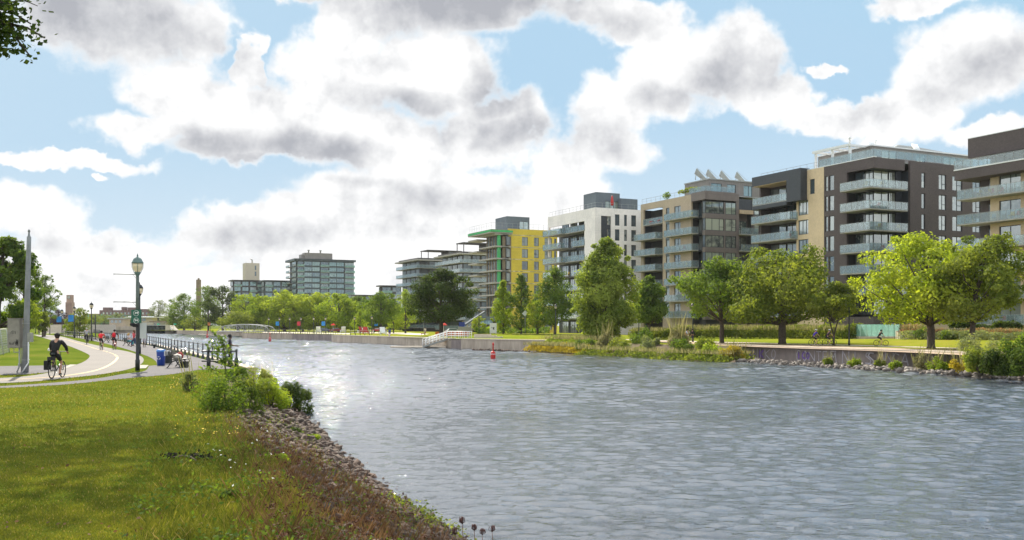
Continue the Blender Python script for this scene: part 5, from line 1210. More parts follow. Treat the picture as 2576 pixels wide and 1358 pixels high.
# shore plants
hedge('shore_reeds', [p + Vector((.5, .6, .0)) for p in (gp(1480, 892, WZ), gp(1600, 898, WZ), gp(1740, 906, WZ), gp(1850, 911, WZ))], 5.5, 1.05, 'olive', 14000, 'thick bank of seedy reeds and shrubs at the water left of the graffiti wall', .13, 'reeds', bl=2600, lump=.42)
hedge('shore_shrubs', [p + Vector((1.2, 1.5, .0)) for p in (gp(1490, 891, WZ), gp(1600, 897, WZ), gp(1740, 904, WZ))], 5.5, 1.3, 'mid', 8000, 'green bushes mixed behind the seedy reeds', .14, 'shrubs', lump=.5)
hedge('shore_grass', [p + Vector((.4, .6, .15)) for p in (gp(1328, 885, WZ), gp(1400, 888, WZ), gp(1490, 893, WZ))], 3.0, 1.1, 'gold', 7000, 'golden yellow grass on the shore between the curved wall and the reeds', .12, 'grass', bl=2000, lump=.4)
hedge('shore_grass', [p + Vector((2.5, 3.2, .9)) for p in (gp(1345, 885, WZ), gp(1400, 887, WZ), gp(1490, 891, WZ))], 5.0, 1.2, 'bright', 7000, 'bright green grass rising behind the golden shore grass', .13, 'grass', bl=1500, lump=.4)
for i, (u, v, w_, h_, m_, lb) in enumerate([(1870,905,30,34,'bright','light green shrub at the left end of the graffiti wall'),(2150,925,34,26,'bright','small green bush among the stones under the middle of the graffiti wall'),(2215,928,30,34,'olive','tall weeds against the graffiti wall below the kiosk'),(2255,932,34,24,'bright','low bright bush right of the tall weeds'),
      (2320,936,44,52,'reed','dry tan tall grass against the graffiti wall'),(2360,938,50,42,'bright','round light green bush before the right part of the wall'),(2425,944,70,52,'gold','golden yellow bush at the water right of the graffiti wall'),(2395,938,40,36,'bright','green tuft between the round bush and the golden bush'),(2085,921,30,26,'olive','brownish weeds among the stones left of the small green bush')]):
    p = gp(u, v, WZ + .1) + Vector((.2, .6, .1)); s = p.y / FPX; shrub(p, w_ / 2 * s, h_ * s, m_, lb, 1100, .09, seed=40 + i, stems=False, spiky=40)
for i, (u, v, w_, h_, m_, lb, dy) in enumerate([(2475,948,90,88,'olive','grey green shrub at the right end of the graffiti wall',1.6),(2520,955,100,80,'dark','dark green bush at the water near the right frame edge',1.0),(2575,958,110,150,'mid','tall bush cut by the right frame edge at the water',1.6),(2500,935,120,90,'pale','pale leaved shrub behind the dark waterside bush',4)]):
    p = gp(u, v, WZ + .2) + Vector((.6, dy, .3)); s = p.y / FPX; shrub(p, w_ / 2 * s, h_ * s, m_, lb, 4200, .095, seed=60 + i, K=24)
rq = random.Random(8)
for i, (u, f_, hh, m_, lb) in enumerate([(1470, .3, 34, 'mid', 'leafy green shrub directly below the tall poplar'), (1505, 1.2, 44, 'reed', 'tan seedy reed clump right of the shrub below the poplar'), (1548, .5, 40, 'olive', 'rounded olive shrub at the water among the reeds'), (1580, 2.2, 56, 'mid', 'tallest green shrub of the reed bank'), (1625, .8, 46, 'pale', 'grey leaved shrub in the middle of the reed bank'), (1668, 2., 52, 'reed', 'tall seedy reed clump behind the grey leaved shrub'), (1705, .6, 38, 'mid', 'low green shrub at the water right of the grey leaved one'), (1748, 1.4, 42, 'olive', 'wide olive shrub before the dirt path'), (1790, .5, 34, 'bright', 'bright grassy tuft near the right end of the reed bank'), (1830, .6, 28, 'gold', 'yellow grassy tuft at the right end of the reed bank')]):
    v = float(np.interp(u, [1450, 1600, 1740, 1850], [891, 898, 906, 911])); p = gp(u, v, WZ) + Vector((f_, f_ * 1.3, .3 + f_ * .25)); s = p.y / FPX; shrub(p, 30 * s, hh * 1.3 * s, m_, lb, 2600, .11, seed=140 + i, stems=False, spiky=60 if m_ in ('reed', 'gold') else 0, K=18)
# stones below the graffiti wall
P = []
for _ in range(1300):
    u = g.uniform(1845, 2620) if _ % 3 else g.uniform(2150, 2620); v = np.interp(u, [1800, 1850, 2000, 2170, 2300, 2440, 2560, 2640], [903, 909, 919, 929, 937, 947, 955, 967]) - g.uniform(-.5, 5) ** 1. if True else 0
    q = gp(u, v, WZ + .05); P.append((q.x, q.y, WZ - .05 + .3 * g.random()))
stuff(rocks('shore_stones', np.array(P), .26, g, M['rockpale']), 'pale stones lying in the shallow water under the graffiti wall', 'stones')
P = []
for _ in range(200): u = g.uniform(1190, 1330); q = gp(u, np.interp(u, [1190, 1330], [879.5, 885]), WZ + .05); P.append((q.x, q.y - .3, WZ + .1 * g.random()))
stuff(rocks('shore_stones', np.array(P), .3, g, M['rock']), 'dark stones at the foot of the curved pale wall', 'stones')
# ------------------------------------------------------------ street lamps
M['lampglass'] = clearglass('frosted lantern glass', (.78, .72, .55), .75)
M['lampgreen'] = mat('weathered green paint', (.12, .19, .18), .5, var=.3, scale=6)
M['lampgrey'] = mat('faded green grey post paint', (.11, .135, .12), .6, var=.3, scale=5)
M['bannerblue'] = mat('blue banner', (.02, .19, .50), .7, var=.5, scale=1.5); M['bannerred'] = mat('red banner', (.45, .03, .05), .7, var=.3, scale=1.5); M['bannerorange'] = mat('orange banner', (.6, .2, .06), .7, var=.3)
M['signgreen'] = mat('green sign', (.01, .11, .07), .45); M['signgrey'] = mat('grey sign back', (.5, .52, .52), .5)
def lamp(p, H, label, arms=(), banner=None, group='street lamps along the canal paths', big=False, side=-1, lantern=True, bw=.6):
    r = thing('street_lamp', label, 'street lamp', p, 0, group); mb = MB(); k = H / 5.6
    mb.lathe([(.11, 0), (.11, .5), (.085, .55), (.075, 2.0), (.065, 4.75 * k)], 12)
    mb.build('post', [M['blackmetal']], r)
    if big:
        mb = MB(); mb.lathe([(.09, 0), (.078, H - 1.05 - 2.55)], 12, 0, (0, 0, 2.55)); mb.build('upper_post', M['lampgrey'], r)
    z = H - .95
    if lantern:
        mb = MB(); mb.lathe([(.06, -.35), (.075, -.3), (.06, -.2), (.07, -.1), (.11, -.02), (.15, .05), (.16, .09), (.12, .1)], 14, 0, (0, 0, z)); mb.lathe([(.27, .52), (.28, .56), (.25, .6), (.2, .72), (.13, .79), (.05, .83), (.03, .88), (.045, .91), (.02, .95), (.012, 1.0)], 14, 0, (0, 0, z))
        for q in range(4): a = q * math.pi / 2 + .4; mb.tube([(.15 * math.cos(a), .15 * math.sin(a), z + .06), (.25 * math.cos(a), .25 * math.sin(a), z + .3), (.262 * math.cos(a), .262 * math.sin(a), z + .54)], .012, 5)
        mb.build('lantern_frame', M['lampgreen'] if big else M['blackmetal'], r)
        mb = MB(); mb.lathe([(.12, .1), (.19, .2), (.235, .34), (.245, .52)], 16, 0, (0, 0, z)); mb.build('lantern_glass', M['lampglass'], r)
    for za, L in arms:
        mb = MB(); mb.tube([(0, 0, za), (side * L, 0, za + .02)], .022, 6); mb.tube([(side * .25, 0, za), (0, 0, za - .25)], .012, 4); mb.tube([(side * L, 0, za - .04), (side * L, 0, za + .07)], .012, 4); mb.build('banner_arm', M['greymetal'] if big else M['blackmetal'], r)
    if banner:
        z1 = H * .72; mb = MB(); mb.box((side * .12, -.015, z1 - 1.15), (side * (.12 + bw), .015, z1)); mb.box((side * .1, -.02, z1 + .001), (side * (.16 + bw), .02, z1 + .04), 1); mb.box((side * .1, -.02, z1 - 1.19), (side * (.16 + bw), .02, z1 - 1.151), 1); mb.build('banner', [M[banner], M['blackmetal']], r)
    return r
pn = gp(346, 932); L0 = lamp(pn, zat(640, pn.y), 'tall near lamp post with a green lantern, bare banner arms and a green dog sign', ((zat(690, pn.y), 1.15), (zat(742, pn.y) - .35, .66), (zat(760, pn.y), 1.15)), big=True)
# dog sign
sx = 24.5 * pn.y / FPX; zt, zb_ = zat(779, pn.y), zat(802, pn.y) - .2
mb = MB(); mb.box((-sx * .55, -.13, zb_), (sx * .5, -.115, zt)); sg = mb.build('dog_sign', M['signgreen'], L0)
M['signwhite'] = mat('white sign print', (.7, .72, .7), .5)
dog = [(-.32,0),(-.28,.22),(-.22,.3),(-.26,.42),(-.20,.44),(-.12,.34),(.12,.34),(.2,.46),(.32,.46),(.42,.38),(.4,.3),(.3,.28),(.28,.18),(.3,0),(.22,0),(.2,.16),(-.16,.16),(-.22,0)]
for zc, fl in ((zt - .17, 1), (zb_ + .12, -1)):
    mb = MB(); mb.ring((-.01, -.145, zc), (0, 1, 0), .13, .009, 24, 5); poly = [(x * .26 * fl, z * .26 - .05) for x, z in dog]; poly = poly if fl > 0 else poly[::-1]
    mb.prism(poly, -.004, .004, 0, Matrix.Translation((0, -.14, zc)) @ Matrix.Rotation(R_(90), 4, 'X')); mb.build('pictogram', M['signwhite'], sg)
for i in range(2): mb = MB(); mb.ring((0, 0, zt - .1 - i * .45), (0, 0, 1), .1, .012, 16, 4); mb.build('clamp', M['greymetal'], L0)
mb = MB(); mb.tube([(-.28,-.16,zb_-.05),(-.1,-.2,zb_-.1),(.1,-.2,zb_-.16)], [.06,.1,.05], 8); tag(mb.build('black_bag', M['cloth']((.01,.01,.012)), None, pn), 'crumpled black bag tied to the near lamp post under the dog sign', 'bag')
mb = MB(); mb.box((.12, -.02, zb_ - .75), (.44, 0, zb_ + .0)); mb.build('notice_board', M['signgrey'], L0)
lamp(at(351, 75.5), 5.5, 'lamp post almost hidden behind the near lamp post', ())
YL = lambda vb, vt: 5.5 * FPX / (vb - vt)
lamp(at(230, 137.8), 5.5, 'black path lamp without banner, nearest after the near lamp post on the left')
lamp(at(187, 167), 5.5, 'black path lamp with a blue banner in front of the loose green tree', banner='bannerblue', bw=.95)
lamp(at(156, 197), 5.5, 'black path lamp with a blue banner directly below the clock tower', banner='bannerblue', bw=1.0)
lamp(at(125.5, 228), 5.5, 'slim black path lamp between two banner lamps on the left')
lamp(at(89, 259), 5.5, 'farthest left path lamp, with a blue banner, beside the grey pole', banner='bannerblue', bw=1.1)
lamp(at(141, 300), 5.2, 'tiny distant lamp with an orange banner', banner='bannerorange', side=1, bw=.9)
lamp(at(240, 150), 4.5, 'bare black post without lantern right of the tall path lamp', lantern=False)
for u, v, H, bn, lb, sd_ in [(1607,853,5.2,None,'black lamp on the far bank right of the dark young tree',1),(1743,860,5.2,None,'black lamp behind the two walkers on the far bank',1),(2136,869,6.0,None,'tall black lamp on the far lawn left of the glass kiosk',1),(1398,840,5.2,None,'black lamp in front of the white building left of the silvery poplar',1),
      (1205,838,5.2,None,'black lamp at the grey construction hoist',1),(941,838,4.4,'bannerblue','lamp with a blue banner left of the big dark tree',1)]:
    lamp(gp(u, v) if u not in (1398, 1205) else at(u, {1398: 168, 1205: 190}[u], zat(v, {1398: 168, 1205: 190}[u])), H, lb, ((3.2, .5), (2.6, .5)) if u == 1607 else (), bn, side=sd_, bw=.9)
for u, bn, lb, Y in [(676,None,'quay lamp at the right end of the footbridge',280),(703,'bannerblue','quay lamp with a small blue banner, second from the footbridge',280),(729,None,'quay lamp between the blue and the red banners',275),(757,'bannerred','quay lamp with a red banner',270),(789,None,'quay lamp right of the red banner',262),(819,'bannerblue','quay lamp with a large blue banner right of the red one',262),
      (892,None,'quay lamp beside the small bright tree',258),(935.5,None,'quay lamp beside the red lawn chair',230),(530,'bannerorange','lamp with an orange banner on the wall left of the footbridge',345)]:
    lamp(at(u, Y), 4.5, lb, (), bn, bw=.95)

# ------------------------------------------------------------ grey pole with cabinet
p = gp(44, 937); Yp = p.y; r = thing('utility_pole', 'tall grey leaning utility pole carrying a graffitied metal cabinet', 'utility pole', p)
H = zat(577, Yp); dx = (73 - 64) * Yp / FPX
x0 = (64 - 44) * Yp / FPX
mb = MB(); mb.tube([(x0 - .02, 0, -.2), (x0 + dx * .5, 0, H * .5), (x0 + dx, 0, H - .35), (x0 + dx, 0, H - .3), (x0 + dx, 0, H - .12)], [.155, .125, .095, .05, .04], 16); mb.lathe([(.05, 0), (.06, .05), (.03, .12)], 10, 0, (x0 + dx, 0, H - .12)); mb.build('pole', M['polegrey'], r)
cu = lambda u: (u - 44) * Yp / FPX
mb = MB()
for zc in (zat(813, Yp), zat(868, Yp), zat(905, Yp)): mb.ring((x0 + .02, 0, zc), (0, 0, 1), .16, .014, 20, 4)
mb.build('steel_band', M['greymetal'], r)
cz0, cz1 = zat(875, Yp), zat(802, Yp)
mb = MB(); mb.box((cu(22), -.12, cz0), (cu(54), .14, cz1)); mb.box((cu(21), -.15, cz1 + .002), (cu(55), .16, cz1 + .03)); cb = mb.build('cabinet', mat('dull aluminium', (.27, .25, .22), .55, .3, var=.2, scale=3), r)
mb = MB(); mb.box((cu(24), -.14, cz0 + .03), (cu(52.5), -.123, cz1 - .03)); dr = mb.build('cabinet_door', mat('dull aluminium', (.27, .25, .22)), cb)
def scribble(mb, pts, M_, wd=.012):
    for a, c in zip(pts[:-1], pts[1:]):
        a, c = Vector(a), Vector(c); d = (c - a); 
        if d.length < 1e-6: continue
        d.normalize(); n_ = Vector((-d.y, d.x)) * wd
        mb.add([(a.x + n_.x, 0, a.y + n_.y), (c.x + n_.x, 0, c.y + n_.y), (c.x - n_.x, 0, c.y - n_.y), (a.x - n_.x, 0, a.y - n_.y)], [(0, 1, 2, 3)], 0, False, M_)
rg = random.Random(4)
def tagwrite(mb, x, z, w_, h, n, M_, wd=.01):
    for i in range(n):
        q = [(x + w_ * (i + rg.random()) / n, z + h * rg.random()) for _ in range(5)]; scribble(mb, q, M_, wd)
mb = MB(); Mx = Matrix.Translation((0, -.1435, 0)); tagwrite(mb, cu(30), cz0 + .62, .25, .2, 3, Mx, .006); tagwrite(mb, cu(26), cz0 + .14, .40, .16, 7, Mx, .009); tagwrite(mb, cu(43), cz0 + .08, .13, .34, 5, Mx, .007); mb.build('graffiti', mat('black marker', (.02, .02, .02), .6), dr)
mb = MB(); mb.box((cu(68), -.1, zat(860, Yp)), (cu(81.5), .1, zat(837, Yp))); mb.build('meter_box', mat('grey meter box', (.3, .3, .27), .55, .2, var=.2), r)
mb = MB(); mb.tube([(cu(74), -.1, zat(860, Yp)), (cu(74), -.1, zat(912, Yp)), (cu(70), -.15, zat(920, Yp)), (cu(60), -.18, 0)], .03, 8); mb.build('conduit', M['white'], r)
mb = MB(); mb.tube([(cu(50), -.05, cz0), (cu(50.5), -.05, zat(920, Yp)), (cu(45), -.1, 0)], .035, 8); mb.tube([(cu(54), -.02, cz0), (cu(54), -.02, 0)], .022, 6); mb.box((cu(48), -.1, zat(922, Yp)), (cu(53), .0, zat(914, Yp))); mb.tube([(cu(35), 0, cz0), (cu(35), 0, cz0 - .2), (cu(50), 0, cz0 - .2)], .02, 6); mb.build('cable_pipe', M['greymetal'], r)
# chain link fence
p = at(-30, 62); r = thing('chain_link_fence', 'leaning chain link fence at the left edge behind the cabinet', 'fence', p); mb = MB()
a, c = Vector((0, 0, 0)), at(24, 78) - p
for i in range(4): q = a.lerp(c, i / 3); mb.tube([q, q + Vector((-.25, 0, 1.9))], .035, 6)
mb.build('fence_post', M['greymetal'], r); mb = MB(); mb.tube([a + Vector((-.25,0,1.9)), c + Vector((-.25,0,1.9))], .03, 6); mb.build('top_rail', M['greymetal'], r); mb = MB()
for i in range(46):
    q = a.lerp(c, i / 45)
    for s_ in (-1, 1):
        e = a.lerp(c, min(1, max(0, (i + s_ * 5) / 45))); mb.tube([q + Vector((0, 0, .05)), e + Vector((-.25, 0, 1.88))], .006, 3, 0, False)
mb.build('mesh', M['greymetal'], r)

# ------------------------------------------------------------ waterside railing (near bank)
r = thing('railing', 'long dark cast iron railing along the near quay', 'railing', rail_pts[0]); o = rail_pts[0]
def ppts(pts, step):
    out = []; carry = 0
    for a, c in zip(pts[:-1], pts[1:]):
        L = (c - a).length; s_ = carry
        while s_ < L: out.append(a.lerp(c, s_ / L)); s_ += step
        carry = s_ - L
    return out
RP = ppts([rail_pts[0] + Vector((-1.0, 2.2, 0))] + rail_pts[1:], 2.75)
pm = None
for q in RP[:99]:
    if pm is None:
        mb = MB(); mb.lathe([(.14, 0), (.14, .05), (.10, .08), (.075, .2), (.06, .3), (.045, .34), (.04, .6), (.055, .63), (.04, .66), (.035, .9), (.05, .93), (.05, .98), (.02, 1.03)], 10); pm = mb.build('post', M['railmetal'], r, q - o)
    else: c = pm.copy(); COL.objects.link(c); c.parent = r; c.location = q - o
for z in (.95, .52):
    mb = MB(); mb.tube([q - o + Vector((0, 0, z)) for q in ([RP[0]] + rail_pts[1:])], .028, 6); mb.build('rail', M['railmetal'], r)
# end barrier
p = gp(524.8, 927); q = gp(595, 927); r = thing('barrier', 'short black two bar barrier closing the end of the quay beside the sapling', 'barrier', p)
for e in (Vector((0, 0, 0)), q - p): mb = MB(); mb.lathe([(.11, 0), (.10, .48), (.05, .56), (.05, .9), (.07, .94), (.03, .99)], 10, 0, e); mb.build('post', M['blackmetal'], r)
for z in (.88, .38): mb = MB(); mb.tube([(-.35, 0, z), (q.x - p.x, q.y - p.y, z)], .038, 8); mb.build('rail', M['blackmetal'], r)
# bollards
for u, v, lb in ((388, 875.5, 'small dark mooring bollard by the railing'), ):
    mb = MB(); mb.lathe([(.14, 0), (.10, .06), (.09, .25), (.17, .3), (.17, .38), (.05, .4)], 12); tag(mb.build('bollard', M['railmetal'], None, gp(u, v)), lb, 'bollard')
# bench
def bench(p, rz, label, L=1.8, group='park benches on the quay'):
    r = thing('park_bench', label, 'bench', p, rz, group)     # sits facing local +x, length along y
    for y in (-L / 2, L / 2):
        mb = MB()
        mb.tube([(.30, y, .0), (.22, y, .10), (.12, y, .28), (-.02, y, .42), (-.12, y, .40)], [.035, .03, .035, .03, .02], 6); mb.tube([(-.42, y, 0), (-.34, y, .08), (-.2, y, .3), (-.24, y, .55), (-.34, y, .84)], [.035, .03, .035, .03, .02], 6)
        mb.tube([(-.2, y, .3), (.05, y, .38), (.28, y, .42)], .028, 6); mb.ring((.20, y, .30), (0, 1, 0), .12, .024, 16, 5); mb.tube([(-.25, y, .62), (.1, y, .64), (.22, y, .58), (.22, y, .42)], .02, 5); mb.build('leg', M['blackmetal'], r)
    mb = MB()
    for i in range(7): x = -.16 + i * .075; mb.box((x, -L / 2 - .05, .42), (x + .06, L / 2 + .05, .455))
    mb.build('seat', mat('dark bench slats', (.03, .035, .025), .6, var=.3), r); mb = MB()
    for i in range(6): mb.box((-.24 - .018 * i - .03, -L / 2 - .05, .5 + i * .062), (-.24 - .018 * i, L / 2 + .05, .55 + i * .062))
    mb.build('backrest', mat('dark bench slats', (.03, .035, .025)), r); return r
pb = gp(436, 925.5) + Vector((0, .9, 0)); bench(pb, R_(6), 'near black park bench with bags on it beside the blue bin')
for u, v, lb in ((325, 870, 'bench where the blonde woman sits'), (274, 862, 'empty bench between the two cyclists in red'), (235, 858, 'bench at the foot of the tall path lamp'), (192, 847.5, 'farthest small bench near the lamp with the blue banner')):
    bench(gp(u, v), R_(6), lb)
# things on the bench
def sack(name, p, s, m, label, cat, seed=1):
    g = np.random.default_rng(seed); bm = bmesh.new(); bmesh.ops.create_icosphere(bm, subdivisions=3, radius=1)
    for v in bm.verts:
        n_ = 1 + .13 * math.sin(v.co.x * 5 + seed) * math.cos(v.co.y * 6) + .08 * math.sin(v.co.z * 9 + v.co.x * 7); v.co = Vector((v.co.x * s[0] * n_, v.co.y * s[1] * n_, max(-.75, v.co.z) * s[2] * n_ + s[2] * .75))
    me = bpy.data.meshes.new(name); bm.to_mesh(me); bm.free(); me.materials.append(m)
    for f in me.polygons: f.use_smooth = True
    ob = bpy.data.objects.new(name, me); COL.objects.link(ob); ob.location = p; return tag(ob, label, cat)
sack('bag', pb + Vector((.06, -.45, .455)), (.2, .26, .15), M['cloth']((.5, .46, .42)), 'pale grey bag lying on the near bench', 'bag', 2)
sack('bag', pb + Vector((.02, .1, .455)), (.16, .18, .2), M['cloth']((.3, .05, .04)), 'dark red bag half hidden behind the pale bag on the near bench', 'bag', 5)
mb = MB(); mb.box((-.43, -1.02, .62), (-.39, -.5, .86)); mb.box((-.43, -1.02, .861), (-.26, -.5, .885)); mb.box((-.30, -1.02, .70), (-.27, -.5, .8605)); tag(mb.build('towel', M['cloth']((.6, .6, .62)), None, pb), 'white towel draped over the back of the near bench', 'towel')
# bins
p = gp(405, 919.5); r = thing('recycling_bin', 'blue round recycling bin left of the near bench', 'recycling bin', p)
mb = MB(); mb.lathe([(.17, 0), (.2, .02), (.235, .72), (.235, .74)], 20); mb.build('body', M['blue'], r); mb = MB(); mb.lathe([(.245, .742), (.25, .8), (.22, .86), (.12, .89)], 20); mb.build('lid', mat('light blue lid', (.04, .19, .55), .4), r)
mb = MB()
for k in range(3):
    a = R_(90 + 120 * k); c_ = Vector((.065 * math.cos(a), .065 * math.sin(a))); d_ = R_(90 + 120 * k + 60)
    P1 = Vector((.085 * math.cos(a - .6), .085 * math.sin(a - .6))); P2 = Vector((.085 * math.cos(a + .5), .085 * math.sin(a + .5))); scribble(mb, [P1, P2], Matrix.Translation((-.04, -.236, .42)), .014)
    t_ = Vector((.085 * math.cos(a + .8), .085 * math.sin(a + .8))); n_ = (P2 - P1).normalized(); m_ = Vector((-n_.y, n_.x)) * .03
    mb.add([(P2.x + m_.x, 0, P2.y + m_.y), (t_.x, 0, t_.y), (P2.x - m_.x, 0, P2.y - m_.y)], [(0, 1, 2)], 0, False, Matrix.Translation((-.04, -.236, .42)))
mb.build('recycling_symbol', M['signwhite'], r)
p = gp(420, 915.5); r = thing('trash_bin', 'black slatted trash bin between the blue bin and the bench', 'trash bin', p); mb = MB()
for k in range(20): a = 2 * math.pi * k / 20; mb.box((-.03, -.012, .04), (.03, .012, .8), 0, Matrix.Translation((.27 * math.cos(a), .27 * math.sin(a), 0)) @ Matrix.Rotation(a + math.pi / 2, 4, 'Z'))
mb.lathe([(.24, .05), (.25, .76)], 16); mb.build('body', M['blackmetal'], r); mb = MB(); mb.ring((0, 0, .82), (0, 0, 1), .28, .03, 20, 6); mb.build('rim', M['blackmetal'], r)
p = gp(437, 905) ; r = thing('wheel_ring', 'upright black ring shaped bike rack behind the near bench', 'bike rack', p); mb = MB(); mb.ring((0, 0, .55), (.35, 1, 0), .33, .03, 28, 8); mb.tube([(0, 0, 0), (0, 0, .24)], .035, 8); mb.build('ring', M['blackmetal'], r)
p = gp(463.5, 924.8); mb = MB(); mb.lathe([(.20, 0), (.26, .30), (.27, .33), (.25, .33), (.24, .30), (.18, .03)], 4, 0, (0, 0, 0), False); o_ = mb.build('crate', M['blackmetal'], None, p); o_.rotation_euler = (0, 0, R_(40)); tag(o_, 'open black crate on the ground right of the near bench', 'crate')

# ------------------------------------------------------------ bicycles and people
def bicycle(p, hd, label, col=(.03, .03, .03), s=1., pannier=False, fat=False, group='bicycles ridden on the paths'):
    r = thing('bicycle', label, 'bicycle', p, -hd, group); r.scale = (s, s, s); wr = .335; tr_ = .028 if fat else .018
    for y in (-.52, .54):
        mb = MB(); mb.ring((0, y, wr), (1, 0, 0), wr - tr_, tr_, 28, 6); w_ = mb.build('wheel', M['tyre'], r); mb = MB(); mb.ring((0, y, wr), (1, 0, 0), wr - .05, .009, 28, 4)
        for k in range(14): a = 2 * math.pi * k / 14; mb.tube([(.02 if k % 2 else -.02, y, wr), (0, y + .3 * math.cos(a), wr + .3 * math.sin(a))], .002, 3, 0, False)
        mb.tube([(-.05, y, wr), (.05, y, wr)], .02, 6); mb.build('rim', M['frame'], w_)
    F = mat('bike paint %.2f %.2f %.2f' % col, col, .35); mb = MB(); bb = (0, -.08, .3); st_ = (0, -.25, .82); ht = (0, .36, .86); hb = (0, .41, .62)
    for a, c, q in ((bb, st_, .018), (st_, ht, .016), (bb, hb, .02), (ht, hb, .02)): mb.tube([a, c], q, 7)
    for sx_ in (-.05, .05): mb.tube([(sx_, -.52, wr), bb], .011, 5); mb.tube([(sx_, -.52, wr), st_], .009, 5); mb.tube([hb, (sx_, .46, .5), (sx_, .54, wr)], .012, 5)
    mb.build('frame', F, r)
    mb = MB(); mb.tube([ht, (0, .36, 1.0), (0, .38, 1.02)], .014, 6); mb.tube([(-.29, .27, 1.02), (-.2, .36, 1.04), (.2, .36, 1.04), (.29, .27, 1.02)], .013, 6); mb.build('handlebar', M['blackmetal'], r)
    mb = MB(); mb.tube([st_, (0, -.27, .93)], .013, 6); mb.tube([(0, -.42, .95), (0, -.3, .955), (0, -.12, .945)], [.075, .055, .02], 8); mb.build('saddle', M['blackmetal'], r)
    mb = MB(); mb.ring(bb, (1, 0, 0), .08, .008, 18, 4); mb.tube([(.09, -.08, .3), (.09, .0, .15)], .01, 5); mb.tube([(-.09, -.08, .3), (-.09, -.16, .45)], .01, 5); mb.box((.07, -.05, .13), (.17, .04, .155)); mb.box((-.17, -.2, .44), (-.07, -.11, .465)); mb.build('crank', M['chrome'], r)
    mb = MB()
    for sx_ in (-.05, .05): mb.tube([(sx_, -.52, wr), (sx_, -.6, .72), (sx_, -.3, .72)], .006, 4)
    mb.build('carrier', M['blackmetal'], r)
    if pannier:
        for sx_ in (-.13,): mb = MB(); mb.box((sx_ - .08, -.75, .36), (sx_ + .06, -.4, .72)); mb.build('pannier_bag', M['cloth']((.012, .012, .014)), r)
        mb = MB(); mb.box((-.09, -.72, .723), (.09, -.4, .86)); mb.build('rack_bag', M['cloth']((.02, .02, .022)), r)
        mb = MB(); mb.tube([(-.27, .27, 1.03), (-.36, .25, 1.1)], .008, 4); mb.ring((-.40, .25, 1.12), (0, 1, 0), .03, .03, 12, 6); mb.build('mirror', M['white'], r)
        mb = MB(); mb.tube([(.0, .12, .48), (.0, .06, .68)], .036, 8); mb.build('water_bottle', M['cloth']((.25, .6, .08)), r)
    return r
def skin(name, J, E, Rd, m, parent, root=0, sub=1):
    ids = {}; vs = []; used = []
    for a, c in E:
        for k in (a, c):
            if k not in ids: ids[k] = len(vs); vs.append(J[k]); used.append(k)
    me = bpy.data.meshes.new(name); me.from_pydata([tuple(v) for v in vs], [(ids[a], ids[c]) for a, c in E], []); me.materials.append(m)
    o = bpy.data.objects.new(name, me); COL.objects.link(o); o.parent = parent
    md = o.modifiers.new('Skin', 'SKIN'); md.use_smooth_shade = True; md.branch_smoothing = .3
    if not me.skin_vertices: me.skin_vertices_layer = None
    for i, k in enumerate(used):
        q = Rd[k]; me.skin_vertices[0].data[i].radius = q if isinstance(q, tuple) else (q, q); me.skin_vertices[0].data[i].use_root = (i == 0)
    sb = o.modifiers.new('Sub', 'SUBSURF'); sb.levels = sb.render_levels = sub
    return o
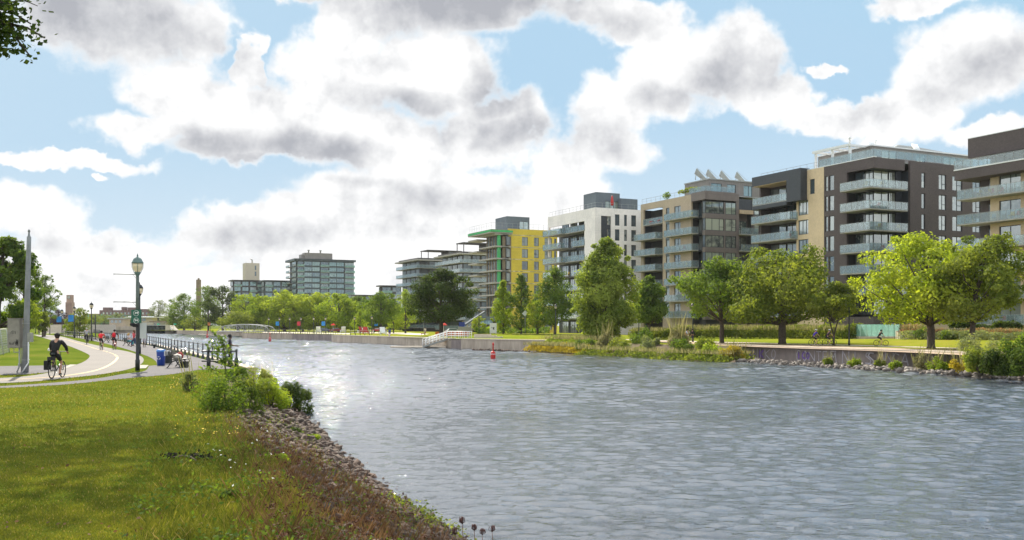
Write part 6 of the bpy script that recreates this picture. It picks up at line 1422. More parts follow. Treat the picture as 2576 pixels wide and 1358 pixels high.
def person(p, hd, pose, label, shirt, legs, shoes=(.02,.02,.02), hair=(.03,.02,.015), skinm='skin', s=1., helmet=None, long_sleeve=False, long_legs=True, longhair=False, skirt=None, hat=None, vest=None, stride=1, backpack=None, stripes=False):
    r = thing('person', label, 'person', p, -hd, 'people on the canal paths'); r.scale = (s, s, s); J = {}
    if pose == 'ride':
        J = dict(pel=(0,-.26,1.0), wst=(0,-.2,1.16), che=(0,-.06,1.36), nek=(0,.02,1.52), hed=(0,.06,1.62), top=(0,.07,1.74), shl=(-.18,.0,1.45), shr=(.18,.0,1.45), ell=(-.29,.1,1.22), elr=(.31,.1,1.22), wrl=(-.28,.26,1.06), wrr=(.28,.26,1.06),
                 hil=(-.1,-.24,.95), hir=(.1,-.24,.95), knl=(-.13,.14,.82), knr=(.13,.1,.62), anl=(-.12,-.12,.5), anr=(.12,-.06,.22), tol=(-.12,.02,.47), tor=(.12,.1,.17))
    elif pose == 'sit':
        J = dict(pel=(0,-.05,.55), wst=(0,-.05,.72), che=(0,-.02,.95), nek=(0,.02,1.12), hed=(0,.05,1.22), top=(0,.06,1.34), shl=(-.17,0,1.04), shr=(.17,0,1.04), ell=(-.24,.08,.8), elr=(.24,.08,.8), wrl=(-.12,.3,.68), wrr=(.12,.3,.68),
                 hil=(-.1,0,.52), hir=(.1,0,.52), knl=(-.12,.4,.5), knr=(.12,.4,.5), anl=(-.12,.45,.1), anr=(.12,.42,.1), tol=(-.12,.6,.04), tor=(.12,.57,.04))
    else:
        w_ = .22 * stride if pose == 'walk' else .05
        J = dict(pel=(0,0,.93), wst=(0,0,1.08), che=(0,0,1.3), nek=(0,.01,1.47), hed=(0,.03,1.57), top=(0,.03,1.70), shl=(-.185,0,1.4), shr=(.185,0,1.4), ell=(-.25,-w_*.5,1.13), elr=(.25,w_*.4,1.13), wrl=(-.26,-w_*.4+.05,.88), wrr=(.26,w_*.9+.05,.9),
                 hil=(-.09,0,.9), hir=(.09,0,.9), knl=(-.1,w_*.7+.03,.5), knr=(.1,-w_*.25+.02,.49), anl=(-.1,w_*1.0,.09), anr=(.1,-w_*1.3,.12), tol=(-.11,w_*1.0+.15,.035), tor=(.11,-w_*1.3+.13,.05))
        if pose == 'fish': J['ell'] = (-.22,.1,1.16); J['wrl'] = (-.08,.32,1.14); J['elr'] = (.24,.08,1.14); J['wrr'] = (.05,.38,1.12)
    J = {k: Vector(v) for k, v in J.items()}
    for sd_, sx_ in (('l', -1), ('r', 1)):
        wv_ = J['wr' + sd_]; e = J['el' + sd_]; d = (wv_ - e).normalized(); grip = pose in ('ride', 'fish'); dn = Vector((0, .8, -.6)).normalized() if grip else (d + Vector((0, 0, -.6))).normalized(); sidev = Vector((1, 0, 0)) if grip else Vector((0, 1, 0))
        J['pa' + sd_] = wv_ + dn * .05
        for i in range(4):
            off = sidev * (-.03 + .02 * i); L = (.068, .078, .072, .056)[i]; b0 = J['pa' + sd_] + dn * .035 + off; J['f%d%s' % (i, sd_)] = b0; J['g%d%s' % (i, sd_)] = b0 + dn * L * .5 + Vector((0, 0, -.008)); J['h%d%s' % (i, sd_)] = b0 + dn * L * .75 + Vector((-sx_ * .0, -.012 if grip else 0, -.03))
        J['t0' + sd_] = J['pa' + sd_] - sidev * .035 * (1 if not grip else -sx_) + dn * .005; J['t1' + sd_] = J['t0' + sd_] + dn * .04 - sidev * .012
        J['he' + sd_] = J['an' + sd_] + Vector((0, -.05, -.03))
    J['nos'] = J['hed'] + Vector((0, .105, .02)); J['chn'] = J['hed'] + Vector((0, .06, -.06))
    Rd = dict(pel=(.15,.11), wst=(.13,.095), che=(.155,.11), nek=.052, hed=(.078,.088), top=.06, shl=.06, shr=.06, ell=.042, elr=.042, wrl=.03, wrr=.03, hil=.085, hir=.085, knl=.056, knr=.056, anl=.04, anr=.04, tol=.032, tor=.032, hel=.035, her=.035, nos=.014, chn=.03)
    for sd_ in 'lr':
        Rd['pa' + sd_] = (.036, .018); Rd['t0' + sd_] = .011; Rd['t1' + sd_] = .009
        for i in range(4): Rd['f%d%s' % (i, sd_)] = .010; Rd['g%d%s' % (i, sd_)] = .009; Rd['h%d%s' % (i, sd_)] = .008
    E = [('pel','wst'),('wst','che'),('che','nek'),('nek','hed'),('hed','top'),('hed','nos'),('hed','chn')]
    for sd_ in 'lr':
        E += [('che','sh'+sd_),('sh'+sd_,'el'+sd_),('el'+sd_,'wr'+sd_),('wr'+sd_,'pa'+sd_),('pa'+sd_,'t0'+sd_),('t0'+sd_,'t1'+sd_),('pel','hi'+sd_),('hi'+sd_,'kn'+sd_),('kn'+sd_,'an'+sd_),('an'+sd_,'to'+sd_),('an'+sd_,'he'+sd_)]
        for i in range(4): E += [('pa'+sd_,'f%d%s'%(i,sd_)),('f%d%s'%(i,sd_),'g%d%s'%(i,sd_)),('g%d%s'%(i,sd_),'h%d%s'%(i,sd_))]
    skin('body', J, E, Rd, M[skinm], r)
    up = lambda k, d_: (Rd[k][0] + d_, Rd[k][1] + d_) if isinstance(Rd[k], tuple) else (Rd[k] + d_,) * 2
    R2 = {k: up(k, .03 if long_sleeve else .02) for k in Rd}; J2 = dict(J); E2 = [('pel','wst'),('wst','che')]
    J2['nk2'] = J['nek'] - Vector((0, 0, .04)); R2['nk2'] = (.065, .065); E2.append(('che', 'nk2'))
    for sd_ in 'lr':
        if long_sleeve: E2 += [('che','sh'+sd_),('sh'+sd_,'el'+sd_),('el'+sd_,'wr'+sd_)]
        else: J2['us'+sd_] = J['sh'+sd_].lerp(J['el'+sd_], .7); R2['us'+sd_] = (.062, .062); E2 += [('che','sh'+sd_),('sh'+sd_,'us'+sd_)]
    sm = M['cloth'](shirt)
    if stripes:
        sm = bpy.data.materials.new('striped cloth'); sm.use_nodes = True; t_ = NT(sm.node_tree); wv = t_.new('ShaderNodeTexWave', bands_direction='Z'); wv.inputs['Scale'].default_value = 2.6; t_.put(wv.inputs[0], t_.new('ShaderNodeTexCoord').outputs['Object']); t_.put(t_.n['Principled BSDF'].inputs['Base Color'], t_.mix(wv.outputs['Fac'], (.12,.2,.35), (.75,.75,.75)))
    skin('shirt', J2, E2, R2, sm, r)
    R3 = {k: up(k, .024) for k in Rd}; J3 = dict(J); J3['bel'] = J['pel'] + (J['wst'] - J['pel']) * .35; R3['bel'] = up('pel', .022); E3 = [('bel','pel')]
    for sd_ in 'lr':
        if long_legs: E3 += [('pel','hi'+sd_),('hi'+sd_,'kn'+sd_),('kn'+sd_,'an'+sd_)]
        else: J3['th'+sd_] = J['hi'+sd_].lerp(J['kn'+sd_], .8); R3['th'+sd_] = (.09, .09); E3 += [('pel','hi'+sd_),('hi'+sd_,'th'+sd_)]
    skin('skirt' if skirt else 'trousers', J3, E3, R3, M['cloth'](skirt or legs), r)
    for sd_ in 'lr': skin('shoe', {'a': J['he'+sd_] + Vector((0,0,-.005)), 'b': J['an'+sd_] + Vector((0,.04,-.045)), 'c': J['to'+sd_]}, [('a','b'),('b','c')], {'a': .045, 'b': .048, 'c': .042}, M['cloth'](shoes), r)
    c = J['hed'] + Vector((0, -.012, .05)); mb = MB()
    if helmet:
        for k in range(7): a = -.075 + k * .025; mb.tube([c + Vector((a, -.125, .02)), c + Vector((a, -.07, .085 - abs(a) * .5)), c + Vector((a, .03, .10 - abs(a) * .6)), c + Vector((a, .115, .03))], [.02, .028, .028, .018], 6)
        mb.lathe([(.10, -.02), (.112, .02), (.098, .07), (.05, .105), (.01, .11)], 14, 0, c); mb.build('helmet', M['cloth'](helmet), r); mb = MB(); mb.lathe([(.06, -.1), (.088, -.05), (.094, -.01), (.08, .02)], 12, 0, c + Vector((0, -.03, 0))); mb.build('hair', M['cloth'](hair), r)
    else: mb.lathe([(.075, -.07), (.10, -.02), (.106, .03), (.09, .08), (.05, .11), (.01, .118)], 14, 0, c + Vector((0, -.018, 0))); mb.build('hair', M['cloth'](hat or hair), r)
    if longhair: mb = MB(); mb.tube([c + Vector((0, -.06, .05)), c + Vector((0, -.11, -.08)), c + Vector((0, -.1, -.26))], [.07, .085, .03], 8); mb.build('long_hair', M['cloth'](hair), r)
    if backpack:
        q = J['che'] + Vector((0, -.17, -.08)); mb = MB(); mb.tube([q + Vector((0,0,-.2)), q + Vector((0,-.03,-.1)), q + Vector((0,-.02,.1)), q + Vector((0,.02,.2))], [.1,.15,.14,.07], 8); mb.build('backpack', M['cloth'](backpack), r)
    return r, J
hd = R_(-4)
pc = gp(143.5, 951.5); bicycle(pc, hd, 'black city bicycle with a pannier and green bottle under the near rider', (.02, .02, .02), 1.06, pannier=True)
person(pc, hd, 'ride', 'near cyclist in black jacket, black shorts and dark helmet riding away', (.008, .008, .010), (.006, .006, .008), helmet=(.015, .015, .017), long_sleeve=True, long_legs=False, s=1.06)
def rider(u, v, hd, lb, lb2, shirt, s=1., col=(.03,.03,.03), Y=None, **k):
    p = gp(u, v) if Y is None else at(u, Y); bicycle(p, R_(hd), lb2, col, s, fat=k.pop('fat', False)); return person(p, R_(hd), 'ride', lb, shirt, k.pop('legs', (.02, .02, .025)), s=s, **k)
rider(218, 866.5, -22, 'cyclist in a grey shirt and black trousers, farthest rider on the near path', 'bicycle under the rider in grey', (.28, .27, .28), 1.08, hair=(.4, .38, .35), long_sleeve=True)
rider(255, 880, -14, 'cyclist with a bright red puffy jacket round the hips, left of the two in red', 'bicycle under the left rider in red', (.55, .02, .03), .97, helmet=(.02, .02, .02), backpack=(.75, .03, .04), long_legs=False, legs=(.02, .02, .02))
rider(288, 879, -12, 'cyclist in a black top with a red bag, right of the two in red', 'bicycle with a red bag under the right rider in red', (.02, .02, .025), 1.03, helmet=(.02, .02, .02), backpack=(.6, .015, .03), long_legs=False, col=(.4, .02, .06))
person(gp(363, 873), R_(165), 'walk', 'man in a purple t-shirt and pale shorts walking towards the camera by the railing', (.06, .025, .22), (.4, .36, .4), long_legs=False, shoes=(.3, .3, .3), skinm='darkskin')
person(gp(337, 872), R_(-80), 'walk', 'standing woman in a red top and blue jeans facing the seated woman', (.55, .08, .09), (.03, .05, .12), long_sleeve=True, longhair=True, hair=(.12, .05, .03), s=.98)
person(gp(322, 870) + Vector((.05, 0, 0)), R_(85), 'sit', 'seated blonde woman in a pale top and teal skirt on the second bench', (.55, .5, .52), (.03, .25, .30), skirt=(.03, .30, .34), hair=(.5, .33, .12), longhair=True)
fp, J = person(gp(578, 922.5), R_(70), 'fish', 'fisherman in dark navy clothes holding a rod over the end barrier', (.015, .015, .035), (.01, .01, .014), hair=(.01, .01, .01), skinm='darkskin', hat=(.01, .01, .01), s=1.0)
mb = MB(); q = gp(578, 922.5); d_ = Vector((math.sin(R_(70)), math.cos(R_(70)), 0)); mb.tube([q + Vector((0, 0, 1.08)) + d_ * .2, q + Vector((0, 0, 1.2)) + d_ * 1.2, q + Vector((0, 0, 1.28)) + d_ * 3.2], [.014, .008, .003], 5); tag(mb.build('fishing_rod', M['greymetal']), 'thin fishing rod held out over the water', 'fishing rod')
for u, v, lb, sh in ((98, 843, 'tiny distant pedestrian in dark clothes on the left path', (.03, .03, .04)), (115, 842.5, 'tiny distant pedestrian in black sitting pose near the dark bench', (.02, .02, .02))): person(at(u, 215), 0, 'walk', lb, sh, (.03, .03, .04))
for u, Y, lb, sh in ((183, 230, 'distant person in red on the plaza below the purple tree', (.4, .05, .04)), (197, 240, 'distant person in white on the plaza below the purple tree', (.6, .6, .6))): person(at(u, Y), .5, 'walk', lb, sh, (.05, .06, .1))
# right bank people
p1 = gp(1730, 860); person(p1, R_(20), 'walk', 'walker in a blue and white striped shirt and pale shorts seen from behind', (.5, .55, .6), (.5, .48, .45), long_legs=False, stripes=True)
person(gp(1742, 860.5), R_(30), 'walk', 'walker in dark clothes right of the striped shirt', (.02, .02, .025), (.03, .03, .04), long_sleeve=True, stride=1.4)
def dog_(p, hd, label, col, s=1.):
    r = thing('dog', label, 'dog', p, -hd); r.scale = (s, s, s); J = dict(rp=(0,-.22,.30), md=(0,0,.29), ch=(0,.2,.31), nk=(0,.3,.4), hd=(0,.38,.47), mz=(0,.48,.44), e1=(-.04,.35,.54), e2=(.04,.35,.54), t1=(0,-.34,.38), t2=(0,-.42,.5))
    E = [('rp','md'),('md','ch'),('ch','nk'),('nk','hd'),('hd','mz'),('hd','e1'),('hd','e2'),('rp','t1'),('t1','t2')]; Rd = dict(rp=(.07,.08), md=(.06,.065), ch=(.08,.1), nk=.055, hd=.055, mz=.028, e1=.014, e2=.014, t1=.02, t2=.01)
    for sx_ in (-1, 1):
        J['ha%d' % sx_] = (sx_ * .06, -.2, .24); J['hb%d' % sx_] = (sx_ * .06, -.14, .18); J['hc%d' % sx_] = (sx_ * .06, -.24 + .05 * sx_, .10); J['hd%d' % sx_] = (sx_ * .06, -.2 + .05 * sx_, .02)
        J['fa%d' % sx_] = (sx_ * .06, .2, .22); J['fb%d' % sx_] = (sx_ * .06, .2 - .04 * sx_, .11); J['fc%d' % sx_] = (sx_ * .06, .22 - .06 * sx_, .02)
        E += [('rp','ha%d'%sx_),('ha%d'%sx_,'hb%d'%sx_),('hb%d'%sx_,'hc%d'%sx_),('hc%d'%sx_,'hd%d'%sx_),('ch','fa%d'%sx_),('fa%d'%sx_,'fb%d'%sx_),('fb%d'%sx_,'fc%d'%sx_)]
        for k, q in (('ha',.045),('hb',.032),('hc',.02),('hd',.02),('fa',.035),('fb',.022),('fc',.02)): Rd[k + str(sx_)] = q
    skin('body', J, E, Rd, M['cloth'](col), r); return r
dog_(gp(1719, 859.8), R_(80), 'small dark dog beside the striped walker', (.03, .025, .02))
rider(1624, 851, 200, 'cyclist in a white top behind the shore reeds on the far bank', 'bicycle under the rider in white', (.6, .58, .58), legs=(.05, .04, .05), hair=(.3, .2, .15))
rider(2052, 869.5, 80, 'cyclist in a blue purple jersey and white helmet left of the forked tree', 'road bicycle under the blue jersey', (.05, .03, .35), helmet=(.7, .7, .7), long_legs=False)
rider(2086, 869.8, 80, 'cyclist in dark clothes passing behind the forked tree trunk', 'road bicycle behind the forked tree', (.04, .03, .05), helmet=(.6, .6, .6), long_legs=False)
rider(2216, 870.5, 84, 'cyclist in a black shirt and cap on a fat tyred bicycle before the glass kiosk', 'fat tyred yellow framed bicycle before the glass kiosk', (.012, .012, .014), .98, col=(.4, .35, .05), fat=True, hat=(.01, .01, .01), long_legs=False, legs=(.01, .01, .01))
# far bank small people
pw = gp(979, 847.3); person(at(979.5, 186, -.45), R_(170), 'sit', 'person in white sitting on the edge of the tan quay wall', (.75, .75, .75), (.05, .05, .08))
person(gp(1069.5, 843), R_(170), 'walk', 'person in white walking a brown dog beside the big dark tree', (.7, .68, .66), (.4, .35, .3)); dog_(gp(1064, 843.5), R_(90), 'brown dog walked by the person in white', (.25, .12, .04), 1.5)
person(at(955, 270), 2, 'walk', 'small distant person in purple on the lawn path by the broad crowned tree', (.1, .05, .3), (.05, .05, .1)); person(at(971, 275), 2, 'walk', 'small distant person in white near the broad crowned tree', (.7, .7, .7), (.05, .05, .1))

# ------------------------------------------------------------ structures on the far bank
# truss footbridge
pa, pb_ = at(548, 300, .35), at(680, 284, .35); r = thing('footbridge', 'grey arched steel truss footbridge over the inlet', 'bridge', pa); d = pb_ - pa; L = d.length; ux = d / L; nv = Vector((-ux.y, ux.x, 0)) * 1.1
mb = MB(); mb.tube([Vector((0,0,0)), d], .16, 6); mb.tube([nv * 2, nv * 2 + d], .16, 6); mb.add([-nv * .02 + Vector((0,0,.1)), d + Vector((0,0,.1)), d + nv * 2 + Vector((0,0,.1)), nv * 2 + Vector((0,0,.1)), Vector((0,0,-.05)), d + Vector((0,0,-.05)), d + nv * 2 + Vector((0,0,-.05)), nv * 2 + Vector((0,0,-.05))], [(0,1,2,3),(7,6,5,4),(0,4,5,1),(2,6,7,3)]); mb.build('deck', M['greymetal'], r)
for off in (Vector((0,0,0)), nv * 2):
    mb = MB(); N_ = 12; tp = []
    for i in range(N_ + 1): f_ = i / N_; h_ = 2.15 * (1 - (2 * f_ - 1) ** 2) ** .5 * .72 + .55 if 0 < i < N_ else .12; tp.append(off + d * f_ + Vector((0, 0, h_)))
    mb.tube(tp, .10, 6)
    for i in range(1, N_): mb.tube([off + d * (i / N_), tp[i]], .06, 5); mb.tube([off + d * ((i + (1 if i < N_ / 2 else -1)) / N_), tp[i]], .05, 5)
    mb.build('truss', M['greymetal'], r)
# low white barrier and dark openings under the bridge
w0, w1 = wall_far[2].lerp(wall_far[3], .76), wall_far[4]
r = thing('quay_railing', 'row of black posts and rails along the far quay right of the footbridge', 'railing', at(600, 268)); o = at(600, 268)
RP = [at(u, np.interp(u, [600, 700, 836], [270, 255, 236])) for u in np.linspace(608, 850, 42)] + [at(u, np.interp(u, [850, 1000], [222, 205])) for u in np.linspace(858, 930, 7)]
pm = None
for q in RP:
    if pm is None: mb = MB(); mb.lathe([(.09, 0), (.05, .3), (.04, 1.05)], 6); pm = mb.build('post', M['blackmetal'], r, q - o)
    else: c = pm.copy(); COL.objects.link(c); c.parent = r; c.location = q - o
for z in (1.0, .55):
    mb = MB(); mb.tube([q - o + Vector((0, 0, z)) for q in RP[:42]], .035, 5); mb.tube([q - o + Vector((0, 0, z)) for q in RP[42:]], .035, 5); mb.build('rail', M['blackmetal'], r)
# gangway and dock
ga = gp(1180, 855, 0); ga = at(1180, 153.5, .05); gb = at(1125, 158, .05); gc = at(1063, 156, WZ + .35); r = thing('gangway', 'white railed gangway ramp going down from the lawn to the water', 'gangway', ga)
wv_ = Vector((.35, 1.5, 0)); 
mb = MB()
for a, c in ((ga, gb), (gb, gc)):
    a = a - ga; c = c - ga; mb.add([a, c, c + wv_, a + wv_, a + Vector((0,0,-.25)), c + Vector((0,0,-.25)), c + wv_ + Vector((0,0,-.25)), a + wv_ + Vector((0,0,-.25))], [(0,3,2,1),(4,5,6,7),(0,1,5,4),(2,3,7,6),(1,2,6,5),(3,0,4,7)])
mb.build('deck', M['greymetal'], r)
for off in (Vector((0, 0, 0)), wv_):
    mb = MB()
    for a, c, k in ((ga, gb, 5), (gb, gc, 7)):
        a = a - ga + off; c = c - ga + off
        for zz_, q in ((1.15, .05), (.8, .035), (.45, .03)): mb.tube([a + Vector((0,0,zz_)), c + Vector((0,0,zz_))], q, 5)
        for i in range(k + 1): e = a.lerp(c, i / k); mb.tube([e, e + Vector((0, 0, 1.15))], .045, 5)
    mb.build('railing', M['white'], r)
mb = MB()
for i in range(2): a = at(1128 + 8 * i, 157, 0) - ga; mb.tube([a, a + Vector((2.2, -.6, -1.6))], .08, 6)
mb.build('brace', M['blackmetal'], r)
p = gp(1030, 872.8, WZ + .15); mb = MB(); mb.box((-4, -1, -.15), (5, 1, .15)); tag(mb.build('floating_dock', M['coping'], None, p + Vector((1, 0, 0))), 'low pale floating dock at the foot of the white gangway', 'dock')
# buoys
def buoy(p, s, label):
    r = thing('channel_buoy', label, 'buoy', p, 0, 'red channel buoys'); r.scale = (s, s, s); mb = MB(); mb.lathe([(.25, -.3), (.33, -.2), (.33, .75), (.28, .85), (.12, 1.0)], 14); mb.build('float', M['red'], r); mb = MB(); mb.lathe([(.10, 1.0), (.09, 1.75), (.14, 1.8), (.13, 1.95), (.03, 2.2)], 12); mb.build('mast', M['red'], r); mb = MB(); mb.lathe([(.335, .55), (.335, .62)], 14); mb.build('band', M['white'], r)
pbu = gp(1240.5, 901.5, WZ); buoy(pbu, .83, 'red channel buoy with a cylindrical base floating right of the centre')
buoy(gp(679, 858.5, WZ), .95, 'small red buoy below the quay lamps'); buoy(gp(521.5, 849, WZ), 1.0, 'tiny distant red buoy left of the fisherman')
for i in range(9):
    p = gp(502 + i * 7.2, 843.8 + i * .25, WZ); mb = MB(); mb.lathe([(.1, -.3), (.5, -.1), (.62, .15), (.5, .45), (.1, .6)], 10); tag(mb.build('float', M['coping'], None, p), 'pale round float in the line of floats closing the inlet', 'float', 'line of pale floats')
# lawn furniture
def lounger(p, rz, label, m, red=False):
    r = thing('lawn_chair', label, 'lawn chair', p, rz, 'lawn chairs on the far bank'); mb = MB(); mb.box((-.35, -.1, .32), (.35, .6, .38)); mb.build('seat', m, r)
    mb = MB(); mb.box((-.38, 0, 0), (.38, .06, 1.0), 0, Matrix.Translation((0, .55, .3)) @ Matrix.Rotation(R_(-25), 4, 'X')); mb.build('backrest', m, r)
    for sx_ in (-.42, .42): mb = MB(); mb.box((sx_ - .04, -.12, 0), (sx_ + .04, -.04, .55)); mb.box((sx_ - .04, .6, 0), (sx_ + .04, .68, .5)); mb.box((sx_ - .07, -.15, .551), (sx_ + .07, .7, .6)); mb.build('armrest', m, r)
    r.scale = (1.5, 1.5, 1.5)
for u, v, a, m_, lb in ((921, 840, 20, 'red', 'red wooden lawn chair nearest the quay lamp'), (916, 838.5, 60, 'red', 'red wooden lawn chair behind the other red one'), (905, 837.5, -30, 'white', 'white lawn chair left of the red chairs'), (862, 838, 200, 'white', 'white lawn chair on the lawn left of the small bright tree'), (801, 839, 190, 'white', 'white lawn chair by the quay lamp with no banner'), (938, 838, 100, 'white', 'white lawn chair right of the quay lamp'), (965, 842.8, 20, 'white', 'white lawn chair lowest on the grass near the seated person')):
    lounger(gp(u, v), R_(a), lb, M[m_])
for u, v, lb in ((1116, 800, 'red parasol beside the trunk of the big dark tree'), (838, 822, 'closed red parasol behind the quay lamps')):
    Yy = 215 if u > 1000 else 300; p = at(u, Yy); r = thing('parasol', lb, 'parasol', p); mb = MB(); mb.tube([(0,0,0),(0,0,2.6)], .05, 6); mb.build('pole', M['white'], r); mb = MB(); mb.lathe([(.8, 0), (.45, .35), (.05, .6)], 8, 0, (0, 0, 2.2), False); mb.build('canopy', mat('red canopy', (.75, .04, .02), .7), r)
# parked cars behind the bright row
def car(p, rz, label, col):
    r = thing('parked_car', label, 'car', p, rz, 'cars parked behind the far quay lawn'); pr = [(-2.1,.35),(-2.1,.8),(-1.5,.95),(-1.0,1.4),(.6,1.42),(1.2,.98),(2.0,.85),(2.1,.4)]
    mb = MB(); mb.plate(pr, 1.7, Matrix.Identity(4)); mb.build('body', mat('car paint %.2f %.2f' % col[:2], col, .25), r)
    mb = MB(); mb.plate([(-1.35,.96),(-.95,1.33),(.55,1.35),(1.0,.98)], 1.74, Matrix.Identity(4)); mb.build('side_window', M['pane_canal'], r)
    for x in (-1.3, 1.3):
        for y in (-.86, .7): mb = MB(); mb.tube([(x, y, .33), (x, y + .16, .33)], .33, 16); mb.build('wheel', M['tyre'], r)
car(at(817, 305), .1, 'dark blue car parked behind the lamp with the large blue banner', (.03, .05, .12)); car(at(846, 305), .1, 'dark red car parked right of the dark blue one', (.25, .01, .02)); car(at(952, 300), .1, 'red and white car parked left of the big dark tree', (.4, .02, .03)); car(at(1140, 232), .2, 'pale car half hidden behind the construction hoist', (.5, .5, .5))
# construction conveyor and hut
p = at(1165, 212); r = thing('conveyor', 'blue grey conveyor ramp rising to the construction building', 'conveyor', p); sq = 212 / FPX
mb = MB(); mb.tube([(-6 * sq, 0, 1.7), (52 * sq, 6, zat(783, 212))], [.28, .28], 4, 0, False); mb.tube([(0, .8, 1.2), (52 * sq, 6.8, zat(783, 212) - 1.6)], .12, 4); mb.build('ramp', M['bluegrey'], r)
mb = MB(); mb.box((-12 * sq, -1, .6), (22 * sq, 1.4, 1.9)); mb.build('tank', M['greymetal'], r); mb = MB(); mb.prism([(-10 * sq, -1), (4 * sq, -1), (4 * sq, 1), (-10 * sq, 1)], 1.902, 2.9); mb.build('hopper', M['blue'], r)
p = at(1200, 225); r = thing('site_canopy', 'striped blue canopy at the foot of the construction building', 'canopy', p); sq = 225 / FPX; z0 = zat(806, 225)
mb = MB(); mb.box((0, 0, z0 - .9), (38 * sq, 5, z0)); mb.build('canopy_roof', mat('blue white tarp', (.22, .33, .45), .7, var=.5, scale=2), r)
for x in (.3, 18 * sq, 37 * sq): mb = MB(); mb.box((x, .2, 0), (x + .15, .35, z0 - .902)); mb.build('post', M['greymetal'], r)
p = at(1240, 184, zat(840.5, 184)); mb = MB(); mb.box((-.6, -.03, .2), (.7, .03, 2.1)); mb.box((-.5, -.02, 0), (-.4, .02, .199)); mb.box((.5, -.02, 0), (.6, .02, .199)); r = tag(mb.build('notice_sign', mat('white notice board', (.62, .62, .6), .6), None, p), 'white notice board on the lawn before the construction building', 'sign')
mb = MB(); tagwrite(mb, -.3, .9, .6, .5, 3, Matrix.Translation((0, -.034, 0)), .05); mb.build('logo', mat('black marker', (.02, .02, .02)), r)
mb = MB(); g2 = random.Random(3)
for i in range(26): x = i * .28; mb.box((x, -.02 + .2 * math.sin(i * .5), 0), (x + .26, .02 + .2 * math.sin(i * .5), .75 + .25 * g2.random()))
tag(mb.build('safety_fence', M['orange'], None, gp(1095, 844.5)), 'low orange mesh fence around the trunk of the big dark tree', 'fence')
for u, v, vt, sh, lb in ((1321, 840.5, 788, 'diamond', 'diamond shaped sign seen from behind in front of the thin columnar tree'), (1449 - 84 + 4, 841, 784, 'square', 'square grey sign on a tall pole left of the white building entrance'), (1066, 840, 793, 'square', 'round cornered sign on a pole behind the walking person in white')):
    Ys = 178 if u > 1100 else p.y if False else 200; p = at(u, Ys, zat(v, Ys)); r = thing('road_sign', lb, 'sign', p); z = zat(vt, p.y) - p.z; mb = MB(); mb.tube([(0, 0, 0), (0, 0, z)], .04, 6); mb.build('pole', M['greymetal'], r)
    mb = MB(); mt = Matrix.Translation((0, -.05, z)) @ (Matrix.Rotation(R_(45), 4, 'Y') if sh == 'diamond' else Matrix.Identity(4)); mb.box((-.38, -.015, -.42), (.38, .015, .42), 0, mt); mb.build('sign_plate', M['signgrey'], r)
mb = MB(); mb.lathe([(.3, 0), (.33, .9), (.3, 1.0)], 10); tag(mb.build('recycling_bin', M['blue'], None, gp(931 + 142, 839.5) + Vector((-9.5 + .0, 0, 0))), 'blue bin on the far lawn beside the lamp with the blue banner', 'bin')
# glass kiosk
p = rise(2165, 1); sk = p.y / FPX; Wk = 97 * sk; r = thing('glass_kiosk', 'pale green glass box shelter at the right end of the long hedge', 'kiosk', p, R_(0)); zt = zat(816, p.y) - p.z
mb = MB(); mb.box((0, 0, 0), (Wk, 4.5, .32)); mb.build('base', M['coping'], r)
for i in range(7):
    a = Wk * i / 7; mb = MB(); mb.box((a + .03, 0, .33), (a + Wk / 7 - .03, .03, zt * .52)); mb.box((a + .03, 0, zt * .535), (a + Wk / 7 - .03, .03, zt)); mb.build('glass_panel', M['greenglass'], r)
mb = MB(); mb.box((0, .04, .33), (.03, 4.5, zt)); mb.box((Wk - .03, .04, .33), (Wk, 4.5, zt)); mb.box((0, 4.47, .33), (Wk, 4.5, zt)); mb.build('glass_panel', M['greenglass'], r)
mb = MB()
for i in range(8): a = Wk * i / 7; mb.box((a - .03, -.03, .32), (a + .03, -.001, zt))
mb.box((0, -.03, zt * .52), (Wk, -.002, zt * .53)); mb.build('frame', mat('mint frame', (.35, .55, .5), .5), r)
p = rise(2262, 1.5); r = thing('stairs', 'grey concrete steps with a handrail right of the glass kiosk', 'stairs', p); mb = MB()
for i in range(6): mb.box((.5 + .0 * i, 0.4 * i, 0), (4.2, .4 * (i + 1) + .001, .17 * (i + 1)))
mb.build('steps', M['coping'], r); mb = MB(); mb.tube([(.4, 0, .9), (.4, 2.4, 1.9), (.4, 4, 1.9)], .03, 6)
for y in (0, 1.2, 2.4): mb.tube([(.4, y, 0), (.4, y, .9 + y * .42)], .025, 6)
mb.build('handrail', M['blackmetal'], r)
p = rise(2330, 3.3); r = thing('garden_fence', 'thin dark fence crossing the orange ornamental grass', 'fence', p); mb = MB(); e = rise(2700, 3.2) - p; mb.tube([(0, 0, 1.25), e + Vector((0, 0, 1.25))], .03, 5); mb.tube([(0, 0, .5), e + Vector((0, 0, .5))], .02, 5); mb.build('rail', M['blackmetal'], r)
for i in range(18): q = e * (i / 17); mb = MB(); mb.tube([q, q + Vector((0, 0, 1.3))], .03, 5); mb.build('post', M['blackmetal'], r)
# ground floor base wall of the right hand buildings
mb = MB(); mb.box((0, 0, 0), (9, .4, 1.9)); o_ = mb.build('garden_wall', M['tanbrick'], None, rise(2290, 7.5)); tag(o_, 'low tan garden wall behind the right hand flower beds', 'wall'); o_.rotation_euler = (0, 0, R_(-4))
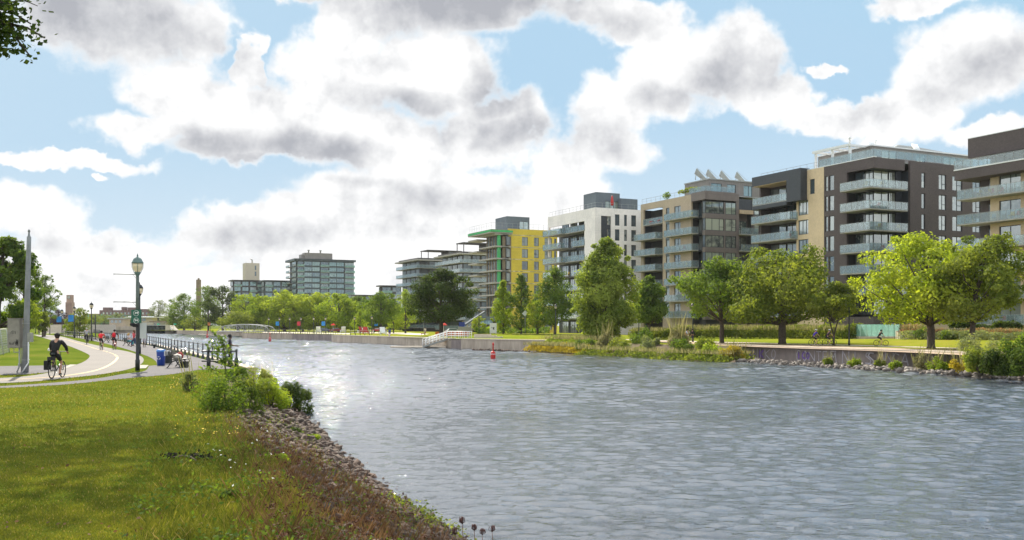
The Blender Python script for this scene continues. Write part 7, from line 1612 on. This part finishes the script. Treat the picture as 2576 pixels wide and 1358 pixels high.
# graffiti on the quay wall: hand sprayed strokes on its face
M['gwhite'] = mat('faded white spray', (.42, .40, .44), .8, var=.3, scale=3); M['gpurple'] = mat('purple spray', (.16, .08, .36), .8, var=.3, scale=3)
A0 = wall_right[0]
def gmat(i, f_):
    a, c = wall_right[i], wall_right[i-1]; q = a.lerp(c, f_); d = (c - a).normalized(); nrm = Vector((-d.y, d.x, 0)); nrm = -nrm if nrm.y > 0 else nrm
    return Matrix.Translation(q - A0 + nrm * .02 + Vector((0, 0, .0)) + Vector((0, 0, 0))) @ Matrix.Rotation(math.atan2(d.y, d.x), 4, 'Z')
GL = {'N': [[(0,0),(0,1),(.7,0),(.7,1)]], 'A': [[(0,0),(.35,1),(.7,0)],[(.12,.35),(.58,.35)]], 'O': [[(.35,0),(.05,.3),(.05,.7),(.35,1),(.65,.7),(.65,.3),(.35,0)]], 'K': [[(0,0),(0,1)],[(.65,1),(.05,.5),(.7,0)]], 'I': [[(.2,0),(.2,1)]], 'C': [[(.65,.9),(.3,1),(.05,.6),(.1,.2),(.4,0),(.68,.15)]], 'S': [[(.65,.95),(.2,1),(.05,.7),(.6,.35),(.5,.05),(.05,.05)]], 'E': [[(.6,1),(0,1),(0,0),(.6,0)],[(0,.5),(.5,.5)]], 'L': [[(0,1),(0,0),(.6,.05)]], 'T': [[(0,1),(.7,1)],[(.35,1),(.35,0)]], 'M': [[(0,0),(.1,1),(.4,.4),(.7,1),(.8,0)]]}
gr = thing('graffiti', 'faded white and purple sprayed letters on the far quay wall', 'graffiti', A0); gr.parent = None
def word(wd, i, f_, h, z, m, lw, sp=1.05):
    mb = MB(); x = 0
    for ch in wd:
        for st_ in GL[ch]: scribble(mb, [(x + (a + rg.uniform(-.05, .05)) * h * 1.1, z + (c + rg.uniform(-.05, .05)) * h) for a, c in st_], gmat(i, f_), lw)
        x += h * sp
    mb.build('sprayed_letters', M[m], gr)
gr.name = 'graffiti_strokes'
word('NANIKO', 4, .12, 1.0, .28, 'gwhite', .05); word('NIK', 4, .22, .8, .35, 'gpurple', .10, 1.4)
word('CONTEM', 3, .02, .95, .3, 'gwhite', .045); word('ICO', 3, .05, .6, .5, 'gpurple', .09)
word('ENLS', 3, .55, 1.1, .25, 'gwhite', .055, 1.5); word('SAC', 2, .05, 1.0, .3, 'gwhite', .055, 1.4); word('NAI', 2, .45, 1.05, .3, 'gwhite', .05, 1.5); word('AN', 1, .1, 1.0, .3, 'gwhite', .05, 1.5)
for o_ in list(gr.children): o_.parent = g_wall     # paint belongs to the wall
bpy.data.objects.remove(gr)
# ------------------------------------------------------------ lock, factory, clock tower and cranes in the distance
Yk = 436
r = thing('lock_wall', 'long grey concrete lock wall on the far left behind the path lamps', 'wall', at(252, Yk)); mb = MB(); s_ = Yk / FPX; mb.box((0, 0, WZ - 1), (103 * s_, 8, zat(822, Yk) + .2)); mb.build('wall', M['conc'], r); mb = MB(); mb.box((-8 * s_, -.4, WZ - 1), (8 * s_, 7, zat(818, Yk))); mb.build('pier', M['concdark'], r)
r = thing('lock_gate', 'dark lock gate between concrete piers beyond the near lamp post', 'lock gate', at(355, Yk)); mb = MB(); mb.box((0, 1.5, WZ - 1), (60 * s_, 3, zat(819, Yk))); mb.build('gate', mat('dark green gate', (.02, .035, .035), .6, var=.3), r)
mb = MB()
for i in range(7): mb.box((i * 10 * s_, .9, WZ - .5), (i * 10 * s_ + .5, 1.49, zat(820, Yk)))
for z in (-.6, .3, 1.0): mb.box((0, 1.0, z), (60 * s_, 1.48, z + .25))
mb.build('gate_beam', mat('gate beams', (.04, .06, .06), .6), r)
mb = MB(); mb.box((-3, .0, zat(819, Yk) + .01), (62 * s_, 3.5, zat(819, Yk) + .4))
for z in (.8, 1.4): mb.tube([(-3, 0, zat(819, Yk) + z), (62 * s_, 0, zat(819, Yk) + z)], .06, 5)
for i in range(20): x = -3 + i * (62 * s_ + 3) / 19; mb.tube([(x, 0, zat(819, Yk) + .4), (x, 0, zat(819, Yk) + 1.4)], .05, 4)
mb.build('walkway', M['greymetal'], r)
r = thing('lock_pier', 'pale sloping concrete pier with white stair rails right of the lock gate', 'pier', at(416, 425)); s2 = 425 / FPX; mb = MB(); mb.plate([(0, WZ - 1), (0, zat(818, 425)), (10 * s2, zat(818, 425)), (28 * s2, WZ + .2), (28 * s2, WZ - 1)], 6, Matrix.Translation((0, 3, 0))); mb.build('pier', M['coping'], r)
for k in (14, 22): mb = MB(); mb.tube([(k * s2, -.5, zat(824, 425)), ((k + 8) * s2, -.5, zat(838, 425))], .18, 6); mb.build('stair_rail', M['white'], r)
# control hut, white shed
def hut(u0, u1, Y, vt, vb, label, wallm, roofm, over=.8, wins=3, name='hut'):
    r = thing(name, label, 'building', at(u0, Y)); s_ = Y / FPX; W_ = (u1 - u0) * s_; z0, z1 = 0, zat(vt, Y); mb = MB(); mb.box((0, 0, z0), (W_, 7, z1 - .5)); mb.build('wall', wallm, r)
    mb = MB(); mb.box((-over, -over, z1 - .498), (W_ + over, 7 + over, z1 - .2)); mb.prism([(-over * .6, -over * .6), (W_ + over * .6, -over * .6), (W_ * .8, 4), (W_ * .2, 4)], z1 - .199, z1 + .1); mb.build('roof', roofm, r)
    for i in range(wins): a = W_ * (.1 + .8 * i / wins); mb = MB(); mb.box((a, -.06, z1 - 2.2), (a + W_ * .18, -.003, z1 - .9)); mb.build('window', M['pane_canal'], r)
    return r
hut(275, 312, 440, 800, 826, 'small lock control house with a brown wall and pale roof', M['tanbrick'], M['roofgrey']); 
hut(333, 382, 470, 796, 812, 'low shed with a long white roof behind the near lamp post', M['coping'], M['white'], 2.5, 2); hut(384, 412, 450, 808, 820, 'low brown roofed shelter right of the white roofed shed', M['coping'], M['rawbrown'], 2, 2)
# brick factory
Yf = 760; b = Bld(212, Yf, 'long red brown brick factory on the distant left horizon', 'factory', ph=0.); b.r.name = 'factory'; f = b.fx; zt = zat(780, Yf)
M['factbrick'] = brickmat('far red brown brick', (.15, .085, .08), (.19, .11, .10), (.15, .1, .1), sx=.4)
hol = []; 
for k in range(3):
    for i in range(13): a = f(255) + i * (f(372) - f(255)) / 13; hol.append((a + 1, a + 2.4, zt - 3.4 - k * 3.4, zt - 1.6 - k * 3.4))
b.hole_wall('F', f(250), f(374), 0, zt, hol, M['factbrick']); core(b, f(250) + .4, .4, f(372), 14, 0, zt - .3, 'interior'); b.part('wing', [('F', 0, f(249.9), 0, zat(789, Yf), -12, .5), ('F', f(374.1), f(400), 0, zat(795, Yf), -12, .5)], M['factbrick'])
for h in hol: b.win('F', h[0], h[1], h[2], h[3], -.1, (), 'pane_town')
for u0, u1, vt in ((256, 274, 773), (303, 310, 772), (318, 340, 773), (346, 366, 777)): b.part('roof_block', [('F', f(u0), f(u1), zt, zat(vt, Yf), -8, -2)], M['factbrick'])
# clock tower
Yc = 900; b = Bld(166, Yc, 'tall pinkish clock tower on the distant left horizon', 'clock tower', ph=0.); b.r.name = 'clock_tower'; f = b.fx; M['towerpink'] = brickmat('pinkish tower brick', (.34, .21, .17), (.38, .24, .19), (.3, .2, .17), sx=.5)
Wc = f(181); z1, z2 = zat(753, Yc), zat(741.5, Yc); b.part('shaft', [('F', -.3 * 1, Wc + .3, 0, zat(760, Yc), -5, .5), ('F', .35, Wc - .35, zat(760, Yc), z2, -4.6, .0)], M['towerpink'])
b.part('pilaster', [('F', x, x + .35, 8, zat(761, Yc), .501, .75) for x in (.2, 1.4, 2.6, 3.8, 4.9)], M['factbrick'])
mb = MB(); mb.tube([(Wc / 2, -.02, zat(747.5, Yc)), (Wc / 2, -.25, zat(747.5, Yc))], 1.35, 24, 0, False); ck = mb.build('clock_face', mat('clock face', (.45, .43, .4), .6), b.r); mb = MB(); mb.ring((Wc / 2, -.3, zat(747.5, Yc)), (0, 1, 0), 1.4, .12, 24, 5); mb.tube([(Wc / 2, -.33, zat(747.5, Yc)), (Wc / 2, -.33, zat(747.5, Yc) + 1.1)], .07, 4); mb.tube([(Wc / 2, -.33, zat(747.5, Yc)), (Wc / 2 + .7, -.33, zat(747.5, Yc))], .08, 4); mb.build('clock_hands', M['frame'], ck)
# green steel bridge behind the lock
M['bridgegreen'] = mat('pale green steel', (.10, .28, .22), .6); Yg = 520
r = thing('lift_bridge', 'pale green steel truss bridge beyond the lock', 'bridge', at(222, Yg)); sg_ = Yg / FPX; mb = MB(); zt, zb2 = zat(793, Yg), zat(812, Yg); L = 112 * sg_
for y in (0, 5):
    mb.tube([(0, y, zt), (L, y, zt)], .22, 4); mb.tube([(0, y, zb2), (L, y, zb2)], .3, 4)
    for i in range(10):
        x = L * i / 10; mb.tube([(x, y, zb2), (x + L / 20, y, zt), (x + L / 10, y, zb2)], .13, 4)
for x in (0, L * .3, L * .62, L): mb.tube([(x, 0, 0), (x, 0, zat(789, Yg))], .28, 4)
mb.build('truss', M['bridgegreen'], r)
for i, (u, Y) in enumerate(((395, 400), (437, 395))):
    p = at(u, Y); mb = MB(); mb.tube([(0, 0, 0), (0, 0, 3)], .06, 5); mb.add([(0, 0, 3), (1.4, 0, 2.7), (0, 0, 2.2), (0, .03, 3), (1.4, .03, 2.7), (0, .03, 2.2)], [(0, 1, 2), (5, 4, 3)], 1); tag(mb.build('green_flag', [M['greymetal'], mat('green pennant', (.05, .5, .25), .7)], None, p), ('small green pennant above the lock gate', 'small green pennant above the sloping pier')[i], 'flag')
# railing and small plaza at the left
r = thing('plaza_fence', 'low dark fence crossing below the loose green tree on the left', 'fence', at(160, 190)); mb = MB(); e = at(232, 150) - at(160, 190)
for z in (1.0, .6, .2): mb.tube([(0, 0, z), e + Vector((0, 0, z))], .04, 5)
mb.build('rail', M['blackmetal'], r)
for i in range(14): q = e * (i / 13); mb = MB(); mb.tube([q, q + Vector((0, 0, 1.1))], .05, 5); mb.build('post', M['blackmetal'], r)
sheet('plaza', [at(95, 262), at(128, 262), at(215, 330), at(120, 340)], M['slabpale'], .02)
mb = MB(); mb.prism([(0, 0), (12, 0), (16, 10), (-4, 10)], 0, 2.4); tag(mb.build('plaza_wall', M['coping'], None, at(116, 280)), 'pale sloping plaza wall beyond the slim path lamp', 'wall')
# steps and benches on the far lawn
mb = MB(); 
for i in range(3): mb.box((0, i * .5, 0), (5 - i, i * .5 + .5, .25 + .2 * i))
tag(mb.build('stone_seats', M['coping'], None, at(1192, 168)), 'low stepped stone seats right of the gangway', 'steps')
# fallen branch on the lawn
p = gp(455, 1158); r = thing('fallen_branch', 'fallen twig with black withered leaves lying on the near lawn', 'branch', p); mb = MB(); mb.tube([(-.12, .15, .03), (0, .1, .07), (.15, 0, .06), (.28, -.12, .02)], [.008, .012, .014, .016], 6); mb.tube([(0, .1, .07), (-.15, .05, .05)], .006, 5); mb.build('twig', mat('pale dead wood', (.2, .15, .11), .9), r)
P = np.concatenate([np.array([(-.22, .18, .05)]) + g.normal(size=(70, 3)) * [.10, .05, .025], np.array([(.22, .16, .05)]) + g.normal(size=(60, 3)) * [.13, .05, .03], np.array([(.42, .02, .04)]) + g.normal(size=(30, 3)) * [.10, .04, .02]]); P[:, 2] = np.abs(P[:, 2])
LM['black'] = leafmat('withered leaves', (.012,.012,.008), (.03,.028,.02), .1); leafquads('withered_leaves', P, np.tile([0, -.5, .7], (len(P), 1)), .035, g, LM['black'], r)
# dried wild carrot heads at the lower frame edge
for i, (u, v, Y, h_) in enumerate(((1163, 1318, 8.6, .5), (1193, 1335, 9.0, .45), (1238, 1338, 9.4, .4), (1145, 1345, 8.2, .4), (1213, 1345, 9.6, .35))):
    zt_ = zat(v, Y); p = at(u, Y, zt_ - h_); r = thing('wild_carrot', 'dried brown flower head number %s at the lower edge beside the water' % ('one','two','three','four','five')[i] if False else ('tallest dried flower head rising left at the lower edge', 'dried flower head right of the tallest one at the lower edge', 'rightmost dried flower head over the water at the lower edge', 'leftmost small dried flower head at the lower edge', 'small dried flower head between the right hand ones')[i], 'dried flower', p, 0, 'dried flower heads at the lower edge')
    mb = MB(); mb.tube([(0, 0, -.35), (.01, 0, h_ * .5), (0, 0, h_)], [.006, .004, .003], 5); mb.build('stem', mat('dry stem', (.12, .06, .04), .9), r); mb = MB()
    for k in range(26): a = rnd.uniform(0, 6.28); q = rnd.uniform(.1, 1) * .035; mb.tube([(0, 0, h_), (q * math.cos(a) * 1.1, q * math.sin(a) * 1.1, h_ + .02), (q * math.cos(a) * .8, q * math.sin(a) * .8, h_ + .055 + rnd.uniform(-.01, .01))], [.0015, .002, .004], 4)
    mb.build('flower_head', mat('dry umbel', (.08, .035, .03), .9), r)

# ------------------------------------------------------------ thin haze over the whole scene
hm = bpy.data.materials.new('thin haze'); hm.use_nodes = True; th = NT(hm.node_tree); th.n.remove(th.n['Principled BSDF'])
pv = th.new('ShaderNodeVolumePrincipled'); pv.inputs['Density'].default_value = .00005; pv.inputs['Color'].default_value = (.93, .95, 1, 1); pv.inputs['Anisotropy'].default_value = .2
th.l.new(pv.outputs[0], th.n['Material Output'].inputs['Volume'])
mb = MB(); mb.box((-1400, -70, -4), (1400, 1500, 60)); stuff(mb.build('haze', hm), 'thin bright haze in the air over the canal', 'haze')
